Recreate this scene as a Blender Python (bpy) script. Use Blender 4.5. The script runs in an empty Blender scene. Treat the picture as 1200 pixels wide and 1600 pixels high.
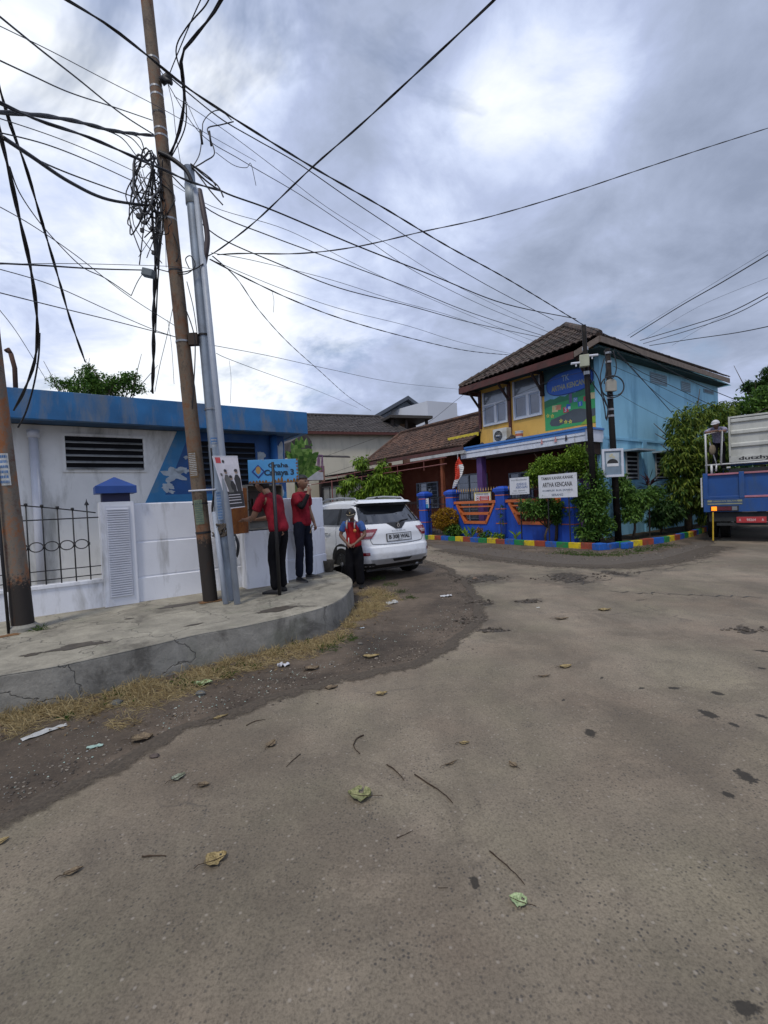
import bpy, bmesh, math, random
from mathutils import Vector, Matrix, noise as mnoise
R = math.radians
sc = bpy.context.scene
COL = sc.collection
rnd = random.Random(7)

# ------------------------------------------------------------------ camera
FPX = 710.0            # focal length in pixels of a 1200x1600 frame
CAMH = 1.6
cam_d = bpy.data.cameras.new('camera')
cam_d.sensor_fit = 'HORIZONTAL'; cam_d.sensor_width = 36.0
cam_d.lens = 36.0 * FPX / 1200.0
cam_d.clip_start = 0.05; cam_d.clip_end = 3000
cam = bpy.data.objects.new('camera', cam_d); COL.objects.link(cam)
CM = Matrix.Rotation(R(90 - 1.2), 3, 'X') @ Matrix.Rotation(R(-2.6), 3, 'Z')
cam.matrix_world = Matrix.Translation((0, 0, CAMH)) @ CM.to_4x4()
sc.camera = cam
sc.render.resolution_x = 768; sc.render.resolution_y = 1024
EYE = Vector((0, 0, CAMH))

def ray(px, py):
    d = CM @ Vector((px - 600, 800 - py, -FPX))
    return d
def G(px, py, z=0.0):
    """point of the photograph on the level plane z"""
    d = ray(px, py); t = (z - CAMH) / d.z
    return EYE + d * t
def D(px, py, depth):
    """point at a forward distance (metres along +Y)"""
    d = ray(px, py)
    return EYE + d * (depth / d.y)
class Frame:
    """a vertical plane: origin, u along the face, n out of the face towards the viewer"""
    def __init__(s, o, az):
        s.o = Vector((o[0], o[1], 0)); a = R(az)
        s.u = Vector((math.sin(a), math.cos(a), 0))
        n = Vector((s.u.y, -s.u.x, 0))
        if n.dot(-s.o) < 0: n = -n
        s.n = n
    def p(s, u, n, z): return s.o + s.u * u + s.n * n + Vector((0, 0, z))
    def px(s, x, y, n=0.0):
        """(u, z) of a photo pixel on the plane at offset n"""
        d = ray(x, y); o = s.o + s.n * n
        t = (o - EYE).dot(s.n) / d.dot(s.n)
        q = EYE + d * t
        return (q - s.o).dot(s.u), q.z
    def pw(s, x, y, n=0.0):
        u, z = s.px(x, y, n); return s.p(u, n, z)

# ------------------------------------------------------------------ mesh builder
class MB:
    def __init__(s): s.v = []; s.f = []; s.m = []
    def add(s, vs, fs, m=0):
        b = len(s.v); s.v.extend(Vector(v) for v in vs)
        for f in fs: s.f.append(tuple(i + b for i in f)); s.m.append(m)
    def quad(s, a, b, c, d, m=0): s.add([a, b, c, d], [(0, 1, 2, 3)], m)
    def obox(s, o, ax, ay, az, m=0):
        """box from corner o with three edge vectors"""
        o, ax, ay, az = Vector(o), Vector(ax), Vector(ay), Vector(az)
        vs = [o, o+ax, o+ax+ay, o+ay, o+az, o+ax+az, o+ax+ay+az, o+ay+az]
        fs = [(0,3,2,1),(4,5,6,7),(0,1,5,4),(1,2,6,5),(2,3,7,6),(3,0,4,7)]
        if ax.cross(ay).dot(az) < 0: fs = [f[::-1] for f in fs]
        s.add(vs, fs, m)
    def fbox(s, F, u0, u1, n0, n1, z0, z1, m=0):
        s.obox(F.p(u0, n0, z0), F.u*(u1-u0), F.n*(n1-n0), Vector((0, 0, z1-z0)), m)
    def box(s, c, size, m=0, rot=None):
        c = Vector(c); M = rot if rot is not None else Matrix.Identity(3)
        x, y, z = M @ Vector((size[0], 0, 0)), M @ Vector((0, size[1], 0)), M @ Vector((0, 0, size[2]))
        s.obox(c - (x+y+z)/2, x, y, z, m)
    def poly(s, pts, m=0): s.add(pts, [tuple(range(len(pts)))], m)
    def prism(s, pts, ext, m=0):
        """closed polygon (list of 3D points) extruded along ext"""
        ext = Vector(ext); n = len(pts); pts = [Vector(p) for p in pts]
        nn = Vector((0,0,0))
        for i in range(n): nn += pts[i].cross(pts[(i+1) % n])
        if nn.dot(ext) > 0: pts = pts[::-1]
        s.add(pts + [p + ext for p in pts], [tuple(range(n)), tuple(range(2*n-1, n-1, -1))] +
              [(i, i+n, (i+1) % n + n, (i+1) % n) for i in range(n)], m)
    def tube(s, pts, r, seg=8, m=0, cap=True, closed=False):
        pts = [Vector(p) for p in pts]; n = len(pts)
        rs = r if isinstance(r, (list, tuple)) else [r]*n
        prev = None; rings = []
        for i, p in enumerate(pts):
            a = pts[(i-1) % n] if (i > 0 or closed) else p
            b = pts[(i+1) % n] if (i < n-1 or closed) else p
            t = (b - a)
            if t.length < 1e-9: t = Vector((0, 0, 1))
            t.normalize()
            if prev is None:
                ref = Vector((0, 0, 1)) if abs(t.z) < 0.9 else Vector((1, 0, 0))
                x = t.cross(ref).normalized()
            else:
                x = (prev - t * prev.dot(t))
                if x.length < 1e-6: x = t.orthogonal()
                x.normalize()
            prev = x; y = t.cross(x)
            rings.append([p + (x*math.cos(2*math.pi*k/seg) + y*math.sin(2*math.pi*k/seg)) * rs[i] for k in range(seg)])
        vs = [v for rg in rings for v in rg]; fs = []
        last = n if closed else n-1
        for i in range(last):
            j = (i+1) % n
            for k in range(seg):
                k2 = (k+1) % seg
                fs.append((i*seg+k, i*seg+k2, j*seg+k2, j*seg+k))
        if cap and not closed:
            fs.append(tuple(range(seg-1, -1, -1))); fs.append(tuple((n-1)*seg + k for k in range(seg)))
        s.add(vs, fs, m)
    def lathe(s, c, prof, seg=24, m=0, axis='Z', M=None):
        """prof: list of (r, h)"""
        c = Vector(c); vs = []; fs = []
        for r, h in prof:
            for k in range(seg):
                a = 2*math.pi*k/seg
                p = Vector((r*math.cos(a), r*math.sin(a), h))
                if M is not None: p = M @ p
                vs.append(c + p)
        for i in range(len(prof)-1):
            for k in range(seg):
                k2 = (k+1) % seg
                fs.append((i*seg+k, i*seg+k2, (i+1)*seg+k2, (i+1)*seg+k))
        fs.append(tuple(range(seg-1, -1, -1))); fs.append(tuple((len(prof)-1)*seg+k for k in range(seg)))
        s.add(vs, fs, m)
    def blob(s, c, r, m=0, seg=10, rings=7, jit=0.0, M=None, rr=rnd):
        c = Vector(c); rx, ry, rz = r if isinstance(r, (tuple, list)) else (r, r, r)
        vs = []; fs = []
        for i in range(rings+1):
            th = math.pi*i/rings
            for k in range(seg):
                a = 2*math.pi*k/seg; j = 1 + rr.uniform(-jit, jit)
                p = Vector((rx*math.sin(th)*math.cos(a), ry*math.sin(th)*math.sin(a), rz*math.cos(th))) * j
                if M is not None: p = M @ p
                vs.append(c + p)
        for i in range(rings):
            for k in range(seg):
                k2 = (k+1) % seg
                fs.append((i*seg+k, (i+1)*seg+k, (i+1)*seg+k2, i*seg+k2))
        s.add(vs, fs, m)
    def build(s, name, mats, parent=None, smooth=False, bevel=0.0, origin=None, autosmooth=None):
        if not isinstance(mats, (list, tuple)): mats = [mats]
        org = Vector((0, 0, 0))
        if parent is not None:
            q = parent
            while q is not None: org += q.location; q = q.parent
        o = None
        if origin is not None: org = org if parent is not None else Vector(origin)
        elif parent is None and s.v:
            n = len(s.v)
            org = Vector((sum(v.x for v in s.v)/n, sum(v.y for v in s.v)/n, min(v.z for v in s.v)))
        me = bpy.data.meshes.new(name)
        me.from_pydata([tuple(v - org) for v in s.v], [], s.f)
        for mt in mats: me.materials.append(mt)
        me.polygons.foreach_set('material_index', s.m)
        me.validate(); me.update()
        if smooth: me.shade_smooth()
        if autosmooth is not None: me.shade_smooth(); me.set_sharp_from_angle(angle=R(autosmooth))
        o = bpy.data.objects.new(name, me); COL.objects.link(o)
        if parent is not None: o.parent = parent
        else: o.location = org
        if bevel > 0:
            b = o.modifiers.new('bevel', 'BEVEL'); b.width = bevel; b.segments = 2; b.limit_method = 'ANGLE'; b.angle_limit = R(40)
        return o

def tag(o, label=None, cat=None, group=None, kind=None):
    if label: o['label'] = label
    if cat: o['category'] = cat
    if group: o['group'] = group
    if kind: o['kind'] = kind
    return o
def thing(name, loc, label, cat, group=None):
    o = bpy.data.objects.new(name, None); COL.objects.link(o)
    o.location = Vector(loc); o.empty_display_size = 0.2
    return tag(o, label, cat, group)
def text_pts(body, size=1.0, bold=0.0, spacing=1.0):
    """text as (verts, faces) in its own XY plane, centred"""
    c = bpy.data.curves.new('t', 'FONT'); c.body = body; c.size = size; c.align_x = 'CENTER'; c.align_y = 'CENTER'
    c.space_character = spacing; c.offset = bold; c.resolution_u = 3
    o = bpy.data.objects.new('t', c); COL.objects.link(o)
    dg = bpy.context.evaluated_depsgraph_get(); me = o.evaluated_get(dg).to_mesh()
    vs = [v.co.copy() for v in me.vertices]; fs = [tuple(p.vertices) for p in me.polygons]
    o.evaluated_get(dg).to_mesh_clear(); bpy.data.objects.remove(o); bpy.data.curves.remove(c)
    return vs, fs
def add_text(mb, body, o, ux, uy, w=None, h=None, m=0, bold=0.0, spacing=1.0):
    """write body centred at o with direction ux (unit), up uy; fitted to width w and/or cap height h"""
    vs, fs = text_pts(body, 1.0, bold, spacing)
    if not vs: return
    x0, x1 = min(v.x for v in vs), max(v.x for v in vs); y0, y1 = min(v.y for v in vs), max(v.y for v in vs)
    sx = (w/(x1-x0)) if w else None; sy = (h/(y1-y0)) if h else None
    if sx is None: sx = sy
    if sy is None: sy = sx
    cx, cy = (x0+x1)/2, (y0+y1)/2
    mb.add([Vector(o) + ux*((v.x-cx)*sx) + uy*((v.y-cy)*sy) for v in vs], fs, m)

# ------------------------------------------------------------------ materials
def nm(name):
    m = bpy.data.materials.new(name); m.use_nodes = True
    nt = m.node_tree; nt.nodes.clear()
    out = nt.nodes.new('ShaderNodeOutputMaterial'); b = nt.nodes.new('ShaderNodeBsdfPrincipled')
    nt.links.new(b.outputs[0], out.inputs[0])
    return m, nt, b
class N:
    """tiny node helper"""
    def __init__(s, nt): s.nt = nt; s.tc = None
    def coord(s, scale=1.0, kind='Object'):
        if s.tc is None: s.tc = s.nt.nodes.new('ShaderNodeTexCoord')
        mp = s.nt.nodes.new('ShaderNodeMapping')
        mp.inputs['Scale'].default_value = scale if isinstance(scale, (tuple, list)) else (scale,)*3
        s.nt.links.new(s.tc.outputs[kind], mp.inputs[0]); return mp.outputs[0]
    def pos(s, scale=1.0):
        g = s.nt.nodes.new('ShaderNodeNewGeometry')
        mp = s.nt.nodes.new('ShaderNodeMapping')
        mp.inputs['Scale'].default_value = scale if isinstance(scale, (tuple, list)) else (scale,)*3
        s.nt.links.new(g.outputs['Position'], mp.inputs[0]); return mp.outputs[0]
    def noise(s, vec, scale=5, detail=4, rough=0.55, dist=0.0, col=False):
        n = s.nt.nodes.new('ShaderNodeTexNoise'); n.inputs['Scale'].default_value = scale
        n.inputs['Detail'].default_value = detail; n.inputs['Roughness'].default_value = rough; n.inputs['Distortion'].default_value = dist
        s.nt.links.new(vec, n.inputs['Vector']); return n.outputs['Color' if col else 'Fac']
    def voro(s, vec, scale=5, feat='F1', out='Distance'):
        n = s.nt.nodes.new('ShaderNodeTexVoronoi'); n.inputs['Scale'].default_value = scale; n.feature = feat
        s.nt.links.new(vec, n.inputs['Vector']); return n.outputs[out]
    def ramp(s, fac, stops, interp='LINEAR'):
        n = s.nt.nodes.new('ShaderNodeValToRGB'); e = n.color_ramp.elements; n.color_ramp.interpolation = interp
        while len(e) < len(stops): e.new(0.5)
        for i, (p, c) in enumerate(stops):
            e[i].position = p; e[i].color = (c, c, c, 1) if isinstance(c, (int, float)) else (*c, 1)
        s.nt.links.new(fac, n.inputs[0]); return n.outputs[0]
    def mix(s, a, b, fac, mode='MIX'):
        n = s.nt.nodes.new('ShaderNodeMix'); n.data_type = 'RGBA'; n.blend_type = mode; n.clamp_factor = True
        for sock, v in ((n.inputs[0], fac), (n.inputs[6], a), (n.inputs[7], b)):
            if isinstance(v, (int, float)): sock.default_value = v if sock == n.inputs[0] else (v, v, v, 1)
            elif isinstance(v, tuple): sock.default_value = (*v, 1) if len(v) == 3 else v
            else: s.nt.links.new(v, sock)
        return n.outputs[2]
    def math(s, a, b=0.0, op='MULTIPLY', clamp=False):
        n = s.nt.nodes.new('ShaderNodeMath'); n.operation = op; n.use_clamp = clamp
        for i, v in enumerate((a, b)):
            if isinstance(v, (int, float)): n.inputs[i].default_value = v
            else: s.nt.links.new(v, n.inputs[i])
        return n.outputs[0]
    def sep(s, vec):
        n = s.nt.nodes.new('ShaderNodeSeparateXYZ'); s.nt.links.new(vec, n.inputs[0]); return n.outputs
    def bump(s, h, strength=0.3, dist=0.01, prev=None):
        n = s.nt.nodes.new('ShaderNodeBump'); n.inputs['Strength'].default_value = strength; n.inputs['Distance'].default_value = dist
        s.nt.links.new(h, n.inputs['Height'])
        if prev is not None: s.nt.links.new(prev, n.inputs['Normal'])
        return n.outputs[0]
    def link(s, a, b): s.nt.links.new(a, b)

MATS = {}
def mat(name, col, rough=0.6, var=0.12, scale=6.0, metallic=0.0, bump=0.0, bscale=40, dirt=None, dirt_amt=0.4, dirt_scale=2.0,
        spec=0.5, coat=0.0, emit=None, estr=0.0, trans=0.0, streak=False):
    """general painted / worn surface: base colour varied by noise, optional dirt stains and bump"""
    if name in MATS: return MATS[name]
    m, nt, b = nm(name); n = N(nt); MATS[name] = m
    v = n.pos(1.0)
    f = n.noise(v, scale, 5)
    lo = tuple(max(0, c*(1-var)) for c in col); hi = tuple(min(1, c*(1+var)) for c in col)
    c = n.ramp(f, [(0.3, lo), (0.7, hi)])
    if dirt is not None:
        vv = n.pos((1, 1, 0.25)) if streak else v
        g = n.noise(vv, dirt_scale, 6, 0.65, 0.3)
        g = n.ramp(g, [(0.62 - dirt_amt*0.35, 0.0), (0.78 - dirt_amt*0.2, 1.0)])
        c = n.mix(c, dirt, g)
    n.link(c, b.inputs['Base Color'])
    b.inputs['Roughness'].default_value = rough; b.inputs['Metallic'].default_value = metallic
    b.inputs['Specular IOR Level'].default_value = spec if rough < .7 else .18
    b.inputs['Coat Weight'].default_value = coat
    if bump > 0: n.link(n.bump(n.noise(v, bscale, 4), bump, 0.01), b.inputs['Normal'])
    if emit is not None:
        b.inputs['Emission Color'].default_value = (*emit, 1); b.inputs['Emission Strength'].default_value = estr
    return m
def leafmat(name, c1, c2, rough=0.5, trans=0.25):
    if name in MATS: return MATS[name]
    m, nt, b = nm(name); n = N(nt); MATS[name] = m
    v = n.pos(1.0)
    g = nt.nodes.new('ShaderNodeNewGeometry')
    f = n.noise(v, 3.0, 3)
    r = n.mix(f, g.outputs['Random Per Island'], 0.55)
    c = n.ramp(r, [(0.25, c1), (0.75, c2)])
    n.link(c, b.inputs['Base Color']); b.inputs['Roughness'].default_value = rough
    b.inputs['Specular IOR Level'].default_value = 0.22
    out = [x for x in nt.nodes if x.type == 'OUTPUT_MATERIAL'][0]
    t = nt.nodes.new('ShaderNodeBsdfTranslucent'); n.link(c, t.inputs[0])
    mx = nt.nodes.new('ShaderNodeMixShader'); mx.inputs[0].default_value = trans
    n.link(b.outputs[0], mx.inputs[1]); n.link(t.outputs[0], mx.inputs[2]); n.link(mx.outputs[0], out.inputs[0])
    return m

# ------------------------------------------------------------------ light
SUN_EL, SUN_AZ = 58, 205       # azimuth clockwise from +Y
def sundir(): 
    e, a = R(SUN_EL), R(SUN_AZ)
    return Vector((math.sin(a)*math.cos(e), math.cos(a)*math.cos(e), math.sin(e)))
sun_d = bpy.data.lights.new('sun', 'SUN'); sun_d.energy = 1.7; sun_d.angle = R(12); sun_d.color = (1.0, 0.93, 0.82)
sun = bpy.data.objects.new('sun', sun_d); COL.objects.link(sun)
sun.rotation_euler = sundir().to_track_quat('Z', 'Y').to_euler(); sun.location = (0, 0, 30)

def make_world():
    w = bpy.data.worlds.new('World'); sc.world = w; w.use_nodes = True
    nt = w.node_tree; nt.nodes.clear(); n = N(nt)
    out = nt.nodes.new('ShaderNodeOutputWorld')
    sky = nt.nodes.new('ShaderNodeTexSky'); sky.sky_type = 'NISHITA'; sky.sun_disc = False
    sky.sun_elevation = R(SUN_EL); sky.sun_rotation = R(SUN_AZ); sky.air_density = 1.0; sky.dust_density = 1.5
    b1 = nt.nodes.new('ShaderNodeBackground'); b1.inputs[1].default_value = 0.11
    n.link(sky.outputs[0], b1.inputs[0])
    # clouds: a layer seen from below (direction divided by its height)
    tc = nt.nodes.new('ShaderNodeTexCoord'); nrm = nt.nodes.new('ShaderNodeVectorMath'); nrm.operation = 'NORMALIZE'
    n.link(tc.outputs['Generated'], nrm.inputs[0])
    xyz = n.sep(nrm.outputs[0])
    zz = n.math(n.math(xyz[2], 0.0, 'MAXIMUM'), 0.30, 'ADD')
    px, py = n.math(xyz[0], zz, 'DIVIDE'), n.math(xyz[1], zz, 'DIVIDE')
    cb = nt.nodes.new('ShaderNodeCombineXYZ'); n.link(px, cb.inputs[0]); n.link(py, cb.inputs[1])
    P = cb.outputs[0]
    def shift(vec, off):
        a = nt.nodes.new('ShaderNodeVectorMath'); a.operation = 'ADD'; n.link(vec, a.inputs[0]); a.inputs[1].default_value = off; return a.outputs[0]
    big = n.noise(shift(P, (3.1, 1.7, 0.0)), 1.35, 6, 0.52, 0.25)
    fine = n.noise(shift(P, (7.3, 4.1, 2.0)), 4.2, 7, 0.60, 0.35)
    t = n.mix(big, fine, 0.42)
    def blob(px_, py_, size, soft):
        d = ray(px_, py_).normalized()
        dt = nt.nodes.new('ShaderNodeVectorMath'); dt.operation = 'DOT_PRODUCT'
        n.link(nrm.outputs[0], dt.inputs[0]); dt.inputs[1].default_value = d
        return n.ramp(dt.outputs['Value'], [(math.cos(R(size+soft)), 0.0), (min(0.9999, math.cos(R(size))), 1.0)])
    # thickness of the deck varies over the sky: bright gap, darker banks
    BR, DK = [], []
    for a in ((775, 195, 1, 11, .15), (880, 130, 1, 9, .13), (715, 250, 1, 7, .08), (60, 560, 4, 24, .13), (120, 120, 5, 30, .07), (620, 520, 2, 14, .06), (400, 560, 2, 18, .08), (1000, 260, 1, 10, .05)):
        BR.append(n.math(blob(*a[:4]), a[4]))
    for a in ((690, 90, 2, 13, .07), (1100, 150, 8, 26, .03), (800, 370, 2, 12, .06), (130, 430, 3, 12, .07), (560, 575, 2, 9, .09), (660, 600, 2, 7, .07), (950, 420, 4, 16, .07), (960, 60, 3, 16, .08)):
        DK.append(n.math(blob(*a[:4]), -a[4]))
    s = t
    for q in BR + DK: s = n.math(s, q, 'ADD')
    ccol = n.ramp(s, [(0.30, (0.27, 0.32, 0.44)), (0.41, (0.37, 0.43, 0.58)), (0.49, (0.46, 0.53, 0.735)), (0.56, (0.61, 0.69, 0.90)), (0.68, (0.94, 0.98, 1.04))])
    b2 = nt.nodes.new('ShaderNodeBackground'); n.link(ccol, b2.inputs[0]); b2.inputs[1].default_value = 1.0
    gap = n.noise(shift(P, (1.3, 9.1, 5.0)), 2.2, 6, 0.6, 0.4)
    gapf = n.ramp(gap, [(0.30, 0.40), (0.43, 1.0)])
    mx = nt.nodes.new('ShaderNodeMixShader'); n.link(gapf, mx.inputs[0]); n.link(b1.outputs[0], mx.inputs[1]); n.link(b2.outputs[0], mx.inputs[2])
    n.link(mx.outputs[0], out.inputs[0])
make_world()
sc.view_settings.view_transform = 'Standard'; sc.view_settings.look = 'None'
sc.view_settings.exposure = 0.12; sc.view_settings.gamma = 1.0
sc.cycles.max_bounces = 6; sc.cycles.diffuse_bounces = 3; sc.cycles.glossy_bounces = 3; sc.cycles.transmission_bounces = 4
sc.cycles.use_denoising = True
PZ = 0.33      # top of the raised pavement
UP = Vector((0, 0, 1))
W_AZ, U_AZ = 54.8, -35.2

# ------------------------------------------------------------------ ground materials
def m_road():
    m, nt, b = nm('worn_asphalt'); n = N(nt); v = n.pos(1.0)
    big = n.noise(v, 0.55, 5, 0.6, 0.4); mid = n.noise(v, 2.6, 6, 0.6, 0.2); fine = n.noise(v, 95, 3, 0.7)
    c = n.ramp(big, [(0.30, (0.160, 0.131, 0.094)), (0.5, (0.200, 0.166, 0.121)), (0.72, (0.250, 0.209, 0.155))])
    tint = n.ramp(n.noise(v, 0.9, 3), [(0.35, (0.97, 1.0, 0.965)), (0.5, (1, 1, 1)), (0.68, (1.03, 0.985, 0.98))])
    c = n.mix(c, tint, 1.0, 'MULTIPLY')
    c = n.mix(c, n.ramp(mid, [(0.3, 0.84), (0.7, 1.12)]), 1.0, 'MULTIPLY')
    worn = n.ramp(n.noise(shiftv(n, n.pos((.5, .16, 1)), (4, 2, 0)), 1.6, 6, .6, .5), [(.40, .82), (.50, 1.0), (.62, 1.13)])
    c = n.mix(c, worn, .9, 'MULTIPLY')
    old = n.ramp(n.noise(shiftv(n, v, (9, 1, 0)), .8, 8, .72, .6), [(.555, 0), (.585, 1)])
    c = n.mix(c, (.120, .098, .072), n.math(old, .38))
    c = n.mix(c, n.ramp(fine, [(0.28, 0.58), (0.52, 1.04), (0.78, 1.32)]), 0.9, 'MULTIPLY')
    # dark aggregate stones and their pits
    vo = n.voro(v, 62); vmask = n.voro(v, 62, out='Color')
    pick = n.ramp(n.sep(vmask)[0], [(0.60, 0.0), (0.66, 1.0)])
    spot = n.math(n.ramp(vo, [(0.20, 1.0), (0.42, 0.0)]), pick)
    patch = n.ramp(n.noise(v, 3.0, 4), [(0.40, 0.3), (0.62, 1.0)])
    c = n.mix(c, (0.055, 0.05, 0.045), n.math(n.math(spot, patch), 0.85))
    vo2 = n.voro(shiftv(n, v, (3, 7, 1)), 34); vm2 = n.voro(shiftv(n, v, (3, 7, 1)), 34, out='Color')
    pale = n.math(n.ramp(vo2, [(0.12, 1.0), (0.3, 0.0)]), n.ramp(n.sep(vm2)[1], [(0.80, 0.0), (0.86, 1.0)]))
    c = n.mix(c, (0.34, 0.30, 0.25), n.math(pale, 0.55))
    # hairline cracks
    wv = n.noise(v, 1.4, 4, col=True)
    ad = nt.nodes.new('ShaderNodeVectorMath'); ad.operation = 'MULTIPLY_ADD'; n.link(wv, ad.inputs[0]); ad.inputs[1].default_value = (0.9,)*3; n.link(v, ad.inputs[2])
    cr = n.voro(ad.outputs[0], 0.42, 'DISTANCE_TO_EDGE')
    crm = n.math(n.ramp(cr, [(0.0, 1.0), (0.006, 0.0)]), n.ramp(n.noise(v, 0.5, 2), [(0.5, 0.0), (0.6, 1.0)]))
    c = n.mix(c, (0.06, 0.055, 0.05), n.math(crm, 0.7))
    # damp spots, oil and broken potholes, each with its own soft ragged outline
    nz = n.noise(v, 5.0, 5, .65); nz2 = n.noise(v, 22.0, 4, .65)
    ragged = n.math(n.math(nz, 1.5), n.math(nz2, .5), 'ADD')
    nz3 = n.noise(v, 70.0, 4, .7); ragged2 = n.math(n.math(nz2, 1.7), n.math(nz3, .9), 'ADD')
    def spots(lst, rg=ragged, k0=-.93):
        acc = None
        for x, y, rx, ry, s_ in lst:
            p_ = G(x, y); mp = nt.nodes.new('ShaderNodeMapping'); mp.vector_type = 'TEXTURE'; mp.inputs['Location'].default_value = p_; mp.inputs['Rotation'].default_value = (0, 0, s_*.7); mp.inputs['Scale'].default_value = (rx, ry, 1); n.link(v, mp.inputs[0])
            ln = nt.nodes.new('ShaderNodeVectorMath'); ln.operation = 'LENGTH'; n.link(mp.outputs[0], ln.inputs[0])
            acc = ln.outputs['Value'] if acc is None else n.math(acc, ln.outputs['Value'], 'MINIMUM')
        return n.ramp(n.math(n.math(acc, rg, 'ADD'), k0, 'ADD'), [(.66, 1.0), (.92, 0.0)])
    damp = spots(DAMP, ragged2, -1.22); hole = spots(HOLES); halo = spots([(x, y, rx*1.9, ry*1.9, s_) for x, y, rx, ry, s_ in HOLES[:6]])
    c = n.mix(c, (.085, .072, .055), n.math(halo, .55))
    c = n.mix(c, (.030, .026, .020), n.math(damp, .92))
    c = n.mix(c, n.ramp(nz2, [(.35, (.020, .017, .014)), (.6, (.075, .062, .048))]), n.math(hole, .92))
    n.link(c, b.inputs['Base Color']); 
    n.link(n.ramp(mid, [(0.3, 0.72), (0.7, 0.92)]), b.inputs['Roughness']); b.inputs['Specular IOR Level'].default_value = 0.35
    h = n.math(n.math(fine, 0.6), n.math(spot, -0.6), 'ADD'); h = n.math(h, n.math(crm, -1.5), 'ADD')
    h2 = n.bump(n.math(n.math(mid, .5), n.math(hole, -1.4), 'ADD'), 0.8, 0.04)
    n.link(n.bump(h, 0.55, 0.004, h2), b.inputs['Normal'])
    return m
def shiftv(n, vec, off):
    a = n.nt.nodes.new('ShaderNodeVectorMath'); a.operation = 'ADD'; n.link(vec, a.inputs[0]); a.inputs[1].default_value = off; return a.outputs[0]
def m_dirt():
    m, nt, b = nm('packed_dirt'); n = N(nt); v = n.pos(1.0)
    big = n.noise(v, 1.1, 6, 0.62, 0.4); fine = n.noise(v, 60, 4, 0.7); mid = n.noise(v, 9, 5, 0.6)
    c = n.ramp(big, [(0.32, (0.046, 0.034, 0.023)), (0.50, (0.090, 0.067, 0.046)), (0.70, (0.165, 0.125, 0.088))])
    c = n.mix(c, n.ramp(fine, [(0.25, 0.6), (0.75, 1.35)]), 0.9, 'MULTIPLY')
    c = n.mix(c, n.ramp(mid, [(0.25, 0.75), (0.75, 1.2)]), 1.0, 'MULTIPLY')
    vo = n.voro(v, 38); vm = n.voro(v, 38, out='Color')
    st = n.math(n.ramp(vo, [(0.16, 1.0), (0.3, 0.0)]), n.ramp(n.sep(vm)[0], [(0.74, 0.0), (0.8, 1.0)]))
    c = n.mix(c, (0.26, 0.23, 0.19), n.math(st, 0.6))
    n.link(c, b.inputs['Base Color']); b.inputs['Roughness'].default_value = 0.9
    h = n.math(mid, n.math(fine, 0.4), 'ADD'); h = n.math(h, n.math(st, 0.5), 'ADD')
    n.link(n.bump(h, 0.6, 0.015), b.inputs['Normal'])
    return m
def m_conc(name, base, stain, algae=None, top=True):
    m, nt, b = nm(name); n = N(nt); v = n.pos(1.0)
    big = n.noise(v, 1.3, 6, 0.62, 0.5); fine = n.noise(v, 45, 4, 0.7); mid = n.noise(v, 5.0, 6, 0.65, 0.6)
    c = n.ramp(big, [(0.3, tuple(x*0.68 for x in base)), (0.5, base), (0.7, tuple(min(1, x*1.28) for x in base))])
    c = n.mix(c, n.ramp(mid, [(0.28, 0.7), (0.7, 1.18)]), 0.9, 'MULTIPLY')
    c = n.mix(c, n.ramp(fine, [(0.25, 0.8), (0.75, 1.16)]), 0.8, 'MULTIPLY')
    st = n.ramp(n.noise(shiftv(n, v, (5, 2, 0)), 1.7, 7, 0.7, 0.5), [(0.54, 0.0), (0.64, 1.0)])
    c = n.mix(c, stain, n.math(st, 0.75))
    if algae:
        al = n.ramp(n.noise(shiftv(n, v, (1, 8, 0)), 2.4, 5, 0.6), [(0.55, 0.0), (0.72, 1.0)])
        c = n.mix(c, algae, n.math(al, 0.4))
    wv = n.noise(v, 2.4, 4, col=True)
    ad = nt.nodes.new('ShaderNodeVectorMath'); ad.operation = 'MULTIPLY_ADD'; n.link(wv, ad.inputs[0]); ad.inputs[1].default_value = (0.7,)*3; n.link(v, ad.inputs[2])
    cr = n.voro(ad.outputs[0], 0.8, 'DISTANCE_TO_EDGE')
    crm = n.ramp(cr, [(0.0, 1.0), (0.008, 0.0)])
    c = n.mix(c, tuple(x*0.3 for x in base), n.math(crm, 0.6))
    n.link(c, b.inputs['Base Color']); b.inputs['Roughness'].default_value = 0.85
    h = n.math(mid, n.math(fine, 0.35), 'ADD'); h = n.math(h, n.math(crm, -0.8), 'ADD')
    n.link(n.bump(h, 0.8, 0.015), b.inputs['Normal'])
    return m
HOLES = [(750, 905, .62, .42, 1), (890, 903, .75, .38, 2), (748, 942, .26, .17, 3), (826, 940, .2, .12, 5), (960, 896, .5, .15, 16), (735, 970, .22, .14, 4), (772, 985, .22, .10, 22), (1165, 985, .27, .10, 6)]
DAMP = [(1108, 1117, .10, .055, 7), (1120, 1084, .06, .045, 8), (1053, 1076, .07, .03, 9), (940, 1060, .045, .02, 10), (1165, 1215, .085, .06, 11), (1138, 1243, .05, .035, 12), (1190, 1120, .05, .03, 21), (1002, 1076, .04, .02, 23), (922, 1146, .07, .05, 24), (1146, 1133, .05, .03, 25), (1192, 1018, .09, .04, 26), (1165, 1578, .055, .035, 0), (742, 1380, .022, .05, 0), (1190, 1045, .05, .03, 17), (1000, 938, .12, .03, 18), (880, 1095, .03, .015, 19)]
M_ROAD, M_DIRT = m_road(), m_dirt()
M_PAVE = m_conc('stained_pavement_concrete', (0.30, 0.275, 0.215), (0.11, 0.098, 0.075), (0.19, 0.205, 0.13))
M_KERB = m_conc('kerb_concrete', (0.24, 0.23, 0.20), (0.075, 0.07, 0.06), (.13, .14, .10))

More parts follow.
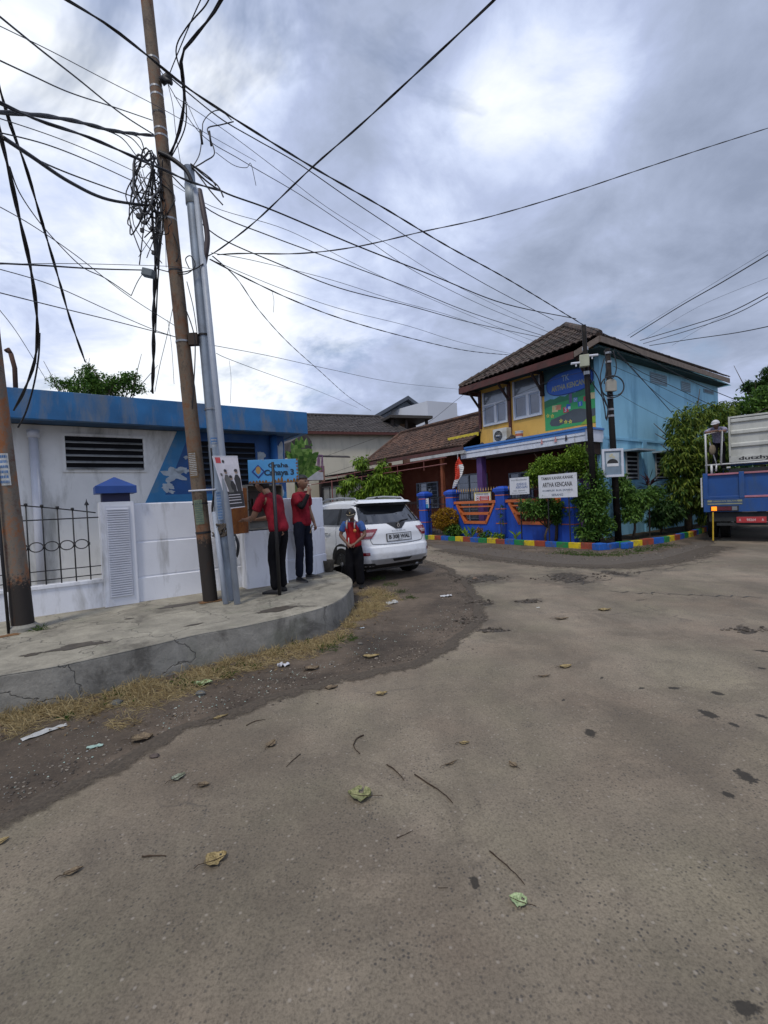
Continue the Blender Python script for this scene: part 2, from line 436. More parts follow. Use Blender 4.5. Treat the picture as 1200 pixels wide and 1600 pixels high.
# ------------------------------------------------------------------ the ground sheet
g = MB()
nx = 60
g.quad((-900, -300, 0), (900, -300, 0), (900, 1200, 0), (-900, 1200, 0))
ground = g.build('ground', M_DIRT, origin=(0, 0, 0)); ground['kind'] = 'structure'

def jagged(pts, amp=0.05, step=0.12, seed=1, closed=True):
    r = random.Random(seed); out = []
    n = len(pts)
    for i in range(n if closed else n-1):
        a, b = Vector(pts[i]), Vector(pts[(i+1) % n]); L = (b-a).length
        k = max(1, min(60, int(L/step)))
        d = (b-a).normalized() if L > 0 else Vector((1, 0, 0)); nrm = Vector((-d.y, d.x, 0))
        for j in range(k):
            p = a + (b-a)*(j/k)
            o = mnoise.noise(Vector((p.x*1.5+seed, p.y*1.5, 0)))*amp*2 + mnoise.noise(Vector((p.x*7, p.y*7+seed, 0)))*amp
            if L/step > 60: o *= 2
            out.append(p + nrm*o)
    return out
def sheet(pts, z, name, m, th=None):
    """flat triangulated sheet at height z"""
    bm = bmesh.new(); vs = [bm.verts.new((p.x, p.y, z)) for p in pts]
    f = bm.faces.new(vs); f.normal_update()
    if f.normal.z < 0: f.normal_flip()
    bmesh.ops.triangulate(bm, faces=[f])
    me = bpy.data.meshes.new(name); bm.to_mesh(me); bm.free()
    o = bpy.data.objects.new(name, me); COL.objects.link(o); me.materials.append(m)
    return o
# asphalt: near street and the crossing, edge traced where the tar ends
edge_px = [(0, 1285), (120, 1222), (300, 1137), (420, 1095), (530, 1062), (640, 1036), (700, 1015), (735, 985), (748, 955), (738, 925), (715, 900), (690, 884), (655, 874), (640, 868)]
edge = [G(*p) for p in edge_px]
far_edge = [G(662, 853), G(760, 862), G(860, 872), G(960, 878), G(1040, 872), G(1100, 857), G(1118, 846), G(1150, 826)]
left_far = [Vector((-3.2, 26.5, 0)), Vector((-6.5, 32, 0)), Vector((-24, 57, 0)), Vector((-21, 60, 0)), Vector((-1.6, 32.5, 0)), Vector((0.9, 20.5, 0))]
w_dir = Vector((math.sin(R(W_AZ)), math.cos(R(W_AZ)), 0))
pts = [Vector((-6.2, 0.2, 0)), Vector((-9, -3, 0)), Vector((-9, -12, 0)), Vector((14, -12, 0))]
right = [Vector((60, 14, 0)), Vector((60, 50, 0))]
poly = [Vector((-6.2, 0.1, 0))] + edge + [Vector((-0.4, 17.0, 0))] + left_far + far_edge + [G(1150, 826) + w_dir*60, Vector((80, 30, 0)), Vector((30, -12, 0)), Vector((-9, -12, 0)), Vector((-9, -2, 0))]
jp = jagged(edge, 0.05, 0.05, 3, closed=False)
poly2 = [poly[0]] + jp + [edge[-1]] + poly[1+len(edge):1+len(edge)+1+len(left_far)] + jagged(far_edge, 0.08, 0.15, 5, closed=False) + poly[1+len(edge)+1+len(left_far)+len(far_edge)-1:]
road = sheet(poly2, 0.004, 'road', M_ROAD); road['kind'] = 'structure'

# dirty worn patches lying on the asphalt (packed mud, damp stains, potholes)
def m_stain(name, c, rough, alpha_noise=3.0, lo=.42, hi=.55, bump=0.3, bs=60):
    m, nt, b = nm(name); n = N(nt); v = n.pos(1.0)
    f = n.noise(v, bs, 4, 0.7)
    cc = n.ramp(f, [(0.3, tuple(x*0.6 for x in c)), (0.7, tuple(x*1.4 for x in c))])
    n.link(cc, b.inputs['Base Color']); b.inputs['Roughness'].default_value = rough
    n.link(n.bump(f, bump, 0.01), b.inputs['Normal'])
    return m
M_WET = m_stain('damp_stain', (0.052, 0.047, 0.04), 0.45)
M_POT = m_stain('broken_asphalt', (0.085, 0.075, 0.062), 0.85, bump=1.0, bs=28)
M_MUD = m_stain('thin_mud_film', (0.095, 0.078, 0.06), 0.8, bs=30)
def blot(px, py, rx, ry, z, name, m, seed, rot=0.0, irr=0.35, k=36):
    c = G(px, py); pts = []
    for i in range(k):
        a = 2*math.pi*i/k
        r = 1 + irr*1.6*mnoise.noise(Vector((math.cos(a)*1.3+seed*3.7, math.sin(a)*1.3, seed))) + irr*0.8*mnoise.noise(Vector((math.cos(a)*4, math.sin(a)*4+seed, 2)))
        x, y = math.cos(a)*rx*r, math.sin(a)*ry*r
        pts.append(c + Vector((x*math.cos(rot)-y*math.sin(rot), x*math.sin(rot)+y*math.cos(rot), 0)))
    o = sheet(pts, z, name, m); o['kind'] = 'structure'; return o
# muddy verge in front of the painted kerb
mud_poly = [G(662, 849), G(760, 857), G(860, 866), G(955, 871), G(1040, 862), G(1105, 842), G(1115, 850), G(1040, 880), G(955, 889), G(880, 886), G(780, 876), G(700, 862)]
o = sheet(jagged(mud_poly, 0.10, 0.15, 8), 0.008, 'mud_verge', M_MUD); o['kind'] = 'structure'
holes = HOLES
# long tar crack towards the right
def crackline(pxs, w, name, seed):
    r = random.Random(seed); P = [G(*p) for p in pxs]; Q = []
    for i in range(len(P)-1):
        for j in range(8): Q.append(P[i].lerp(P[i+1], j/8) + Vector((r.uniform(-.03, .03), r.uniform(-.11, .11), 0)))
    L = [q + Vector((0, w*r.uniform(.3, 1.2), 0)) for q in Q]; Rr = [q - Vector((0, w*r.uniform(.3, 1.2), 0)) for q in Q]
    o = sheet(L + Rr[::-1], 0.0095, name, M_WET); o['kind'] = 'structure'
crackline([(958, 925), (1030, 928), (1100, 930), (1198, 935)], .014, 'road_crack', 1)
crackline([(905, 913), (935, 908), (985, 898), (1050, 888), (1120, 876)], .013, 'road_crack', 2)

# thin film of mud washed over the edge of the tar
def m_film():
    m, nt, b = nm('mud_film'); n = N(nt); v = n.pos(1.0)
    c = n.ramp(n.noise(v, 50, 4, .7), [(.3, (.045, .035, .025)), (.7, (.12, .095, .068))]); n.link(c, b.inputs['Base Color']); b.inputs['Roughness'].default_value = .9
    at = nt.nodes.new('ShaderNodeAttribute'); at.attribute_name = 'film'
    k = n.math(n.math(n.noise(v, 6.5, 8, .75, .4), 1.5), n.math(at.outputs['Fac'], 1.0), 'ADD')
    a = n.ramp(n.math(k, -1.18, 'ADD'), [(.0, 0.0), (.28, .9)])
    tr = nt.nodes.new('ShaderNodeBsdfTransparent'); mx = nt.nodes.new('ShaderNodeMixShader'); n.link(a, mx.inputs[0]); n.link(tr.outputs[0], mx.inputs[1]); n.link(b.outputs[0], mx.inputs[2])
    out = [x for x in nt.nodes if x.type == 'OUTPUT_MATERIAL'][0]; n.link(mx.outputs[0], out.inputs[0]); return m
M_FILM = m_film()
def film(line, width, z, name, side=1):
    L_ = []
    for i, p in enumerate(line):
        a, b_ = line[max(0, i-2)], line[min(len(line)-1, i+2)]; d = (b_-a).normalized(); nn = Vector((d.y, -d.x, 0))*side
        L_.append([(p - nn*.06, 1.0), (p + nn*width*.35, .62), (p + nn*width, 0.0)])
    vs, fs, at = [], [], []
    for r_ in L_:
        for p, a in r_: vs.append((p.x, p.y, z)); at.append(a)
    for i in range(len(L_)-1):
        for k in range(2): fs.append((i*3+k, i*3+k+1, i*3+k+4, i*3+k+3))
    me = bpy.data.meshes.new(name); me.from_pydata(vs, [], fs); me.materials.append(M_FILM)
    l_ = me.attributes.new('film', 'FLOAT', 'POINT'); l_.data.foreach_set('value', at)
    o = bpy.data.objects.new(name, me); COL.objects.link(o); o['kind'] = 'structure'; return o
ext = [Vector((-9.0, -3.2, 0)), Vector((-7.5, -1.4, 0))]
film([ext[0].lerp(ext[1], .5), ext[1]] + jagged([Vector((-6.2, .1, 0)), edge[0]], .03, .1, 9, closed=False) + jp[::2] + [jp[-1]], .22, .0085, 'mud_film', 1)
film([Vector(p) for p in [G(1110, 853), G(1040, 874), G(955, 884), G(880, 882), G(780, 871), G(700, 858)][::-1]], 1.3, .0115, 'mud_film', 1)

# ------------------------------------------------------------------ raised pavement
pave_px = [(-60, 1068), (0, 1056), (80, 1043), (165, 1025), (240, 1008), (308, 992), (370, 981), (423, 970), (470, 959), (505, 949), (528, 939), (542, 928), (550, 915), (549, 905), (540, 898), (528, 893), (515, 889)]
pe = [G(x, y, PZ) for x, y in pave_px]
back = [Vector((-0.55, 10.6, 0)), Vector((-1.6, 11.3, 0)), Vector((-12, 4.5, 0)), Vector((-12, 1.5, 0))]
# smooth the front edge
def smooth_line(P, k=4):
    out = []
    for i in range(len(P)-1):
        p0, p1, p2, p3 = P[max(0, i-1)], P[i], P[i+1], P[min(len(P)-1, i+2)]
        for j in range(k):
            t = j/k
            out.append(0.5*((2*p1) + (-p0+p2)*t + (2*p0-5*p1+4*p2-p3)*t*t + (-p0+3*p1-3*p2+p3)*t**3))
    out.append(P[-1]); return out
front = [Vector((-12, 1.3, 0))] + smooth_line([Vector((p.x, p.y, 0)) for p in pe])
full = front + back[:2] + [back[2]]
pav = MB()
inner = []
ptop = [Vector((p.x, p.y, PZ)) for p in full]
pav.poly(ptop[::-1] if False else ptop, 0)
o = pav.build('pavement', M_PAVE); o['kind'] = 'structure'
bmn = bmesh.new(); bmn.from_mesh(o.data); bmesh.ops.triangulate(bmn, faces=bmn.faces[:])
for f in bmn.faces:
    if f.normal.z < 0: f.normal_flip()
bmn.to_mesh(o.data); bmn.free()
kb = MB()
lw = 0.09
for i in range(len(front)-1):
    a, b = front[i], front[i+1]
    d0 = (front[min(i+1, len(front)-1)] - front[max(i-1, 0)]).normalized(); d1 = (front[min(i+2, len(front)-1)] - front[i]).normalized()
    n0, n1 = Vector((d0.y, -d0.x, 0)), Vector((d1.y, -d1.x, 0))
    def pr(p, nn):
        w = 0.006*mnoise.noise(Vector((p.x*4, p.y*4, 0)))
        return [p + UP*(PZ+.003) - nn*lw, p + UP*(PZ+.003) - nn*.012, p + UP*(PZ-.012) + nn*w, p + UP*(PZ*.5) + nn*(.012+w), p - UP*.05 + nn*(.02+w)]
    A, B = pr(a, n0), pr(b, n1)
    for k in range(4): kb.quad(A[k], A[k+1], B[k+1], B[k], 1 if k == 0 else 0)
kerb = kb.build('pavement_kerb', [M_KERB, M_PAVE], smooth=False); kerb['kind'] = 'structure'
M_STAIN = mat('pavement_water_stain', (0.075, 0.062, 0.045), 0.55, .3, 12)
M_RUSTST = mat('pavement_rust_stain', (0.19, 0.105, 0.05), 0.8, .3, 20)
def pblot(px, py, rx, ry, m, seed, rot=0.6, z=PZ+.004, name='pavement_stain'):
    global G
    c = G(px, py, PZ); k = 40; pts = []
    for i in range(k):
        a = 2*math.pi*i/k; r = 1 + .6*mnoise.noise(Vector((math.cos(a)*1.2+seed*3.7, math.sin(a)*1.2, seed))) + .3*mnoise.noise(Vector((math.cos(a)*4, math.sin(a)*4+seed, 2)))
        x, y = math.cos(a)*rx*r, math.sin(a)*ry*r
        pts.append(c + Vector((x*math.cos(rot)-y*math.sin(rot), x*math.sin(rot)+y*math.cos(rot), 0)))
    o = sheet(pts, z, name, m); o['kind'] = 'structure'
pblot(431, 953, .24, .11, M_STAIN, 3); pblot(285, 945, .34, .09, M_STAIN, 4); pblot(118, 1010, .26, .09, M_STAIN, 5); pblot(50, 1023, .08, .05, M_STAIN, 6); pblot(202, 967, .05, .03, M_STAIN, 7)
pblot(330, 940, .20, .10, M_RUSTST, 8, z=PZ+.008); pblot(300, 977, .10, .03, M_STAIN, 9); pblot(14, 993, .12, .06, M_RUSTST, 10)
HF = Frame((-1.6, 9.5), W_AZ)      # fascia plane of the corner house
BF = Frame((-3.49, 6.63), W_AZ)    # yard wall
SF = Frame((7.5, 15.5), U_AZ)      # kindergarten front
BS = Frame((7.5, 15.5), W_AZ)      # kindergarten blue side
def rect(F, x0, y0, x1, y1, n):
    ua, za = F.px(x0, y0, n); ub, zb = F.px(x1, y1, n)
    return min(ua, ub), max(ua, ub), min(za, zb), max(za, zb)
def fpoly(mb, F, pts, n, m=0, t=0.003):
    """flat painted shape / thin plate on a frame, given as (u, z) points; front face at n + t"""
    P = [F.p(u, n, z) for u, z in pts]
    mb.prism(P, F.n*t, m)
def circ(cu, cz, ru, rz=None, k=24, seed=None, irr=0.3):
    rz = ru if rz is None else rz; out = []
    for i in range(k):
        a = 2*math.pi*i/k; r = 1.0
        if seed is not None: r += irr*2*mnoise.noise(Vector((math.cos(a)*1.5+seed*5.1, math.sin(a)*1.5, seed))) + irr*mnoise.noise(Vector((math.cos(a)*5, math.sin(a)*5+seed, 3)))
        out.append((cu + ru*r*math.cos(a), cz + rz*r*math.sin(a)))
    return out

M_WHITEW = mat('weathered_white_wall', (0.76, 0.76, 0.74), .8, .10, 1.2, bump=.25, bscale=30, dirt=(0.34, 0.34, 0.31), dirt_amt=.4, dirt_scale=2.6, streak=True)
M_WHITEW2 = mat('yard_wall_white', (0.75, 0.77, 0.82), .75, .08, 1.0, bump=.3, bscale=22, dirt=(0.34, 0.34, 0.33), dirt_amt=.30, dirt_scale=3.2, streak=True)
M_BLUEF = mat('fascia_blue', (0.014, 0.120, 0.30), .6, .25, 2.0, bump=.3, dirt=(0.13, 0.16, 0.20), dirt_amt=.42, dirt_scale=3.6, streak=True)
M_MUR_D = mat('mural_deep_blue', (0.012, 0.075, 0.24), .6, .2, 3, dirt=(0.05, 0.12, 0.25), dirt_amt=.3)
M_MUR_L = mat('mural_light_blue', (0.03, 0.19, 0.40), .6, .15, 3, dirt=(0.12, 0.22, 0.30), dirt_amt=.3)
M_PEEL = mat('peeled_plaster', (0.42, 0.47, 0.50), .9, .15, 12)
M_DARK = mat('dark_gap', (0.012, 0.012, 0.014), .9)
M_LOUV = mat('louvre_grey', (0.33, 0.34, 0.34), .6, .15, 8, dirt=(.12, .12, .11))
M_PIPEW = mat('white_pipe', (0.60, 0.62, 0.68), .45, .06)
M_BLUEC = mat('cap_royal_blue', (0.015, 0.065, 0.27), .5, .12, 5)
M_IRON = mat('black_iron', (0.012, 0.012, 0.014), .5, .3)
M_SOFFIT = mat('soffit_blue_grey', (0.05, 0.10, 0.18), .8, .2, 3, dirt=(.1, .1, .1))

# ---------------------------------------------------------------- corner house
house = thing('corner_house', HF.p(-4, -2, PZ), 'low flat roofed house in peeling white and blue paint behind the white yard wall', 'house')
w = MB()
w.fbox(HF, -9.0, -0.18, -5.5, -0.6, 0.0, 3.12)
hw = w.build('wall', M_WHITEW, house)
f = MB()
f.fbox(HF, -9.4, 0.1, -6.2, -0.002, 3.45, 3.56)
f.fbox(HF, -9.4, 0.1, -0.12, 0, 3.11, 3.56)
f.fbox(HF, -0.02, 0.10, -6.2, -0.12, 3.11, 3.45)
f.build('roof', M_BLUEF, house, bevel=.008)
sf = MB(); sf.fbox(HF, -9.39, -0.021, -6.1, -0.121, 3.13, 3.16); sf.build('soffit', M_SOFFIT, house)
# mural on the wall
mu = MB()
deep = [HF.px(x, y, -.6) for x, y in ((296, 664), (445, 672), (445, 792), (250, 792), (246, 776))]
deep = [(-2.12, 3.13), (-0.185, 3.13), (-0.185, 1.60), (-2.75, 1.60)]
fpoly(mu, HF, deep, -.6, 0, .003)
fpoly(mu, HF, [(-2.33, 3.13), (-2.10, 3.13), (-2.60, 1.92), (-2.92, 1.60), (-3.02, 1.60)], -.6, 1, .006)
fpoly(mu, HF, [(-2.92, 1.60), (-0.19, 1.60), (-0.19, 1.93), (-2.68, 1.93)], -.6, 1, .0062)
def pl(x, y): return HF.px(x, y, -.6)
for (x, y, a, b, sd) in ((272, 742, .20, .12, 1), (285, 735, .12, .06, 2), (262, 760, .09, .09, 3), (268, 768, .05, .03, 12), (407, 712, .10, .10, 4), (437, 707, .07, .22, 5), (404, 738, .12, .09, 6), (440, 770, .05, .12, 7), (291, 715, .05, .03, 8), (410, 768, .16, .07, 9)):
    c = pl(x, y); fpoly(mu, HF, circ(c[0], c[1], a, b, 28, sd, .4), -.6, 2, .009)
mu.build('painted_mural', [M_MUR_D, M_MUR_L, M_PEEL], house)
# louvred vents
def louvre(F, u0, u1, z0, z1, n, parent, mats, k=5, fr=.045, nm_='louvre_window'):
    q = MB()
    q.fbox(F, u0, u1, n, n+.035, z0, z0+fr, 0); q.fbox(F, u0, u1, n, n+.035, z1-fr, z1, 0)
    q.fbox(F, u0, u0+fr, n, n+.035, z0+fr, z1-fr, 0); q.fbox(F, u1-fr, u1, n, n+.035, z0+fr, z1-fr, 0)
    q.fbox(F, u0+fr, u1-fr, n+.001, n+.004, z0+fr, z1-fr, 1)
    o = q.build(nm_, [mats[0], M_DARK], parent)
    s_ = MB(); hh = (z1-z0-2*fr)/k
    for i in range(k):
        zc = z0+fr+hh*(i+.5)
        s_.obox(F.p(u0+fr, n+.012, zc-hh*.32), F.u*(u1-u0-2*fr), F.n*.05 + Vector((0, 0, -hh*.25)), Vector((0, 0, .014)), 0)
    s_.build('slats', mats[1], o)
    return o
u0, u1, z0, z1 = rect(HF, 98, 677, 228, 739, -.6)
louvre(HF, -4.13, -2.88, 2.35, 3.0, -.6, house, (M_WHITEW, M_LOUV), 5)
M_MURF = mat('window_frame_blue', (0.012, 0.07, 0.22), .6)
M_SLATB = mat('slat_dark_blue', (0.02, 0.035, 0.06), .6)
louvre(HF, -1.98, -0.80, 2.02, 3.0, -.6, house, (M_MURF, M_SLATB), 8)
dp = MB()
c = HF.p(-4.5, -.53, 0)
dp.tube([c + UP*.2, c + UP*3.0], .065, 12); dp.tube([c + UP*2.9, c + UP*3.02], .085, 12)
dp.build('drainpipe', M_PIPEW, house, smooth=True)
dp = MB(); c = HF.p(-.46, -.50, 0); dp.tube([c + UP*.2, c + UP*3.12], .075, 14); dp.build('column', mat('column_blue', (0.02, 0.11, 0.32), .6, .15, 3, dirt=(.2, .25, .3), dirt_amt=.2), house, smooth=True)
vp = MB(); a, b_, c, d = [D(*p) for p in ((26, 640, 7.6), (23, 575, 7.6), (17, 553, 7.6), (9, 549, 7.6))]
vp.tube([a, b_, c], .035, 8); vp.tube([c, D(13, 546, 7.6), d], .035, 8); vp.build('roof_vent_pipe', mat('pipe_brown', (0.07, 0.04, 0.03), .8), house, smooth=True)

# ---------------------------------------------------------------- yard wall, gate pillar, low wall with ironwork
yard = thing('yard_wall', BF.p(0.8, -.1, PZ), 'white panelled yard wall curving round the pavement corner, with a blue capped gate pillar and black iron grille', 'wall')
path = [BF.p(u, 0, 0) for u in (-.139, .5, 1.0, 1.4)]
e1 = G(440, 908, PZ); e2 = G(497, 895.5, PZ); e3 = G(513, 893, PZ)
for p in (e1, G(475, 901, PZ), e2): path.append(Vector((p.x, p.y, 0)))
path += [Vector((e2.x+.10, e2.y+.22, 0))]
path = smooth_line(path, 4)
prof = [(-.15, .30), (.05, .30), (.05, .665), (.028, .675), (.028, .695), (.035, .70), (.035, 1.175), (.012, 1.185), (.012, 1.205), (.02, 1.21), (.02, 1.735), (.005, 1.75), (-.15, 1.75)]
q = MB(); rings = []
for i, p in enumerate(path):
    a, b = path[max(0, i-1)], path[min(len(path)-1, i+1)]; d = (b-a).normalized(); nn = Vector((d.y, -d.x, 0))
    rings.append([p + nn*pn + UP*pz for pn, pz in prof])
for i in range(len(rings)-1):
    for k in range(len(prof)-1): q.quad(rings[i][k], rings[i+1][k], rings[i+1][k+1], rings[i][k+1])
q.poly(rings[-1]); q.poly(rings[0][::-1])
# vertical panel joints
q.build('wall_panels', M_WHITEW2, yard)
q = MB(); q.fbox(BF, -.56, -.14, -.30, .10, .28, 1.78, 0); 
q.build('pillar', M_WHITEW2, yard, bevel=.008)
q = MB()
q.fbox(BF, -.50, -.20, .101, .108, .45, 1.72, 0)
for i in range(38):
    z = .47 + i*.0325
    q.obox(BF.p(-.485, .108, z), BF.u*.27, BF.n*.022 + Vector((0, 0, -.010)), Vector((0, 0, .014)), 0)
q.build('pillar_louvre', M_PIPEW, yard)
q = MB(); q.fbox(BF, -.52, -.18, -.26, .06, 1.781, 1.90, 1)
a0 = [BF.p(-.60, .14, 1.90), BF.p(-.10, .14, 1.90), BF.p(-.10, -.34, 1.90), BF.p(-.60, -.34, 1.90)]
q.prism(a0, Vector((0, 0, .10)), 0); apex = BF.p(-.35, -.10, 2.14)
t4 = [p + UP*.10 for p in a0]
for i in range(4): q.add([t4[i], t4[(i+1) % 4], apex], [(0, 1, 2)], 0)
q.build('pillar_cap', [M_BLUEC, mat('cap_neck_navy', (.012, .015, .06), .6)], yard)
q = MB(); q.fbox(BF, -3.6, -.561, -.12, .04, .28, .68, 0); q.fbox(BF, -3.6, -.561, -.13, .06, .68, .72, 0)
q.build('low_wall', M_WHITEW2, yard)
q = MB(); r_ = .009
zt = lambda u: 1.78 - 0.10*((u+1.9)/1.3)**1 if u > -1.9 else 1.78
top = [BF.p(u, -.04, 1.80 - .16*max(0, (u+1.7)/1.1)**1.3) for u in [-3.0+.1*i for i in range(25)]]
q.tube(top, r_, 6)
for z in (1.60, .80, .99-.2+.06): pass
q.tube([BF.p(-3.0, -.04, 1.575), BF.p(-.57, -.04, 1.575)], r_, 6)
q.tube([BF.p(-3.0, -.04, .90), BF.p(-.57, -.04, .90)], r_*.8, 6); q.tube([BF.p(-3.0, -.04, .78), BF.p(-.57, -.04, .78)], r_*.8, 6)
us = [-.70 - .165*i for i in range(12)]
for i, u in enumerate(us):
    ztop = 1.80 - .16*max(0, (u+1.7)/1.1)**1.3 + .02
    if i == 0: ztop += .07
    q.tube([BF.p(u, -.04, .72), BF.p(u, -.04, ztop)], .0085, 6)
    if i == 0:
        q.lathe(BF.p(u, -.04, ztop), [(.001, .09), (.008, .05), (.028, .01), (.028, 0), (.001, -.005)][::-1], 8)
    else: q.lathe(BF.p(u, -.04, ztop-.02), [(.001, -.005), (.02, 0), (.02, .03), (.001, .035)], 8)
    if i < len(us)-1:
        cc = u - .0825
        q.tube([BF.p(cc + .075*math.cos(a*math.pi/10), -.04, 1.22 + .062*math.sin(a*math.pi/10)) for a in range(20)], .007, 6, closed=True)
    q.box(BF.p(u, -.04, 1.22), (.03, .03, .035), rot=Matrix.Rotation(R(-W_AZ+90), 3, 'Z'))
q.build('iron_grille', M_IRON, yard, smooth=True)

# ---------------------------------------------------------------- electricity cabinet on its plinth
cab = thing('electrical_cabinet', BF.p(1.75, .2, PZ), 'grey metal electrical cabinet with its rusty orange door swung open beside the grey poles', 'cabinet')
M_CABR = None
def m_rust(name, c1, c2, c3, sc_=3.0, metallic=0.0, dark_bottom=None):
    m, nt, b = nm(name); n = N(nt); v = n.pos((1, 1, .55))
    f = n.noise(v, sc_, 7, .65, .4); g_ = n.noise(n.pos(1.0), sc_*7, 5, .7)
    c = n.ramp(n.mix(f, g_, .3), [(.36, c1), (.48, c2), (.60, c3), (.72, tuple(x*.5 for x in c2))])
    if dark_bottom is not None:
        z = n.sep(n.pos(1.0))[2]
        k = n.math(n.math(z, n.math(g_, .5), 'ADD'), -dark_bottom-.25, 'ADD')
        k = n.ramp(k, [(0.0, 1.0), (.12, 0.0)])
        c = n.mix(c, (.022, .017, .014), k)
    n.link(c, b.inputs['Base Color']); b.inputs['Roughness'].default_value = .8
    c2_ = n.mix(c, tuple(x*.25 for x in c3), n.ramp(n.noise(n.pos((1, 1, .3)), 6.0, 6, .7), [(.56, 0), (.66, .75)])); n.link(c2_, b.inputs['Base Color'])
    n.link(n.bump(g_, .35, .006), b.inputs['Normal']); return m
M_RDOOR = m_rust('rusty_orange_steel', (.42, .16, .035), (.30, .10, .022), (.16, .055, .02), 4)
M_CABG = mat('cabinet_grey', (.22, .21, .18), .6, .15, 6, dirt=(.10, .07, .04))
q = MB()
CP = D(397, 833, 7.25); CP.z = 1.24
q.fbox(BF, 1.35, 2.05, .04, .30, .30, 1.24); q.build('plinth', M_WHITEW2, cab, bevel=.01)
q = MB()
cu0, cu1 = 1.42, 2.02; cz0, cz1 = 1.26, 1.98
cn0, cn1 = .03, .30
q.fbox(BF, cu0, cu1, cn0, cn0+.02, cz0, cz1); q.fbox(BF, cu0, cu1, cn0+.02, cn1, cz1-.02, cz1); q.fbox(BF, cu0, cu1, cn0+.02, cn1, cz0, cz0+.02)
q.fbox(BF, cu0, cu0+.02, cn0+.02, cn1, cz0+.02, cz1-.02); q.fbox(BF, cu1-.02, cu1, cn0+.02, cn1, cz0+.02, cz1-.02)
q.build('cabinet_box', M_CABG, cab)
q = MB(); q.fbox(BF, cu0+.1, cu1-.1, cn0+.021, cn0+.06, cz0+.12, cz1-.1); q.fbox(BF, cu0+.15, cu0+.25, cn0+.061, cn0+.11, cz0+.3, cz0+.5); q.fbox(BF, cu0+.3, cu0+.4, cn0+.061, cn0+.11, cz0+.3, cz0+.5)
q.build('switchgear', mat('switchgear_brown', (.05, .035, .025), .6), cab)
# door panel, hinged at the near edge, opened towards the viewer
dA = BF.p(cu0, cn1, 0); dz0, dz1 = 1.22, 1.93
dB = D(360, 800, 6.85); dB.z = 0
dv = (dB - dA); dv.z = 0; dl = dv.length
dn = Vector((dv.y, -dv.x, 0)).normalized()
q = MB(); q.obox(dA + UP*dz0, dv, dn*.02, UP*(dz1-dz0)); q.obox(dA + UP*dz0 + dn*.02, dv.normalized()*.02, dn*.03, UP*(dz1-dz0)); 
dr = q.build('door', M_RDOOR, cab, bevel=.004)
q = MB(); hb = dA + dv.normalized()*.03 - dn*.004
ff = dn if dn.y < 0 else -dn
hb = dA + dv*.06 + ff*.03 + UP*1.72
q.tube([hb, hb+ff*.05, hb+ff*.05 - UP*.14, hb - UP*.14], .008, 6); q.build('handle', M_IRON, dr, smooth=True)

# ---------------------------------------------------------------- poles
M_P1 = m_rust('brown_rusty_pole_steel', (.060, .040, .030), (.150, .115, .080), (.17, .070, .028), 4.5, dark_bottom=1.15)
M_P0 = m_rust('flaking_rust_pole_steel', (.11, .035, .014), (.15, .135, .11), (.26, .090, .025), 5.0, dark_bottom=.85)
M_GALV = mat('galvanised_steel', (.27, .32, .38), .45, .15, 2.5, metallic=.35, bump=.1, dirt=(.20, .22, .25), dirt_amt=.4, dirt_scale=2)
M_CABLE = mat('black_cable', (.010, .010, .012), .55, .2)
M_BAND = mat('steel_band', (.30, .31, .32), .4, .15, metallic=.6)
def paper(name, c): return mat(name, c, .7, .15, 25, dirt=tuple(x*.55 for x in c), dirt_amt=.5, dirt_scale=12)
M_PAPB, M_PAPW, M_INK = paper('sticker_blue', (.09, .20, .42)), paper('sticker_white', (.50, .52, .52)), mat('ink_black', (.012, .012, .014), .7)
def axis_pt(px0, px1, depth):
    return D(px0[0], px0[1], depth), D(px1[0], px1[1], depth)
def pole(name, base, top, r0, r1, m, label, steps=(), seg=20):
    t = thing(name, base, label, 'pole')
    L = top - base; q = MB()
    pts, rs = [], []
    last = r0
    allst = [(0.0, r0)] + list(steps) + [(1.0, r1)]
    q.tube([base + L*0, base + L*allst[1][0]] if len(allst) > 2 else [base, top], [r0, r0*.97] if len(allst) > 2 else [r0, r1], seg)
    for i in range(1, len(allst)-1):
        f0, rr = allst[i]; f1 = allst[i+1][0]
        q.tube([base + L*(f0-.004), base + L*f1], [rr, rr*.96], seg)
    q.build('shaft', m, t, autosmooth=40)

    return t, base, L
b0 = G(329, 939, PZ); t0 = D(222, -70, 6.35)
p1, P1B, P1L = pole('utility_pole', b0, t0, .098, .075, M_P1, 'tall brown rusty utility pole leaning left, its foot black, on the pavement', [(.34, .093), (.62, .086), (.80, .080)])
def p1at(y):  # point on the pole axis at photo row y
    f = (939 - y)/(939+70.0)
    lo, hi = 0.0, 1.0
    for _ in range(40):
        mid = (lo+hi)/2; w_ = P1B + P1L*mid; v = CM.transposed() @ (w_ - EYE); yy = 800 - v.y/(-v.z)*FPX
        if yy > y: lo = mid
        else: hi = mid
    return P1B + P1L*lo
def band(parent, c, L, r, name='steel_band', m=None, h=.025):
    q = MB(); d = L.normalized(); q.tube([c - d*h/2, c + d*h/2], r, 20, cap=True); return q.build(name, m or M_BAND, parent, smooth=False)
for y, r in ((95, .082), (140, .085), (152, .085), (180, .086), (205, .087), (216, .087), (345, .09), (425, .094), (535, .098)): band(p1, p1at(y), P1L, r, m=M_BAND if y not in (180, 425) else M_CABLE)
for y, r, h in ((787, .103, .02), (832, .103, .03)): band(p1, p1at(y), P1L, r, m=M_CABLE, h=h)
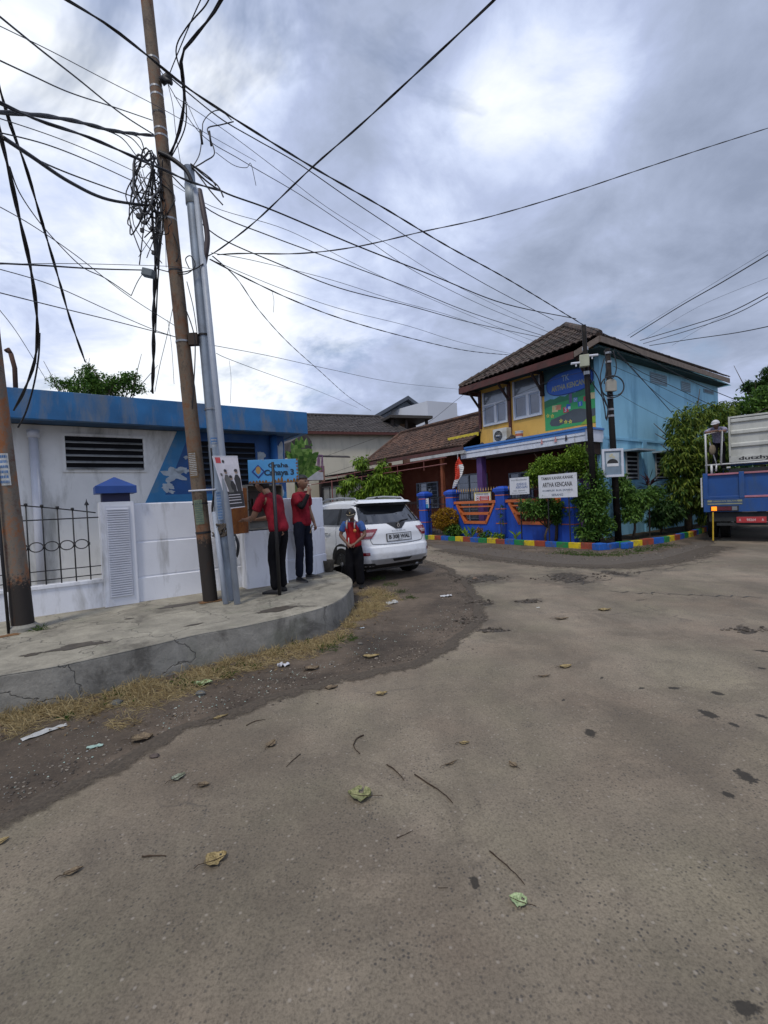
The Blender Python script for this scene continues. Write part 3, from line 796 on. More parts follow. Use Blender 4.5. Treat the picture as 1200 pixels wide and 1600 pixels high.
def wrap_sheet(c, axis, r, ang0, ang1, h, name, mats, parent, ink=0, seed=1, frame=False):
    """paper wrapped on a round pole, with printed lines"""
    d = axis.normalized(); x = Vector((1, 0, 0)); x = (x - d*x.dot(d)).normalized(); y = d.cross(x)
    q = MB(); k = 6
    def pt(a, z, rr): return c + (x*math.cos(a) + y*math.sin(a))*rr + d*z
    for i in range(k):
        a, b = ang0 + (ang1-ang0)*i/k, ang0 + (ang1-ang0)*(i+1)/k
        q.quad(pt(a, -h/2, r), pt(b, -h/2, r), pt(b, h/2, r), pt(a, h/2, r), 0)
    rr = random.Random(seed); z = h/2 - .02
    while ink and z > -h/2 + .02:
        a = ang0 + (ang1-ang0)*.12; e = ang0 + (ang1-ang0)*.9
        while a < e:
            l = (ang1-ang0)*rr.uniform(.04, .10); b = min(e, a+l)
            q.quad(pt(a, z-ink, r+.0015), pt(b, z-ink, r+.0015), pt(b, z, r+.0015), pt(a, z, r+.0015), 1)
            a = b + (ang1-ang0)*.035
        z -= ink*1.9
    return q.build(name, mats, parent)
am = -math.pi/2
wrap_sheet(p1at(727), P1L, .1005, am-.75, am+.55, .36, 'sticker', [mat('sticker_faded_tan', (.15, .10, .055), .8), M_PAPW], p1, .013, 3)
wrap_sheet(p1at(800), P1L, .1025, am-.55, am+.65, .34, 'sticker', [mat('sticker_green_grey', (.16, .19, .13), .8, .3, 20), mat('sticker_teal_ink', (.09, .14, .13), .8)], p1, .016, 4)
# far-left pole
b0 = G(37, 984, PZ); t0 = D(-30, 400, 5.2)
t0 = b0 + (t0-b0)*1.9
p0, P0B, P0L = pole('utility_pole', b0, t0, .109, .08, M_P0, 'thick pole with flaking rust and a blue sticker at the left edge of the photo', [(.16, .102), (.33, .096)], 24)
q = MB(); q.lathe(P0B, [(.155, -.02), (.15, .04), (.125, .06), (.118, .07)], 24); q.build('concrete_collar', M_KERB, p0)
wrap_sheet(D(12, 735, 5.2), P0L, .108, am-.45, am+.85, .36, 'sticker', [M_PAPW, M_PAPB], p0, .03, 5)
q = MB(); sp = D(8, 925, 5.15); q.tube([G(23, 985, PZ), D(12, 925, 5.1)], .022, 10); q.build('white_pipe', M_PIPEW, p0, smooth=True)
q = MB(); q.tube([G(14, 990, PZ), D(-10, 720, 5.05)], .016, 8); q.build('cable_riser', M_CABLE, p0, smooth=True)
# grey poles
b0 = G(357, 938, PZ); t0 = D(295, 262, 6.45)
p2, P2B, P2L = pole('steel_pole', b0, t0, .085, .07, M_GALV, 'shorter galvanised grey steel pole with conduits and posters strapped along it', [(.36, .078), (.72, .074)])
def p2at(y):
    lo, hi = 0.0, 1.0
    for _ in range(40):
        mid = (lo+hi)/2; w_ = P2B + P2L*mid; v = CM.transposed() @ (w_ - EYE); yy = 800 - v.y/(-v.z)*FPX
        if yy > y: lo = mid
        else: hi = mid
    return P2B + P2L*lo
for dx, y0, y1, r in ((14, 942, 300, .042), (-4, 942, 820, .035)):
    q = MB(); off = D(357+dx, 938, 6.25) - D(357, 938, 6.35)
    a = G(357+dx, 944, PZ); b_ = p2at(y1) + Vector((.09 if dx > 0 else -.06, -.05, 0)) if y1 < 700 else D(335, 800, 6.3)
    q.tube([a, a.lerp(b_, .5), b_], r, 12); q.build('conduit', mat('conduit_pale', (.33, .37, .43), .5, .1), p2, smooth=True)
q = MB(); c = p2at(300); q.tube([c - P2L.normalized()*.18, c + P2L.normalized()*.10], [.085, .078], 16); q.tube([c + P2L.normalized()*.10, c + P2L.normalized()*.35], [.07, .03], 12); q.build('pole_cap', mat('cap_plastic_pale', (.40, .45, .48), .5, .15), p2, smooth=True)
for y in (525, 640, 820, 835): band(p2, p2at(y), P2L, .088, m=M_BAND if y != 525 else M_CABLE)
q = MB(); q.tube([p1at(536), p2at(530)], .03, 10); q.box((p1at(536)+p2at(530))/2 + Vector((.02, -.06, 0)), (.12, .08, .16)); q.build('pole_clamp', mat('clamp_dark', (.06, .045, .035), .7), p2)
q = MB(); q.tube([p1at(767) + Vector((-.1, -.1, 0)), p2at(765) + Vector((0, -.095, 0))], .012, 8); q.build('tie_rod', M_PIPEW, p2, smooth=True)
q = MB()
for i in range(14):
    a = i*.9; c = D(352, 828, 6.3)
    q.tube([c + Vector((.07*math.sin(a*1.3+j*.8)+.03*j-.1, -.05-.02*math.cos(j+a), .09*math.cos(a+j*.7))) for j in range(5)], .011, 6)
q.build('tangled_straps', mat('strap_brown', (.10, .085, .07), .8), p2, smooth=True)
def sm(pts, k=6): return smooth_line([Vector(p) for p in pts], k)
q = MB(); q.tube(sm([p2at(300)+Vector((.13, -.03, .0)), D(318, 330, 6.35), D(324, 370, 6.35), D(321, 400, 6.35), D(318, 415, 6.4)]), .036, 10); q.build('cable_conduit', mat('conduit_maroon', (.055, .04, .045), .6), p2, smooth=True)
q = MB(); q.tube(sm([D(366, 835, 6.3), D(372, 850, 6.25), D(370, 868, 6.25), D(362, 880, 6.25)]), .02, 8); q.tube(sm([D(330, 700, 6.3), D(335, 760, 6.3), D(332, 800, 6.3), D(345, 830, 6.3)]), .014, 6); q.build('loose_cable', M_CABLE, p2, smooth=True)
wrap_sheet(p2at(693), P2L, .0805, am-.2, am+.9, .14, 'sticker', [M_PAPB, M_PAPW], p2, .022, 6)
wrap_sheet(p2at(790) + Vector((.02, -.02, 0)), P2L, .095, am-.2, am+.55, .40, 'sticker', [paper('sticker_paleblue', (.25, .33, .45)), M_PAPB], p2, .02, 7)
a_ = G(371, 944, PZ)
wrap_sheet(D(357, 797, 6.27), P2L, .052, am-.9, am+.9, .34, 'sticker', [M_PAPW, M_INK], p2, .02, 8)
wrap_sheet(D(366, 862, 6.27), P2L, .052, am-.7, am+.9, .42, 'sticker', [M_PAPW, mat('ink_grey', (.2, .22, .25), .8)], p2, .016, 9)
# poster hung off the pole
post = thing('election_poster', D(365, 745, 6.15), 'hanging white poster with dark standing figures, tied to the grey pole above the rusty door', 'poster')
A, B_, C_, D_ = D(332, 713, 6.17), D(371, 713, 6.02), D(383, 792, 6.02), D(358, 795, 6.12)
pn = (B_-A).cross(D_-A).normalized()
if pn.y > 0: pn = -pn
def PP(s_, t_, o=0.0):
    top_ = A.lerp(B_, s_); bot = D_.lerp(C_, s_); return top_.lerp(bot, t_) + pn*(o + .02*math.sin(s_*3.1)*math.sin(t_*5))
q = MB(); k = 8
def ppatch(s0, s1, t0_, t1_, o, m, kk=6):
    for i in range(kk):
        for j in range(kk):
            a, b, c, d = s0+(s1-s0)*i/kk, s0+(s1-s0)*(i+1)/kk, t0_+(t1_-t0_)*j/kk, t0_+(t1_-t0_)*(j+1)/kk
            q.quad(PP(a, c, o), PP(b, c, o), PP(b, d, o), PP(a, d, o), m)
ppatch(0, 1, 0, 1, 0, 0)
ppatch(.02, 1, .68, .98, .003, 1); ppatch(.08, .30, .02, .13, .003, 2)
def pellipse(s0, t0_, rs, rt, o, m, k=18):
    q.poly([PP(s0+rs*math.cos(2*math.pi*i/k), t0_+rt*math.sin(2*math.pi*i/k), o) for i in range(k)], m)
for s0, t0_, w_ in ((.42, .30, .15), (.60, .42, .12), (.86, .30, .13)):
    q.poly([PP(s0-w_, t0_+.14, .006), PP(s0-w_*.4, t0_+.06, .006), PP(s0+w_*.4, t0_+.06, .006), PP(min(.99, s0+w_), t0_+.14, .006), PP(min(.99, s0+w_*.9), .70, .006), PP(s0-w_*.8, .70, .006)], 1 if s0 > .5 else 4)
    pellipse(s0, t0_, .06, .042, .007, 3); pellipse(s0, t0_-.022, .065, .03, .008, 1)
pellipse(.40, .10, .05, .03, .005, 1); pellipse(.18, .35, .05, .03, .005, 4)
for j, t in enumerate((.74, .79, .84, .90)):
    ppatch(.1 if j else .2, .85, t, t+.012, .006, 0, 3)
q.build('printed_sheet', [mat('poster_white', (.55, .54, .60), .6, .08), mat('poster_black', (.03, .03, .035), .6), mat('poster_red', (.45, .06, .07), .6), mat('poster_skin', (.30, .22, .18), .6), mat('poster_grey', (.12, .12, .12), .6)], post)
q = MB(); q.tube([A, D_], .008, 5); q.tube([A, B_], .006, 5); q.build('white_edge', M_PIPEW, post)

# ---------------------------------------------------------------- blue street sign on its black post
ss = thing('street_sign', G(437, 930, PZ), 'rusting light blue street name sign reading Cahaya 3 on a thin black post', 'sign')
q = MB(); pb = G(437, 930, PZ); ptp = D(426, 722, 6.55); q.tube([pb, ptp], .026, 10); q.build('post', M_IRON, ss, smooth=True)
cA, cB = D(388, 737, 6.5), D(466, 736, 6.62); ux = (cB-cA); ux.z = 0; wd = ux.length; ux.normalize(); up_ = Vector((0, 0, 1)); nn_ = ux.cross(up_); 
if nn_.y > 0: nn_ = -nn_
ctr = (cA+cB)/2; hh = .34
q = MB(); q.obox(ctr - ux*wd/2 - up_*hh/2, ux*wd, nn_*.025, up_*hh)
M_SIGNB = mat('sign_blue_rusting', (.06, .26, .52), .5, .12, 5, dirt=(.16, .09, .04), dirt_amt=.12, dirt_scale=6)
plate = q.build('plate', M_SIGNB, ss, bevel=.004)
q = MB(); ft = nn_*.0275
# rust creeping up from the lower edge
r_ = random.Random(5)
for i in range(16):
    s_ = (i+.5)/16; h = (.02 + .05*r_.random()*(1.6 if s_ > .55 else .6))
    x = ctr + ux*(wd*(s_-.5)) - up_*(hh/2-.004) + ft
    q.poly([x - ux*.022, x + ux*.024, x + ux*.016 + up_*h*.7, x + up_*h, x - ux*.015 + up_*h*.6], 0)
for i in range(7):
    x = ctr + ux*(wd/2-.02) + up_*(hh*(i/7-.45)) + ft; q.poly([x+ux*.016, x+ux*.016+up_*.04, x-ux*r_.uniform(0, .012)+up_*.03, x-ux*r_.uniform(0, .02)+up_*.01], 0)
q.build('rust_marks', mat('sign_rust', (.17, .085, .03), .85, .3, 30), plate)
q = MB(); ft = nn_*.029
add_text(q, 'Graha', ctr + ux*.07 + up_*.085 + ft, ux, up_, w=.28, h=.065, m=0, bold=.03); q.build('small_lettering', mat('sign_letters_faded', (.025, .045, .07), .7), plate); q = MB()
add_text(q, 'Cahaya 3', ctr + ux*.08 - up_*.03 + ft, ux, up_, w=.42, h=.11, m=0, bold=.04); q.build('lettering', MATS['sign_letters_faded'], plate); q = MB()
ec = ctr - ux*.21 + ft
dm = [ec + ux*(.095*math.cos(a)) + up_*(.10*math.sin(a)) for a in (0, math.pi/2, math.pi, 1.5*math.pi)]
q.poly(dm, 1); q.poly([p.lerp(ec, .3) + nn_*.0015 for p in dm], 2); q.poly([ec + ux*(.035*math.cos(a)) + up_*(.02+.055*math.sin(a)) + nn_*.003 for a in [2*math.pi*i/14 for i in range(14)]], 3)
q.build('emblem', [MATS['sign_letters_faded'], mat('emblem_navy', (.03, .06, .22), .7), M_SIGNB, mat('emblem_ochre', (.35, .22, .08), .7)], plate)

# ---------------------------------------------------------------- broken pot by the wall end
pot = MB(); pc = G(514, 893, PZ)
pot.lathe(pc, [(.07, 0), (.09, .02), (.105, .15), (.12, .21), (.11, .22), (.09, .18), (.03, .17)], 14)
po = pot.build('plant_pot', mat('pot_grimy', (.085, .075, .06), .9, .3, 20, bump=.5), smooth=True)
tag(po, 'small grimy pot standing at the end of the white yard wall', 'pot')
# ================================================================ kindergarten (two storeys, hip roof) and its tiled wing
def m_tile(name, c1, c2, moss=None):
    m, nt, b = nm(name); n = N(nt); v = n.pos(1.0)
    g_ = nt.nodes.new('ShaderNodeNewGeometry')
    f = n.noise(v, 5.0, 5, .65); big = n.noise(v, .8, 4, .6)
    c = n.ramp(n.mix(f, big, .4), [(.35, c1), (.6, c2)])
    vo = n.voro(v, 4.5, out='Color'); c = n.mix(c, n.ramp(n.sep(vo)[0], [(0, .65), (1, 1.35)]), .9, 'MULTIPLY')
    if moss: c = n.mix(c, moss, n.ramp(n.noise(v, 2.2, 6, .7), [(.50, 0), (.64, .8)]))
    n.link(c, b.inputs['Base Color']); b.inputs['Roughness'].default_value = .85
    n.link(n.bump(n.noise(v, 30, 4), .3, .01), b.inputs['Normal']); return m
M_TILE = m_tile('clay_roof_tile_weathered', (.022, .017, .015), (.085, .056, .042), (.045, .045, .034))
M_TILE2 = m_tile('clay_roof_tile_brown', (.026, .016, .012), (.115, .060, .038))
M_TILEG = m_tile('roof_tile_dark', (.030, .026, .025), (.060, .052, .048))
def tiled(poly, down, name, m, parent, tw=.24, tl=.30, amp=.045, res=4, thick=.03):
    """tiled roof slope: polygon (3D, planar) covered with rows of curved tiles; down = downslope direction"""
    P = [Vector(p) for p in poly]; nrm = Vector((0, 0, 0))
    for i in range(len(P)): nrm += (P[i]-P[0]).cross(P[(i+1) % len(P)]-P[0])
    nrm.normalize()
    if nrm.z < 0: nrm = -nrm
    dn = Vector(down); dn = (dn - nrm*dn.dot(nrm)).normalized(); ac = nrm.cross(dn)
    o = P[0]; Q = [((p-o).dot(ac), (p-o).dot(dn)) for p in P]
    a0, a1 = min(q[0] for q in Q), max(q[0] for q in Q); d0, d1 = min(q[1] for q in Q), max(q[1] for q in Q)
    def span(d):  # across-extent of the polygon at distance d down
        xs = []
        for i in range(len(Q)):
            (x1, y1), (x2, y2) = Q[i], Q[(i+1) % len(Q)]
            if (y1 <= d < y2) or (y2 <= d < y1): xs.append(x1 + (x2-x1)*(d-y1)/(y2-y1))
        return (min(xs), max(xs)) if len(xs) >= 2 else None
    mb = MB(); r = random.Random(hash(name) % 1000 + 5)
    rows = int((d1-d0)/tl)+1; rl = (d1-d0)/rows
    for i in range(rows):
        da, db = d0 + rl*i, d0 + rl*(i+1)
        s1, s2 = span(da+.002), span(db-.002)
        if s1 is None or s2 is None: continue
        x0, x1 = min(s1[0], s2[0]), max(s1[1], s2[1])
        # tile columns on a fixed grid
        k0, k1 = math.floor(x0/tw*res), math.ceil(x1/tw*res)
        up, lo, lip = [], [], []
        for k in range(k0, k1+1):
            x = k*tw/res; j = mnoise.noise(Vector((math.floor(k/res)*1.7, i*3.1, 0)))*.022
            h = amp*abs(math.sin(math.pi*x/tw))
            xa = min(max(x, s1[0]), s1[1]); xb = min(max(x, s2[0]), s2[1])
            up.append(o + ac*xa + dn*da + nrm*(h+j)); lo.append(o + ac*xb + dn*(db+.02) + nrm*(h+.028+j)); lip.append(o + ac*xb + dn*(db+.02) + nrm*(h-.004+j))
        n_ = len(up); b = len(mb.v)
        fs = []
        for k in range(n_-1): fs += [(k, k+1, n_+k+1, n_+k), (n_+k, n_+k+1, 2*n_+k+1, 2*n_+k)]
        mb.add(up+lo+lip, fs, 0)
    und = [p - nrm*thick for p in P]; mb.poly(und, 1)
    return mb.build(name, [m, M_SOFF2], parent)
M_SOFF2 = mat('dark_timber_soffit', (.045, .028, .022), .8, .3, 6)
M_FASCIA = mat('fascia_maroon_timber', (.095, .042, .038), .7, .2, 5, dirt=(.07, .05, .045), dirt_amt=.4)
M_YEL = mat('facade_ochre_yellow', (.66, .40, .10), .75, .07, 1.5, bump=.15, dirt=(.36, .22, .08), dirt_amt=.25, streak=True)
M_BLUEW = mat('side_wall_sky_blue', (.25, .50, .65), .75, .07, .8, bump=.2, bscale=20, dirt=(.10, .25, .37), dirt_amt=.35, dirt_scale=1.0, streak=True)
M_BLUET = mat('trim_sky_blue', (.20, .42, .58), .7, .07)
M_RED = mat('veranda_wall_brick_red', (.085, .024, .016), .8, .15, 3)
M_PURP = mat('column_purple', (.09, .04, .16), .6, .1)
M_CANW = mat('canopy_white', (.58, .62, .70), .7, .06, 3, dirt=(.38, .40, .43), dirt_amt=.35, dirt_scale=3, streak=True)
M_CANB = mat('canopy_stripe_blue', (.05, .17, .46), .6, .1)
M_WINF = mat('window_frame_white', (.55, .57, .60), .5, .05)
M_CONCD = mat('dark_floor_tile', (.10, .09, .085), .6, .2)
def m_glass(name, c, rough=.06):
    m, nt, b = nm(name); n = N(nt)
    n.link(n.ramp(n.noise(n.pos(1.0), 1.3, 3), [(.3, tuple(x*.6 for x in c)), (.7, tuple(x*1.5 for x in c))]), b.inputs['Base Color'])
    b.inputs['Roughness'].default_value = rough; b.inputs['Specular IOR Level'].default_value = .9; b.inputs['Metallic'].default_value = 0.25
    b.inputs['Coat Weight'].default_value = 1.0; b.inputs['Coat Roughness'].default_value = .03
    return m
M_GLASS = m_glass('window_glass_dark', (.07, .08, .10)); M_GLASS2 = m_glass('transom_glass', (.12, .14, .16), .25)

L = 5.45; SL = 10.15; EZ = 6.28
school = thing('kindergarten_building', SF.p(2.5, -3, 0), 'two storey building with yellow painted front, sky blue side wall and brown hipped tile roof', 'building')
q = MB()
# upper storey + ground floor as a shell (front at n=0 above the canopy; ground floor front set back)
q.fbox(SF, 0, L, -SL, 0, 3.30, 6.62)
q.build('upper_wall', M_YEL, school)
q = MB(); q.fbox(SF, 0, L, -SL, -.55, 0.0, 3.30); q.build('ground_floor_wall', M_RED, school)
# blue side wall skin with a moulding and pilaster
q = MB()
q.fbox(BS, 0.0, SL, .002, .05, 0.0, 6.60, 0); q.fbox(SF, -.05, .14, .002, .06, 3.3, 6.6, 0)
q.fbox(SF, -.05, .14, -.55, .06, 0, 3.3, 0)
q.fbox(BS, 0.0, SL, .05, .09, 3.42, 3.50, 1); q.fbox(BS, 2.70, 2.98, .05, .10, 0, 3.42, 1); q.fbox(BS, -.06, .25, .05, .085, 0, 3.42, 1)
q.build('side_wall', [M_BLUEW, M_BLUET], school)
for (u0, u1, z0, z1) in ((3.5, 4.9, 5.72, 6.14), (6.2, 7.1, 5.7, 6.1), (8.5, 9.6, 5.86, 6.02)):
    q = MB(); q.fbox(BS, u0, u1, .05, .075, z0, z1, 0)
    k = 5
    for i in range(k): q.fbox(BS, u0+.05, u1-.05, .076, .080, z0+.04+(z1-z0-.04)*i/k, z0+.01+(z1-z0-.04)*(i+.72)/k, 1)
    q.build('vent_window', [mat('vent_frame_grey', (.20, .30, .36), .7), mat('vent_gap', (.06, .08, .10), .6)], school)
for (u0, u1, z1) in ((1.45, 2.35, 3.02), (3.7, 4.9, 3.02)):
    q = MB(); q.fbox(BS, u0, u1, .05, .06, z1-1.0, z1, 1); q.fbox(BS, u0, u0+.06, .06, .09, z1-1.0, z1, 0); q.fbox(BS, u1-.06, u1, .06, .09, z1-1, z1, 0)
    for i in range(6): q.fbox(BS, u0+.06, u1-.06, .06, .08, z1-.95+.15*i, z1-.90+.15*i, 0)
    o = q.build('side_window', [M_LOUV, M_DARK], school)
    q = MB(); q.fbox(BS, u0-.2, u1+.2, .05, .60, z1+.0, z1+.06, 0); q.build('hood', mat('hood_grey', (.30, .36, .40), .7), o)
# front windows
def casement(u0, u1, z0, z1, ztr, split):
    q = MB(); n0, n1 = .003, .07
    q.fbox(SF, u0, u1, n0, n1, z0, z0+.07); q.fbox(SF, u0, u0+.07, n0, n1, z0+.07, z1); q.fbox(SF, u1-.07, u1, n0, n1, z0+.07, z1)
    q.fbox(SF, u0+.07, u1-.07, n0, n1, ztr-.035, ztr+.035)
    q.fbox(SF, split-.06, split+.06, n0, n1, z0+.07, ztr-.035)
    w = q.build('window', M_WINF, school, bevel=.006)
    q = MB()
    for a, b in ((u0+.07, split-.06), (split+.06, u1-.07)):
        q.fbox(SF, a+.05, b-.05, n0, n0+.012, z0+.12, ztr-.085, 0)
        q.fbox(SF, a, b, n0+.012, n0+.03, z0+.07, z0+.12, 1); q.fbox(SF, a, b, n0+.012, n0+.03, ztr-.085, ztr-.035, 1)
        q.fbox(SF, a, a+.05, n0+.012, n0+.03, z0+.12, ztr-.085, 1); q.fbox(SF, b-.05, b, n0+.012, n0+.03, z0+.12, ztr-.085, 1)
    q.build('pane', [M_GLASS, mat('sash_grey_blue', (.36, .42, .50), .5)], w)
    q = MB(); q.fbox(SF, u0+.07, u1-.07, n0, n0+.012, ztr+.035, z1); q.build('transom', M_GLASS2, w)
casement(3.88, 5.20, 4.66, 6.10, 5.55, 4.50); casement(2.26, 3.58, 4.66, 6.20, 5.60, 2.88)
# timber posts and eave brackets
for u in (3.76, 5.36):
    q = MB(); q.fbox(SF, u-.05, u+.05, .003, .10, 4.6 if u > 5 else 4.05, 6.24); q.build('timber_post', M_FASCIA, school)
for u in (5.36, 3.76, 2.2, 0.35):
    q = MB(); a, b = SF.p(u, .08, 5.55), SF.p(u, .75, 6.22)
    q.obox(a - SF.u*.04, SF.u*.08, b-a, Vector((0, 0, -.09))); q.obox(SF.p(u-.04, .003, 6.15), SF.u*.08, SF.n*.78, Vector((0, 0, .09)))
    if u < 3: q.fbox(SF, u-.06, u+.06, .003, .12, 5.35, 6.14)
    q.build('eave_bracket', M_SOFF2, school)
# roof
eo = .8; eu0, eu1 = -.50, L+.35
e_fr, e_fl = SF.p(eu0, eo, EZ+.36), SF.p(eu1, eo, EZ+.12); e_br, e_bl = SF.p(eu0, -SL+.02, EZ+.30), SF.p(eu1, -SL-.3, EZ+.12)
mu_ = (-.85+eu1)/2
ap, ap2 = SF.p(mu_, -2.1, 8.45), SF.p(mu_, -SL-.3, 8.45)
tiled([e_fl, e_fr, ap], SF.n, 'front_roof_slope', M_TILE, school)
tiled([e_fr, e_br, ap2, ap], -SF.u, 'side_roof_slope', M_TILE, school)
tiled([e_bl, e_fl, ap, ap2], SF.u, 'rear_roof_slope', M_TILE, school)
q = MB()
for a, b in ((e_fl, ap), (e_fr, ap), (ap, ap2)):
    d = b-a; k = int(d.length/.32)
    for i in range(k):
        p, p2_ = a + d*(i/k), a + d*((i+1.08)/k)
        q.tube([p + UP*.05, p2_ + UP*.05 + UP*.012], [.105, .125], 8)
q.build('ridge_tiles', M_TILE, school, smooth=False)
q = MB()
def brd(A, B, h, t, m):
    q.obox(A - UP*(h+.03), B-A, t, UP*h, m)
e_mid = e_fl.lerp(e_fr, .86); e_mid.z = e_fl.z
q.obox(e_fl - UP*.27 + SF.u*.02, e_mid-e_fl, SF.n*.04, UP*.25, 0); brd(e_mid, e_fr, .20, SF.n*.04, 1)
brd(e_fr, e_br, .20, -SF.u*.04, 1); brd(e_fl, e_bl, .24, SF.u*.04, 0)
q.build('fascia_board', [M_FASCIA, mat('weathered_board', (.16, .13, .11), .8, .2, 6)], school)
q = MB(); q.fbox(SF, eu0+.03, eu1-.03, .003, eo-.03, EZ-.005, EZ+.02); q.fbox(SF, eu0+.03, -.055, -SL, -.0, EZ-.005, EZ+.02); q.build('eave_soffit', mat('soffit_dark_green', (.03, .05, .045), .8, .2), school)
q = MB(); q.poly([SF.p(eu0, -SL-.28, EZ), SF.p(eu1, -SL-.28, EZ), SF.p(mu_, -SL-.28, 8.6)]); q.build('gable', M_BLUEW, school)
# mural on the front
M = lambda nme, c: mat(nme, c, .65, .08, 4)
mats_m = [M('mural_sky', (.16, .34, .50)), M('mural_green', (.035, .30, .10)), M('mural_dark_green', (.03, .17, .08)), M('mural_road_grey', (.06, .075, .085)), M('mural_teal_dark', (.03, .08, .09)), M('mural_lime', (.20, .34, .03)), M('mural_purple_grey', (.12, .10, .20)),
          M('mural_cream', (.55, .48, .25)), M('mural_red', (.42, .05, .07)), M('mural_block_blue', (.03, .12, .40)), M('mural_pale', (.40, .52, .60)), M('mural_yellow', (.58, .48, .08)), M('mural_orange', (.50, .22, .12))]
mz0, mz1 = 4.02, 6.27; mu0, mu1 = .145, 2.165
q = MB()
def f_(pts, m, t): fpoly(q, SF, pts, .0, m, t)
f_([(mu0, mz0), (mu1, mz0), (mu1, mz1), (mu0, mz1)], 0, .004)
f_([(mu0, 5.75), (mu1, 5.75), (mu1, mz1), (mu0, mz1)], 4, .007)
f_([(mu1, mz0), (mu1, 5.02), (1.7, 5.1), (1.2, 5.12), (.6, 5.2), (mu0, 5.3), (mu0, mz0)], 1, .007)
f_([(mu1, 4.86), (mu1, 5.12), (1.9, 5.17), (1.75, 5.13), (1.5, 5.2), (1.3, 5.14), (1.1, 5.22), (.9, 5.18), (.7, 5.27), (.5, 5.25), (.35, 5.40), (mu0, 5.44), (mu0, 5.12), (.7, 5.02), (1.3, 4.98), (1.6, 4.97)], 2, .010)
f_([(1.9, 4.16), (1.97, 4.27), (1.9, 4.40), (1.6, 4.46), (1.3, 4.52), (1.0, 4.62), (.7, 4.60), (.4, 4.50), (mu0, 4.52), (mu0, 4.14), (.6, 4.12), (1.0, 4.13), (1.3, 4.2), (1.6, 4.12)], 3, .010)
f_([(mu0, mz0), (.75, mz0), (.5, 4.2), (mu0, 4.26)], 5, .013)
f_([(1.02, 4.86), (1.14, 4.86), (1.14, 5.25), (1.02, 5.25)], 6, .013)
def sq(cu, cz, s, m, t=.013, tilt=.0):
    f_([(cu + s*(math.cos(a)+0), cz + s*math.sin(a)) for a in [tilt + math.pi/4 + i*math.pi/2 for i in range(4)]], m, t)
sq(1.72, 4.78, .17, 7, .013, .05); sq(1.56, 4.80, .13, 12, .014, .1)
sq(1.28, 4.66, .15, 8, .013, -.1); sq(1.18, 4.76, .11, 9, .0135, .2); sq(1.14, 4.70, .07, 10, .0145)
sq(.89, 4.94, .11, 9, .013, .05); sq(.89, 4.94, .09, 10, .0145, .05); sq(.72, 4.76, .12, 9, .013, -.1); sq(.50, 4.90, .12, 8, .013); sq(.27, 4.95, .15, 7, .013, .1)
def star(cu, cz, r, m): f_([(cu + (r if i % 2 == 0 else r*.48)*math.sin(i*math.pi/5), cz + (r if i % 2 == 0 else r*.48)*math.cos(i*math.pi/5)) for i in range(10)], m, .016)
for cu, cz in ((2.03, 4.57), (1.84, 4.53), (1.49, 4.29), (1.30, 4.22), (1.12, 4.20)): star(cu, cz, .085, 11); f_(circ(cu, cz, .025, k=8), 1, .018)
mural = q.build('painted_mural', mats_m, school)
ru = -SF.u
for t_, cu, cz, h, m in (('1', 1.78, 4.79, .13, 2), ('2', 1.66, 4.80, .13, 3), ('3', 1.29, 4.66, .15, 0), ('G', .89, 4.94, .11, 1), ('1', .72, 4.76, .14, 0)):
    q = MB(); add_text(q, t_, SF.p(cu, .0175, cz), ru, UP, h=h, m=0, bold=.02); q.build('painted_figure', [mats_m[10], mats_m[9], mats_m[11], mats_m[12]][m], mural)
# oval name board
q = MB()
oc = (1.12, 5.62)
def oval(ru_, rz_, k=40):
    out = []
    for i in range(k):
        a = 2*math.pi*i/k; c, s_ = math.cos(a), math.sin(a)
        out.append((oc[0] + ru_*math.copysign(abs(c)**.75, c), oc[1] + rz_*math.copysign(abs(s_)**.8, s_)))
    return out
fpoly(q, SF, oval(.93, .42), .0, 1, .022); fpoly(q, SF, oval(.905, .395), .0, 0, .026)
nb = q.build('oval_name_board', [M('board_royal_blue', (.03, .11, .42)), M('board_rim_navy', (.01, .03, .14))], school)
q = MB()
add_text(q, 'TK', SF.p(1.24, .029, 5.80), ru, UP, w=.30, h=.22, m=0, bold=.03); add_text(q, 'ARTHA KENCANA', SF.p(1.10, .029, 5.50), ru, UP, w=1.45, h=.20, m=1, bold=.03)
q.build('lettering', [M('letters_grey_blue', (.22, .32, .45)), M('letters_khaki', (.33, .33, .19))], nb)
# canopy slab
q = MB(); q.fbox(SF, -.08, 5.58, .003, 1.1, 3.30, 3.70, 0)
q.fbox(SF, -.085, 5.585, 1.1, 1.112, 3.60, 3.70, 1); q.fbox(SF, -.12, 5.62, -.0, 1.14, 3.701, 3.77, 2); q.fbox(SF, -.085, 5.585, 1.112, 1.125, 3.50, 3.56, 3)
can = q.build('canopy', [M_CANW, M_CANB, M_CANB, M_CANW], school)
for u, m in ((1.55, 0), (1.0, 0), (.60, 1)): q = MB(); q.poly([SF.p(u-.05, 1.128, 3.42), SF.p(u+.05, 1.128, 3.40), SF.p(u+.03, 1.128, 3.52), SF.p(u, 1.128, 3.62), SF.p(u-.03, 1.128, 3.54)], 0); q.build('faded_sticker', [mat('sticker_pink', (.50, .25, .25), .7), mat('sticker_dark', (.05, .05, .07), .7)][m], can)
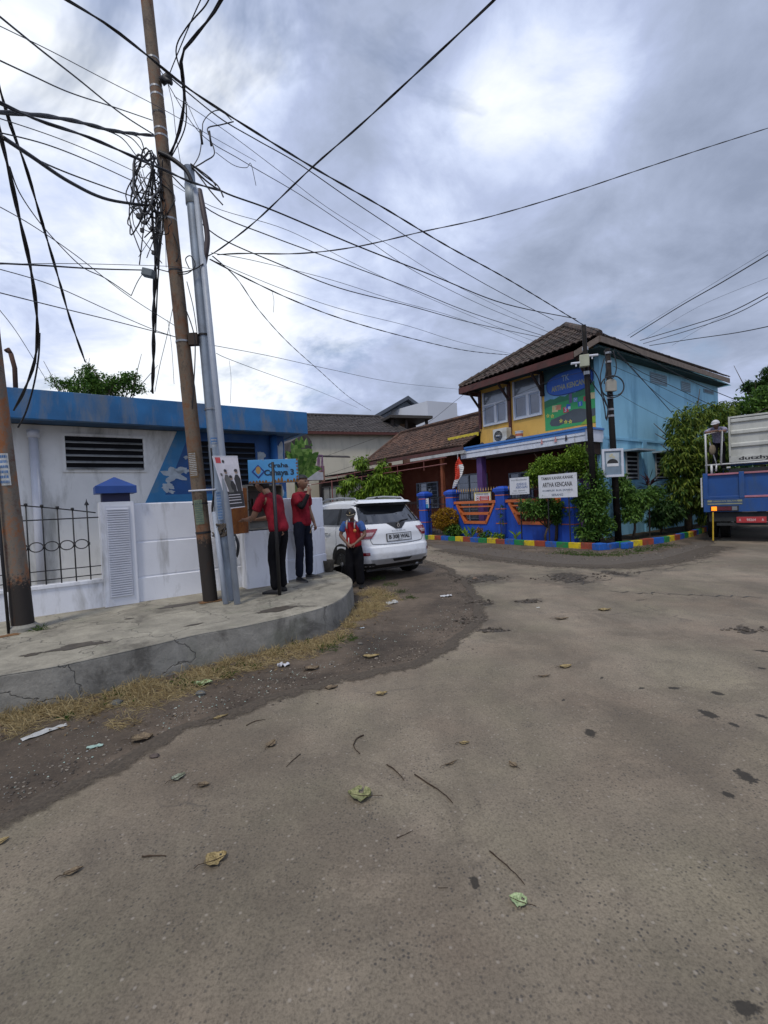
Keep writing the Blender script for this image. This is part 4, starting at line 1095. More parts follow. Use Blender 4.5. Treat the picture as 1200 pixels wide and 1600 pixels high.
# veranda: columns, floor, windows and doors in the dark
for u, n0 in ((4.72, .80), (.22, .70)):
    q = MB(); q.fbox(SF, u-.14, u+.14, n0-.14, n0+.14, .02, 3.30); q.fbox(SF, u-.2, u+.2, n0-.2, n0+.2, .02, .32); q.build('veranda_column', M_PURP, school, bevel=.01)
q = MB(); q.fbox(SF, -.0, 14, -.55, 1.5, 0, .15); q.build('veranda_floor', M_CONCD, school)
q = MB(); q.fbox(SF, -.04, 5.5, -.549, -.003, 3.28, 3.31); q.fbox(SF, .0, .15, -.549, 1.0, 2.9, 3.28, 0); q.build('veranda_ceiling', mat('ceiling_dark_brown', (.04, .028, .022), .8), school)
def dwin(F, u0, u1, z0, z1, n, parent, nm__='window', kind=0, fm=None, bars=True):
    q = MB(); fm = fm or mat('frame_blue_grey', (.18, .21, .26), .6)
    for a in ((u0, u1, z0, z0+.06), (u0, u1, z1-.06, z1), (u0, u0+.06, z0+.06, z1-.06), (u1-.06, u1, z0+.06, z1-.06), ((u0+u1)/2-.03, (u0+u1)/2+.03, z0+.06, z1-.06)):
        q.fbox(F, a[0], a[1], n+.003, n+.06, a[2], a[3], 0)
    o = q.build(nm__, fm, parent)
    q = MB(); q.fbox(F, u0+.06, u1-.06, n+.003, n+.012, z0+.06, z1-.06, 0)
    if bars:
        for i in range(1, 6):
            z = z0 + (z1-z0)*i/6; 
            q.fbox(F, u0+.06, (u0+u1)/2-.03, n+.012, n+.03, z-.012, z+.012, 1); q.fbox(F, (u0+u1)/2+.03, u1-.06, n+.012, n+.03, z-.012, z+.012, 1)
    q.build('pane', [M_GLASS, fm], o)
dwin(SF, 3.2, 4.4, 1.1, 2.6, -.55, school); dwin(SF, .8, 2.0, 1.1, 2.6, -.55, school)

# tiled wing
wing = thing('school_wing', SF.p(10, -3, 0), 'low orange red school wing with large brown clay tile roof beside the yellow front', 'building')
WU = 14.3
q = MB(); q.fbox(SF, L+.002, WU, -6.5, -.55, 0, 3.72); q.build('wall', mat('wing_wall_rust_red', (.13, .034, .018), .8, .15, 2, dirt=(.15, .05, .03), dirt_amt=.3), wing)
ez = 3.86
e0, e1 = SF.p(L-.1, 1.15, ez), SF.p(13.0, 1.15, ez); r0, r1 = SF.p(L+.0, -2.5, 5.88), SF.p(14.7, -2.5, 5.9)
e1 = SF.p(13.3, 1.0, ez)
tiled([e1, e0, r0, SF.p(14.3, -2.5, 5.88)], SF.n, 'roof', M_TILE2, wing)
tiled([SF.p(14.3, -2.5, 5.88), r0, SF.p(L, -6.6, 3.9), SF.p(15.5, -6.6, 3.9)], -SF.n, 'rear_roof', M_TILE2, wing)
q = MB(); q.tube([r0 + UP*.05, SF.p(14.3, -2.5, 5.93)], .11, 8); q.tube([SF.p(14.3, -2.5, 5.93), e1 + UP*.04], .10, 8); q.build('ridge_tiles', M_TILE2, wing)
q = MB(); q.obox(SF.p(L-.1, 1.16, ez-.20), SF.u*7.9, SF.n*.03, UP*.16, 0); q.build('eave_board', M_FASCIA, wing)
q = MB()
q.obox(SF.p(5.3, .25, 4.30), SF.u*1.9, SF.n*.04, UP*.16, 0); q.build('yellow_flashing', mat('flashing_yellow', (.52, .42, .03), .6), wing)
# flat lower lean-to strip of tiles seen below the yellow flashing and gutter
q = MB(); q.obox(SF.p(5.2, 1.2, 3.50), SF.u*3.6, SF.n*.10, UP*.13, 0); q.build('gutter', mat('gutter_pale', (.42, .43, .42), .5, .1, dirt=(.2, .2, .2)), wing)
dwin(SF, 6.0, 7.5, .25, 2.75, -.55, wing, 'door', fm=mat('frame_pale_grey', (.26, .29, .33), .6)); dwin(SF, 8.9, 10.6, 1.2, 2.55, -.55, wing, bars=True); dwin(SF, 4.9+.7, 5.95, .9, 2.7, -.55, wing, bars=False)
q = MB(); q.fbox(SF, 7.7, 7.95, -.54, -.50, 1.6, 2.1, 0); q.build('notice', mat('notice_tan', (.32, .22, .10), .7), wing)
for u in (6.9, 10.9):
    q = MB(); q.fbox(SF, u-.07, u+.07, .9, 1.04, .15, ez-.2); q.build('veranda_post', mat('post_rust_red', (.22, .07, .035), .7), wing)
# long red-brown pipe rail and carport frame running off to the left
cp = thing('carport', SF.p(14, 1.5, 0), 'dark corrugated carport with thin red pipe frame running left of the tiled wing', 'carport')
q = MB()
for z in (3.42, 3.14): q.tube([SF.p(6.0, 1.55, z), SF.p(19.5, 1.55, z-.15)], .025, 6)
for u in (7.5, 9.5, 11.5, 13.5, 15.5, 17.5, 19.4): q.tube([SF.p(u, 1.55, 2.97), SF.p(u, 1.55, 3.42)], .018, 6)
for u in (12.8, 16.2, 19.4): q.tube([SF.p(u, 1.55, 0), SF.p(u, 1.55, 3.1)], .035, 8)
q.build('pipe_frame', mat('pipe_red_brown', (.20, .07, .06), .6), cp)
q = MB()
k = 60
for i in range(k):
    u0, u1 = 12.0 + 9.0*i/k, 12.0 + 9.0*(i+1)/k; h0, h1 = .03*(i % 2), .03*((i+1) % 2)
    q.quad(SF.p(u0, 1.3, 3.45+h0), SF.p(u1, 1.3, 3.45+h1), SF.p(u1, -5.5, 4.1+h1), SF.p(u0, -5.5, 4.1+h0)); 
q.build('roof_sheet', mat('corrugated_dark', (.05, .042, .04), .7, .3), cp)
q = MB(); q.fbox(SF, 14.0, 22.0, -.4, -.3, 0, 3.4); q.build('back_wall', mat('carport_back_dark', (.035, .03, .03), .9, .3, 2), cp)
gt = thing('sheet_metal_gate', SF.p(15.5, .9, 0), 'tall pale grey sheet metal gate in a dark frame behind the white car', 'gate')
q = MB(); q.fbox(SF, 12.2, 18.6, .90, .93, .1, 2.75, 0); q.build('sheet_panel', mat('gate_sheet_grey', (.20, .20, .185), .55, .12, 3, dirt=(.12, .12, .11)), gt)
q = MB()
for i in range(8): q.fbox(SF, 12.2+.9*i, 12.26+.9*i, .931, .97, .1, 2.78, 0)
q.fbox(SF, 12.2, 18.6, .97, 1.0, 2.74, 2.80, 0); q.fbox(SF, 12.2, 18.6, .97, 1.0, 1.2, 1.25, 0)
q.build('gate_frame', M_IRON, gt)

# air conditioner and paint tub on the canopy
ac = thing('air_conditioner', SF.p(4.0, .35, 3.77), 'white air conditioner outdoor unit standing on the canopy under the yellow wall', 'air conditioner')
q = MB(); q.fbox(SF, 3.62, 4.32, .18, .48, 3.80, 4.38); q.fbox(SF, 3.68, 3.76, .16, .5, 3.772, 3.80); q.fbox(SF, 4.18, 4.26, .16, .5, 3.772, 3.80); q.build('casing', mat('ac_white', (.50, .50, .46), .5, .08, dirt=(.3, .28, .22)), ac, bevel=.012)
q = MB(); c = SF.p(4.04, .481, 4.09); x_, y_ = SF.u, UP
q.add([c + x_*.21*math.cos(a) + y_*.21*math.sin(a) for a in [2*math.pi*i/24 for i in range(24)]], [tuple(range(24))], 0)
for rr in (.21, .16, .11, .06): q.tube([c + SF.n*.006 + x_*rr*math.cos(a) + y_*rr*math.sin(a) for a in [2*math.pi*i/20 for i in range(20)]], .006, 5, closed=True, m=1)
q.tube([c + SF.n*.004 + x_*.1, c + SF.n*.004 - x_*.1], .04, 8, m=1)
q.build('fan_grille', [M_DARK, M_LOUV], ac)
tb = MB(); c = SF.p(2.95, .55, 3.77); tb.lathe(c, [(.13, 0), (.15, .30), (.16, .31), (.16, .34), (.135, .34)], 18, 0); tb.lathe(c, [(.1415, .14), (.1475, .24)], 18, 1)
tag(tb.build('paint_tub', [mat('tub_white', (.52, .52, .50), .5), mat('tub_red_label', (.45, .12, .05), .6)], smooth=False), 'white paint tub with a reddish label on the canopy beside the air conditioner', 'tub')
for u, r_, lb in ((3.38, .16, 'dark grey bundle on the canopy between air conditioner and paint tub'), (4.95, .10, 'small dark clump of debris on the left end of the canopy')):
    b = MB(); b.blob(SF.p(u, .45, 3.77+r_*.8), (r_, r_*.8, r_*.9), jit=.25); b.blob(SF.p(u+.15, .5, 3.77+r_*.5), (r_*.7, r_*.6, r_*.55), jit=.25)
    tag(b.build('canopy_clutter', mat('clutter_dark', (.06, .05, .045), .9, .3, 12)), lb, 'clutter')

# ================================================================ blue fence with orange trapezoid openings
M_FB = mat('fence_royal_blue', (.012, .075, .46), .6, .12, 2, bump=.15, dirt=(.01, .04, .24), dirt_amt=.35, streak=True)
M_FO = mat('trim_orange', (.50, .13, .035), .6, .12, 3)
fence = thing('school_fence', SF.p(2.5, 1.9, 0), 'royal blue masonry fence with orange trapezoid openings and iron spikes in front of the school', 'fence')
def fpillar(u, z1=1.78):
    q = MB(); q.fbox(SF, u-.21, u+.21, 1.72, 2.06, 0, z1-.02, 0); q.fbox(SF, u-.24, u+.24, 1.69, 2.09, z1-.02, z1+.03, 0)
    q.fbox(SF, u-.27, u+.27, 1.66, 2.12, z1+.03, z1+.13, 0)
    b = [SF.p(u-.27, 2.12, z1+.13), SF.p(u+.27, 2.12, z1+.13), SF.p(u+.27, 1.66, z1+.13), SF.p(u-.27, 1.66, z1+.13)]; t = [SF.p(u-.12, 1.98, z1+.22), SF.p(u+.12, 1.98, z1+.22), SF.p(u+.12, 1.8, z1+.22), SF.p(u-.12, 1.8, z1+.22)]
    q.add(b+t, [(0, 1, 5, 4), (1, 2, 6, 5), (2, 3, 7, 6), (3, 0, 4, 7), (4, 5, 6, 7)], 0)
    for z in (z1-.12, z1-.62, z1-1.15): q.fbox(SF, u-.213, u+.213, 2.06, 2.068, z, z+.03, 1); q.fbox(SF, u-.218, u-.21, 1.75, 2.065, z, z+.03, 1)
    return q.build('pillar', [M_FB, M_FO], fence)
for u in (7.15, 5.40, 2.75, .05): fpillar(u)
def bay(u0, u1):
    """wall bay with a trapezoid hole between u0 < u1"""
    zt, zb = 1.40, .62; n0, n1 = 1.82, 1.96
    a, b = u0+.12, u1-.12; c, d = u0+.55, u1-.55
    q = MB(); fz = zt
    q.fbox(SF, u0, u1, n0, n1, 0, zb, 0)
    for pts in ([(u0, zb), (c, zb), (a, zt), (u0, zt)], [(d, zb), (u1, zb), (u1, zt), (b, zt)]):
        q.prism([SF.p(u, n0, z) for u, z in pts], SF.n*(n1-n0), 0)
    q.build('bay_wall', M_FB, fence)
    q = MB()
    q.fbox(SF, u0, u1, n0-.03, n1+.05, zt, zt+.10, 0)
    def bar(p0, p1, w):
        P0, P1 = SF.p(p0[0], n0-.015, p0[1]), SF.p(p1[0], n0-.015, p1[1]); dd = (P1-P0).normalized(); s_ = dd.cross(SF.n).normalized()
        q.obox(P0 - s_*w/2, P1-P0, s_*w, SF.n*(n1-n0+.05), 0)
    bar((a+.02, zt-.01), (c+.02, zb+.02), .10); bar((b-.02, zt-.01), (d-.02, zb+.02), .10); bar((c-.03, zb+.04), (d+.03, zb+.04), .10)
    bar((a+.08, zt-.12), (b-.08, zt-.12), .05); 
    z = (zt+zb)/2 - .0; t = (zt-z)/(zt-zb); bar((a+(c-a)*t, z), (b-(b-d)*t, z), .10)
    q.build('trapezoid_trim', M_FO, fence)
    # iron spikes above
    q = MB(); 
    q.fbox(SF, u0, u1, 1.87, 1.90, 1.52, 1.55, 0); q.fbox(SF, u0, u1, 1.87, 1.90, 1.80, 1.825, 0)
    k = int((u1-u0)/.13)
    for i in range(k):
        u = u0 + (u1-u0)*(i+.5)/k
        q.tube([SF.p(u, 1.885, 1.50), SF.p(u, 1.885, 1.86)], .011, 6, 0)
        q.lathe(SF.p(u, 1.885, 1.86), [(.008, 0), (.024, .04), (.003, .15)], 6, 1)
    q.build('iron_spikes', [M_IRON, mat('spike_gold', (.42, .27, .09), .5)], fence)
bay(2.96, 5.19); bay(.26, 2.54)
gate2 = thing('iron_gate', SF.p(6.3, 1.9, 0), 'black iron bar gate between two blue pillars at the left end of the school fence', 'gate')
q = MB()
for i in range(13): q.tube([SF.p(5.65+.105*i, 1.9, .12), SF.p(5.65+.105*i, 1.9, 1.75)], .011, 6)
for z in (.14, .9, 1.4, 1.7): q.fbox(SF, 5.62, 6.93, 1.885, 1.915, z, z+.035)
q.build('bars', M_IRON, gate2)
q = MB(); q.fbox(SF, 7.38, 11.8, 1.86, 1.94, 0, .5, 0)
for i in range(40): q.tube([SF.p(7.42+.11*i, 1.9, .5), SF.p(7.42+.11*i, 1.9, 1.6)], .010, 5, 1)
q.fbox(SF, 7.38, 11.8, 1.885, 1.915, 1.5, 1.53, 1)
q.build('left_bay', [M_FB, M_IRON], fence)
# signs on the fence
def sign(name, F, u0, u1, z0, z1, n, label, lines, base, ink, border=None, posts=None, extra=None, t=.02):
    s_ = thing(name, F.p((u0+u1)/2, n, z0), label, 'sign')
    q = MB(); q.fbox(F, u0, u1, n, n+t, z0, z1, 0)
    if border: 
        b = .035
        for a in ((u0, u1, z0, z0+b), (u0, u1, z1-b, z1), (u0, u0+b, z0+b, z1-b), (u1-b, u1, z0+b, z1-b)): q.fbox(F, a[0], a[1], n+t, n+t+.006, a[2], a[3], 1)
    q.build('board', [base, border or base], s_)
    dirx = F.u if F.u.dot(Vector((1, 0, 0))) > 0 else -F.u
    for body, fu, fz, w_, h_, mi in lines:
        q = MB()
        cu = (u0 + (u1-u0)*fu) if dirx == F.u else (u1 - (u1-u0)*fu)
        add_text(q, body, F.p(cu, n+t+.002, z0+(z1-z0)*fz), dirx, UP, w=(u1-u0)*w_, h=(z1-z0)*h_, m=0, bold=.022)
        q.build('lettering', ink[mi], s_)
    if extra: extra(s_, n+t)
    if posts:
        q = MB()
        for u in posts: q.tube([F.p(u, n-.02, 0), F.p(u, n-.02, z1)], .022, 8)
        q.build('posts', M_IRON, s_)
    return s_
INK = mat('ink_black_paint', (.02, .02, .022), .6); INKB = mat('ink_blue', (.03, .08, .25), .6); INKR = mat('ink_red', (.45, .03, .03), .6); BW = mat('board_white', (.60, .62, .66), .6, .06, dirt=(.4, .4, .4), dirt_amt=.2); YB = mat('board_cream_yellow', (.55, .45, .15), .6)
a, b = SF.px(842, 757, 2.72), SF.px(902, 757, 2.72); t_, b_ = SF.px(872, 740.5, 2.72), SF.px(872, 777.5, 2.72)
sign('school_name_board', SF, b[0], a[0], b_[1], t_[1], 2.72, 'large white board lettered ARTHA KENCANA in black, standing in the shrubs', [
    ('TAMAN KANAK-KANAK', .5, .84, .84, .13, 0), ('ARTHA KENCANA', .5, .56, .78, .20, 0), ('KOMPLEK BUA (KPAN)', .5, .30, .78, .10, 1), ('SERANG', .5, .12, .30, .10, 1)], BW, [INK, mat('ink_grey_blue', (.10, .13, .19), .6)], posts=(b[0]+.3, a[0]-.3))
a, b = SF.px(797, 758, 2.65), SF.px(827, 758, 2.65); t_, b_ = SF.px(812, 746, 2.65), SF.px(812, 772.5, 2.65)
sign('notice_board', SF, b[0], a[0], b_[1], t_[1], 2.65, 'small white notice board with faded blue writing beside the blue fence pillar', [
    ('POS PELAYANAN', .5, .85, .8, .09, 0), ('GUGUS XI', .62, .60, .5, .15, 1), ('AGRO-GUPU', .62, .42, .6, .15, 1), ('KEC. SERANG', .5, .22, .6, .08, 0), ('KOTA SERANG PROVINSI BANTEN', .5, .09, .8, .05, 0)], BW, [mat('ink_grey', (.18, .19, .24), .6), INKB], posts=((a[0]+b[0])/2,))
a, b = SF.px(741.5, 776, 1.98), SF.px(767.5, 776, 1.98); t_, b_ = SF.px(754, 769, 1.98), SF.px(754, 784.5, 1.98)
def redpart(s_, n):
    q = MB(); w_ = a[0]-b[0]; h_ = t_[1]-b_[1]
    fpoly(q, SF, [(b[0]+w_*.1, b_[1]+h_*.15), (b[0]+w_*.66, b_[1]+h_*.15), (b[0]+w_*.66, b_[1]+h_*.62), (b[0]+w_*.1, b_[1]+h_*.62)], n, 0, .004)
    fpoly(q, SF, circ(a[0]-w_*.22, b_[1]+h_*.38, w_*.10), n, 0, .004); fpoly(q, SF, circ(a[0]-w_*.22, b_[1]+h_*.38, w_*.075), n, 1, .006); fpoly(q, SF, circ(a[0]-w_*.22, b_[1]+h_*.38, w_*.045, w_*.03), n, 2, .008)
    for i in range(3): fpoly(q, SF, [(b[0]+w_*.16, b_[1]+h_*(.22+.14*i)), (b[0]+w_*.6, b_[1]+h_*(.22+.14*i)), (b[0]+w_*.6, b_[1]+h_*(.27+.14*i)), (b[0]+w_*.16, b_[1]+h_*(.27+.14*i))], n, 1, .007)
    q.build('red_panel', [INKR, BW, INK], s_)
sign('parking_notice', SF, b[0], a[0], b_[1], t_[1], 1.98, 'small yellow edged notice with a red panel hung on the fence spikes', [('DILARANG PARKIR', .5, .80, .75, .16, 0)], BW, [INK], border=YB, extra=redpart)
a, b = SF.px(658, 785, 1.98), SF.px(670, 785, 1.98); t_, b_ = SF.px(664, 779, 1.98), SF.px(664, 794, 1.98)
def bluepart(s_, n):
    q = MB(); fpoly(q, SF, [(b[0], b_[1]), (a[0], b_[1]), (a[0], b_[1]+(t_[1]-b_[1])*.42), (b[0], b_[1]+(t_[1]-b_[1])*.42)], n, 0, .003); q.build('blue_band', mat('band_blue', (.03, .22, .42), .6), s_)
sign('gate_plaque', SF, b[0]-.02, a[0]-.02, b_[1], t_[1], 1.99, 'small white and blue plaque on the black gate left of the flag', [('BUKA', .5, .78, .6, .14, 0), ('SENIN-SABTU', .5, .56, .8, .10, 0)], BW, [INKB], extra=bluepart)

# flag
fl = thing('flag', SF.p(5.1, 1.75, 0), 'limp red and white flag on a thin pole beside the blue fence pillar', 'flag')
q = MB(); fb, ft_ = SF.pw(718, 782, 1.7), SF.pw(715, 711, 1.7); q.tube([SF.p(SF.px(718, 782, 1.7)[0], 1.7, .15), ft_], .014, 8); q.lathe(ft_, [(.012, 0), (.025, .03), (.002, .07)], 8); q.build('pole', mat('flag_pole_pale', (.42, .42, .42), .5), fl)
q = MB(); nu, nv = 18, 16
rows = [((716.5, 714), (717.5, 716)), ((713, 724), (720, 722)), ((711, 735), (724, 731)), ((709.5, 746), (723, 742)), ((708.5, 755), (718, 750)), ((708, 764), (713, 760))]
def fp(i, j):
    s_, t = j/nv, i/nu*(len(rows)-1); k = min(int(t), len(rows)-2); f_ = t-k
    a = [rows[k][0][m_]*(1-f_) + rows[k+1][0][m_]*f_ for m_ in (0, 1)]; b = [rows[k][1][m_]*(1-f_) + rows[k+1][1][m_]*f_ for m_ in (0, 1)]
    p = SF.pw(a[0]*(1-s_)+b[0]*s_, a[1]*(1-s_)+b[1]*s_, 1.75)
    return p + SF.n*(.05*math.sin(s_*9 + t*1.5)*min(1, t))
for i in range(nu):
    for j in range(nv):
        t, s_ = i/nu, j/nv; q.quad(fp(i, j), fp(i+1, j), fp(i+1, j+1), fp(i, j+1), 1 if (t > .72 or (s_ > .62 and .25 < t)) else 0)
o = q.build('cloth', [mat('flag_red', (.60, .06, .035), .8, .08), mat('flag_white', (.70, .70, .70), .8, .05)], fl, smooth=True)
s_ = o.modifiers.new('thick', 'SOLIDIFY'); s_.thickness = .004

# ================================================================ painted kerbs
KC = [mat('kerb_yellow', (.58, .44, .02), .7, .12, 9, bump=.3, dirt=(.18, .15, .09), dirt_amt=.35, dirt_scale=6), mat('kerb_red', (.28, .06, .035), .7, .15, 9, bump=.3, dirt=(.12, .08, .06), dirt_amt=.4, dirt_scale=6), mat('kerb_blue', (.02, .10, .38), .7, .15, 9, bump=.3, dirt=(.10, .10, .12), dirt_amt=.35, dirt_scale=6), mat('kerb_green', (.02, .20, .06), .7, .15, 9, bump=.3, dirt=(.10, .12, .07), dirt_amt=.35, dirt_scale=6)]
def painted_kerb(pts, name, label, order, bl=.42, h=.17, w=.14, seed=1):
    q = MB(); r = random.Random(seed); idx = 0
    for i in range(len(pts)-1):
        a, b = Vector(pts[i]), Vector(pts[i+1]); d = (b-a); Ln = d.length; k = max(1, round(Ln/bl)); d.normalize(); nn = Vector((-d.y, d.x, 0))
        for j in range(k):
            hh = h + r.uniform(-.012, .012); s0 = Ln*j/k; jn = r.uniform(-.012, .012)
            q.obox(a + d*(s0+.002) - nn*(w/2+jn) - UP*.03, d*(Ln/k-.004), nn*w, UP*(hh+.03), order[idx % len(order)]); idx += 1
    o = q.build(name, KC, bevel=.012); tag(o, label, 'kerb'); return o
K0, K1 = SF.p(6.3, 2.8, 0), SF.p(-1.25, 2.8, 0)
painted_kerb([K0, K1], 'painted_kerb', 'rainbow painted kerb below the blue fence, running from the gate to the corner', [3, 0, 1, 2], .405)
c1 = G(956, 862)
kc = MB(); q = MB()
kk = [G(965, 856), G(1035, 848), G(1080, 838), G(1112, 826)]
kk = [Vector((p.x, p.y, 0)) for p in kk]
painted_kerb([SF.p(-1.55, 2.75, 0), kk[0], kk[0].lerp(kk[1], .5), kk[1], kk[2], kk[3]], 'painted_kerb', 'rainbow painted kerb bending right past the framed sign towards the truck', [2, 3, 0, 1], .42, seed=4)
q.box(SF.p(-1.42, 2.86, .09), (.30, .26, .20), rot=Matrix.Rotation(R(20), 3, 'Z')); tag(q.build('corner_block', KC[2], bevel=.02), 'loose blue painted block at the kerb corner', 'block')
q = MB(); q.box(SF.p(-1.85, 2.2, .09), (.42, .16, .18), rot=Matrix.Rotation(R(35), 3, 'Z')); tag(q.build('corner_block', KC[2], bevel=.02), 'blue block lying behind the kerb beneath the framed sign', 'block')
# planting soil behind the kerbs
M_SOIL = mat('garden_soil', (.055, .042, .028), .95, .35, 6, bump=.8, bscale=25)
bed = sheet([SF.p(6.2, 2.72, 0), SF.p(-1.3, 2.72, 0), kk[0]+Vector((0, .1, 0)), kk[1]+Vector((0, .1, 0)), kk[2], kk[3], BS.p(SL, .1, 0)+Vector((1.5, 3, 0)), BS.p(0, .1, 0), SF.p(0, .5, 0), SF.p(6.2, 1.9, 0)], .06, 'garden_bed', M_SOIL); bed['kind'] = 'structure'

# ================================================================ corner poles, junction boxes, framed sign
M_BPOLE = mat('black_pole', (.008, .007, .007), .7, .3, 5, dirt=(.04, .03, .025), dirt_amt=.2)
qa, ta = G(930, 862), D(912, 508, 13.4)
qa = Vector((D(931, 800, 13.6).x, 13.6, 0))
poleA = thing('utility_pole', qa, 'slim black pole with a pale junction box, left of its twin at the school corner', 'pole')
q = MB(); q.tube([qa, qa.lerp(ta, .45), ta], [.10, .085, .06], 12); q.build('shaft', M_BPOLE, poleA, smooth=True)
def onA(y): return D({505: 912, 560: 915.5, 640: 920.5, 700: 924}.get(y, 912 + (y-508)*.062), y, 13.45)
for y in (545, 583): c = onA(y); q = MB(); q.tube([c - UP*.05, c + UP*.05], .085, 12); q.build('steel_band', M_BAND, poleA)
q = MB(); c = D(913, 564, 13.3); q.box(c, (.26, .16, .34), rot=Matrix.Rotation(R(-20), 3, 'Z')); jb = q.build('junction_box', mat('box_khaki_grey', (.34, .36, .27), .5, .1), poleA, bevel=.015)
q = MB(); 
for (x, y, l) in ((900, 568, .28), (925, 556, .34)):
    c = D(x, y, 13.3); q.tube([c - Vector((l/2, 0, 0)), c + Vector((l/2, 0, .02))], .035, 8); q.tube([c, c - UP*.09], .02, 6)
q.build('insulator_clamps', M_PIPEW, poleA)
qb = G(963, 846); qb = Vector((D(965, 800, 13.9).x, 13.9, 0)); tb_ = D(949, 545, 13.9)
poleB = thing('utility_pole', qb, 'black pole carrying the small framed sign and a round cable loop at the school corner', 'pole')
q = MB(); q.tube([qb, qb.lerp(tb_, .5), tb_], [.10, .09, .075], 12); q.build('shaft', M_BPOLE, poleB, smooth=True)
for y in (552, 566, 622, 640, 650): c = D(949.3+(y-545)*.053, y, 13.9); q = MB(); q.tube([c - UP*.03, c + UP*.03], .093, 12); q.build('steel_band', M_BAND, poleB)
q = MB(); c = D(953, 603, 13.75); pts8 = [(-.15, -.18), (.15, -.18), (.15, .10), (.08, .18), (-.08, .18), (-.15, .10)]
q.prism([c + Vector((a, 0, b)) for a, b in pts8], Vector((0, -.12, 0))); q.build('junction_box', mat('box_tan_grey', (.30, .29, .25), .5, .1), poleB, bevel=.012)
q = MB()
lp = [D(957 + 18*math.cos(a), 604 + 17*math.sin(a), 13.6) for a in [2*math.pi*i/28 for i in range(28)]]
q.tube(lp, .018, 6, closed=True); q.tube([D(960 + 15*math.cos(a), 603 + 15*math.sin(a), 13.65) for a in [-2.4 + 4.6*i/20 for i in range(21)]], .014, 6)
for pts in (((944, 560), (938, 590), (942, 615), (950, 640), (948, 657)), ((918, 585), (930, 605), (942, 622), (950, 638)), ((958, 548), (963, 570), (961, 585), (956, 592)), ((944, 548), (948, 570), (944, 600)), ((925, 575), (935, 592), (941, 620), (945, 640), (947, 655), (950, 640))):
    q.tube(sm([D(x, y, 13.6) for x, y in pts]), .015, 6)
q.build('cable_loops', M_CABLE, poleB, smooth=True)
fs_ = thing('framed_sign', D(957, 745, 13.5), 'white framed square sign with a black hump symbol, fixed to the pole among the shrubs', 'sign')
c = D(956.5, 723.5, 13.55); ex = Vector((.995, -.06, 0)).normalized(); ny = Vector((-ex.y, ex.x, 0)); ny = -ny if ny.y > 0 else ny
wS, hS = .62, .84
q = MB(); q.obox(c - ex*wS/2 - UP*hS/2, ex*wS, ny*.03, UP*hS, 0); q.build('panel', mat('sign_panel_blue_grey', (.16, .22, .28), .4), fs_)
q = MB()
for o_, a_, b2 in ((c - ex*wS/2 - UP*hS/2, ex*.07, UP*hS), (c + ex*(wS/2-.07) - UP*hS/2, ex*.07, UP*hS), (c - ex*(wS/2-.07) + UP*(hS/2-.07), ex*(wS-.14), UP*.07), (c - ex*(wS/2-.07) - UP*hS/2, ex*(wS-.14), UP*.07)): q.obox(o_ + ny*.031, a_, ny*.03, b2, 0)
q.build('frame', mat('sign_frame_white', (.50, .53, .60), .4), fs_, bevel=.006)
q = MB(); ff_ = c + ny*.034
q.poly([ff_ + ex*a_ + UP*b2 for a_, b2 in ((-.19, -.02), (.19, -.02), (.19, .30), (-.19, .30))], 1)
q.poly([ff_ + ny*.003 + ex*(.16*math.cos(a)) + UP*(-.01 + .13*math.sin(a)) for a in [math.pi*i/16 for i in range(17)]], 0)
q.poly([ff_ + ny*.003 + ex*a_ + UP*b2 for a_, b2 in ((-.17, -.10), (.17, -.10), (.17, -.015), (-.17, -.015))], 2)
for a, b3, rr_ in ((-.05, .21, .045), (.03, .17, .04), (-.01, .25, .03)):
    q.poly([ff_ + ny*.003 + ex*(a+rr_*math.cos(t)) + UP*(b3+rr_*math.sin(t)) for t in [2*math.pi*i/10 for i in range(10)]], 3)
q.build('hump_symbol', [INK, mat('symbol_pale', (.40, .45, .48), .5), mat('symbol_white', (.58, .60, .62), .5), mat('symbol_cream', (.45, .43, .30), .6)], fs_)
# ================================================================ houses behind
cream = thing('cream_house', D(555, 700, 27), 'cream walled house with a dark brown tiled roof behind the carport', 'house')
CF = Frame(D(480, 700, 33), W_AZ+14)
q = MB(); a, b = CF.px(480, 668, 0), CF.px(622, 683, 0)
zt = (a[1]+b[1])/2
q.fbox(CF, -3.5, b[0]+.3, -7, 0, 0, zt); q.build('wall', mat('wall_cream', (.50, .47, .38), .8, .05, .6, dirt=(.40, .38, .31), dirt_amt=.3, streak=True), cream)
r0, r1 = CF.px(487, 644, -3.0), CF.px(590, 654, -3.0); rz = (r0[1]+r1[1])/2
A, B = CF.p(-3.9, .5, zt-.05), CF.p(b[0]+.8, .5, zt-.05)
tiled([A, B, CF.p(r1[0]+.3, -3.4, rz), CF.p(r0[0]-2, -3.4, rz)], CF.n, 'roof', M_TILEG, cream, tw=.3, tl=.35)
tiled([B, CF.p(b[0]+.8, -7.4, zt-.05), CF.p(r1[0]+.3, -3.4, rz)], CF.u, 'roof_hip', M_TILEG, cream, tw=.3, tl=.35)
q = MB(); q.obox(CF.p(-3.9, .48, zt-.22), CF.u*(b[0]+4.7), CF.n*.05, UP*.2); q.build('fascia_board', mat('fascia_maroon', (.10, .04, .035), .7), cream)
q = MB(); q.tube([CF.p(r0[0]-2, -3.4, rz+.05), CF.p(r1[0]+.3, -3.4, rz+.05)], .14, 8); q.tube([CF.p(r1[0]+.3, -3.4, rz+.05), B+UP*.05], .12, 8); q.build('ridge_tiles', M_TILEG, cream)
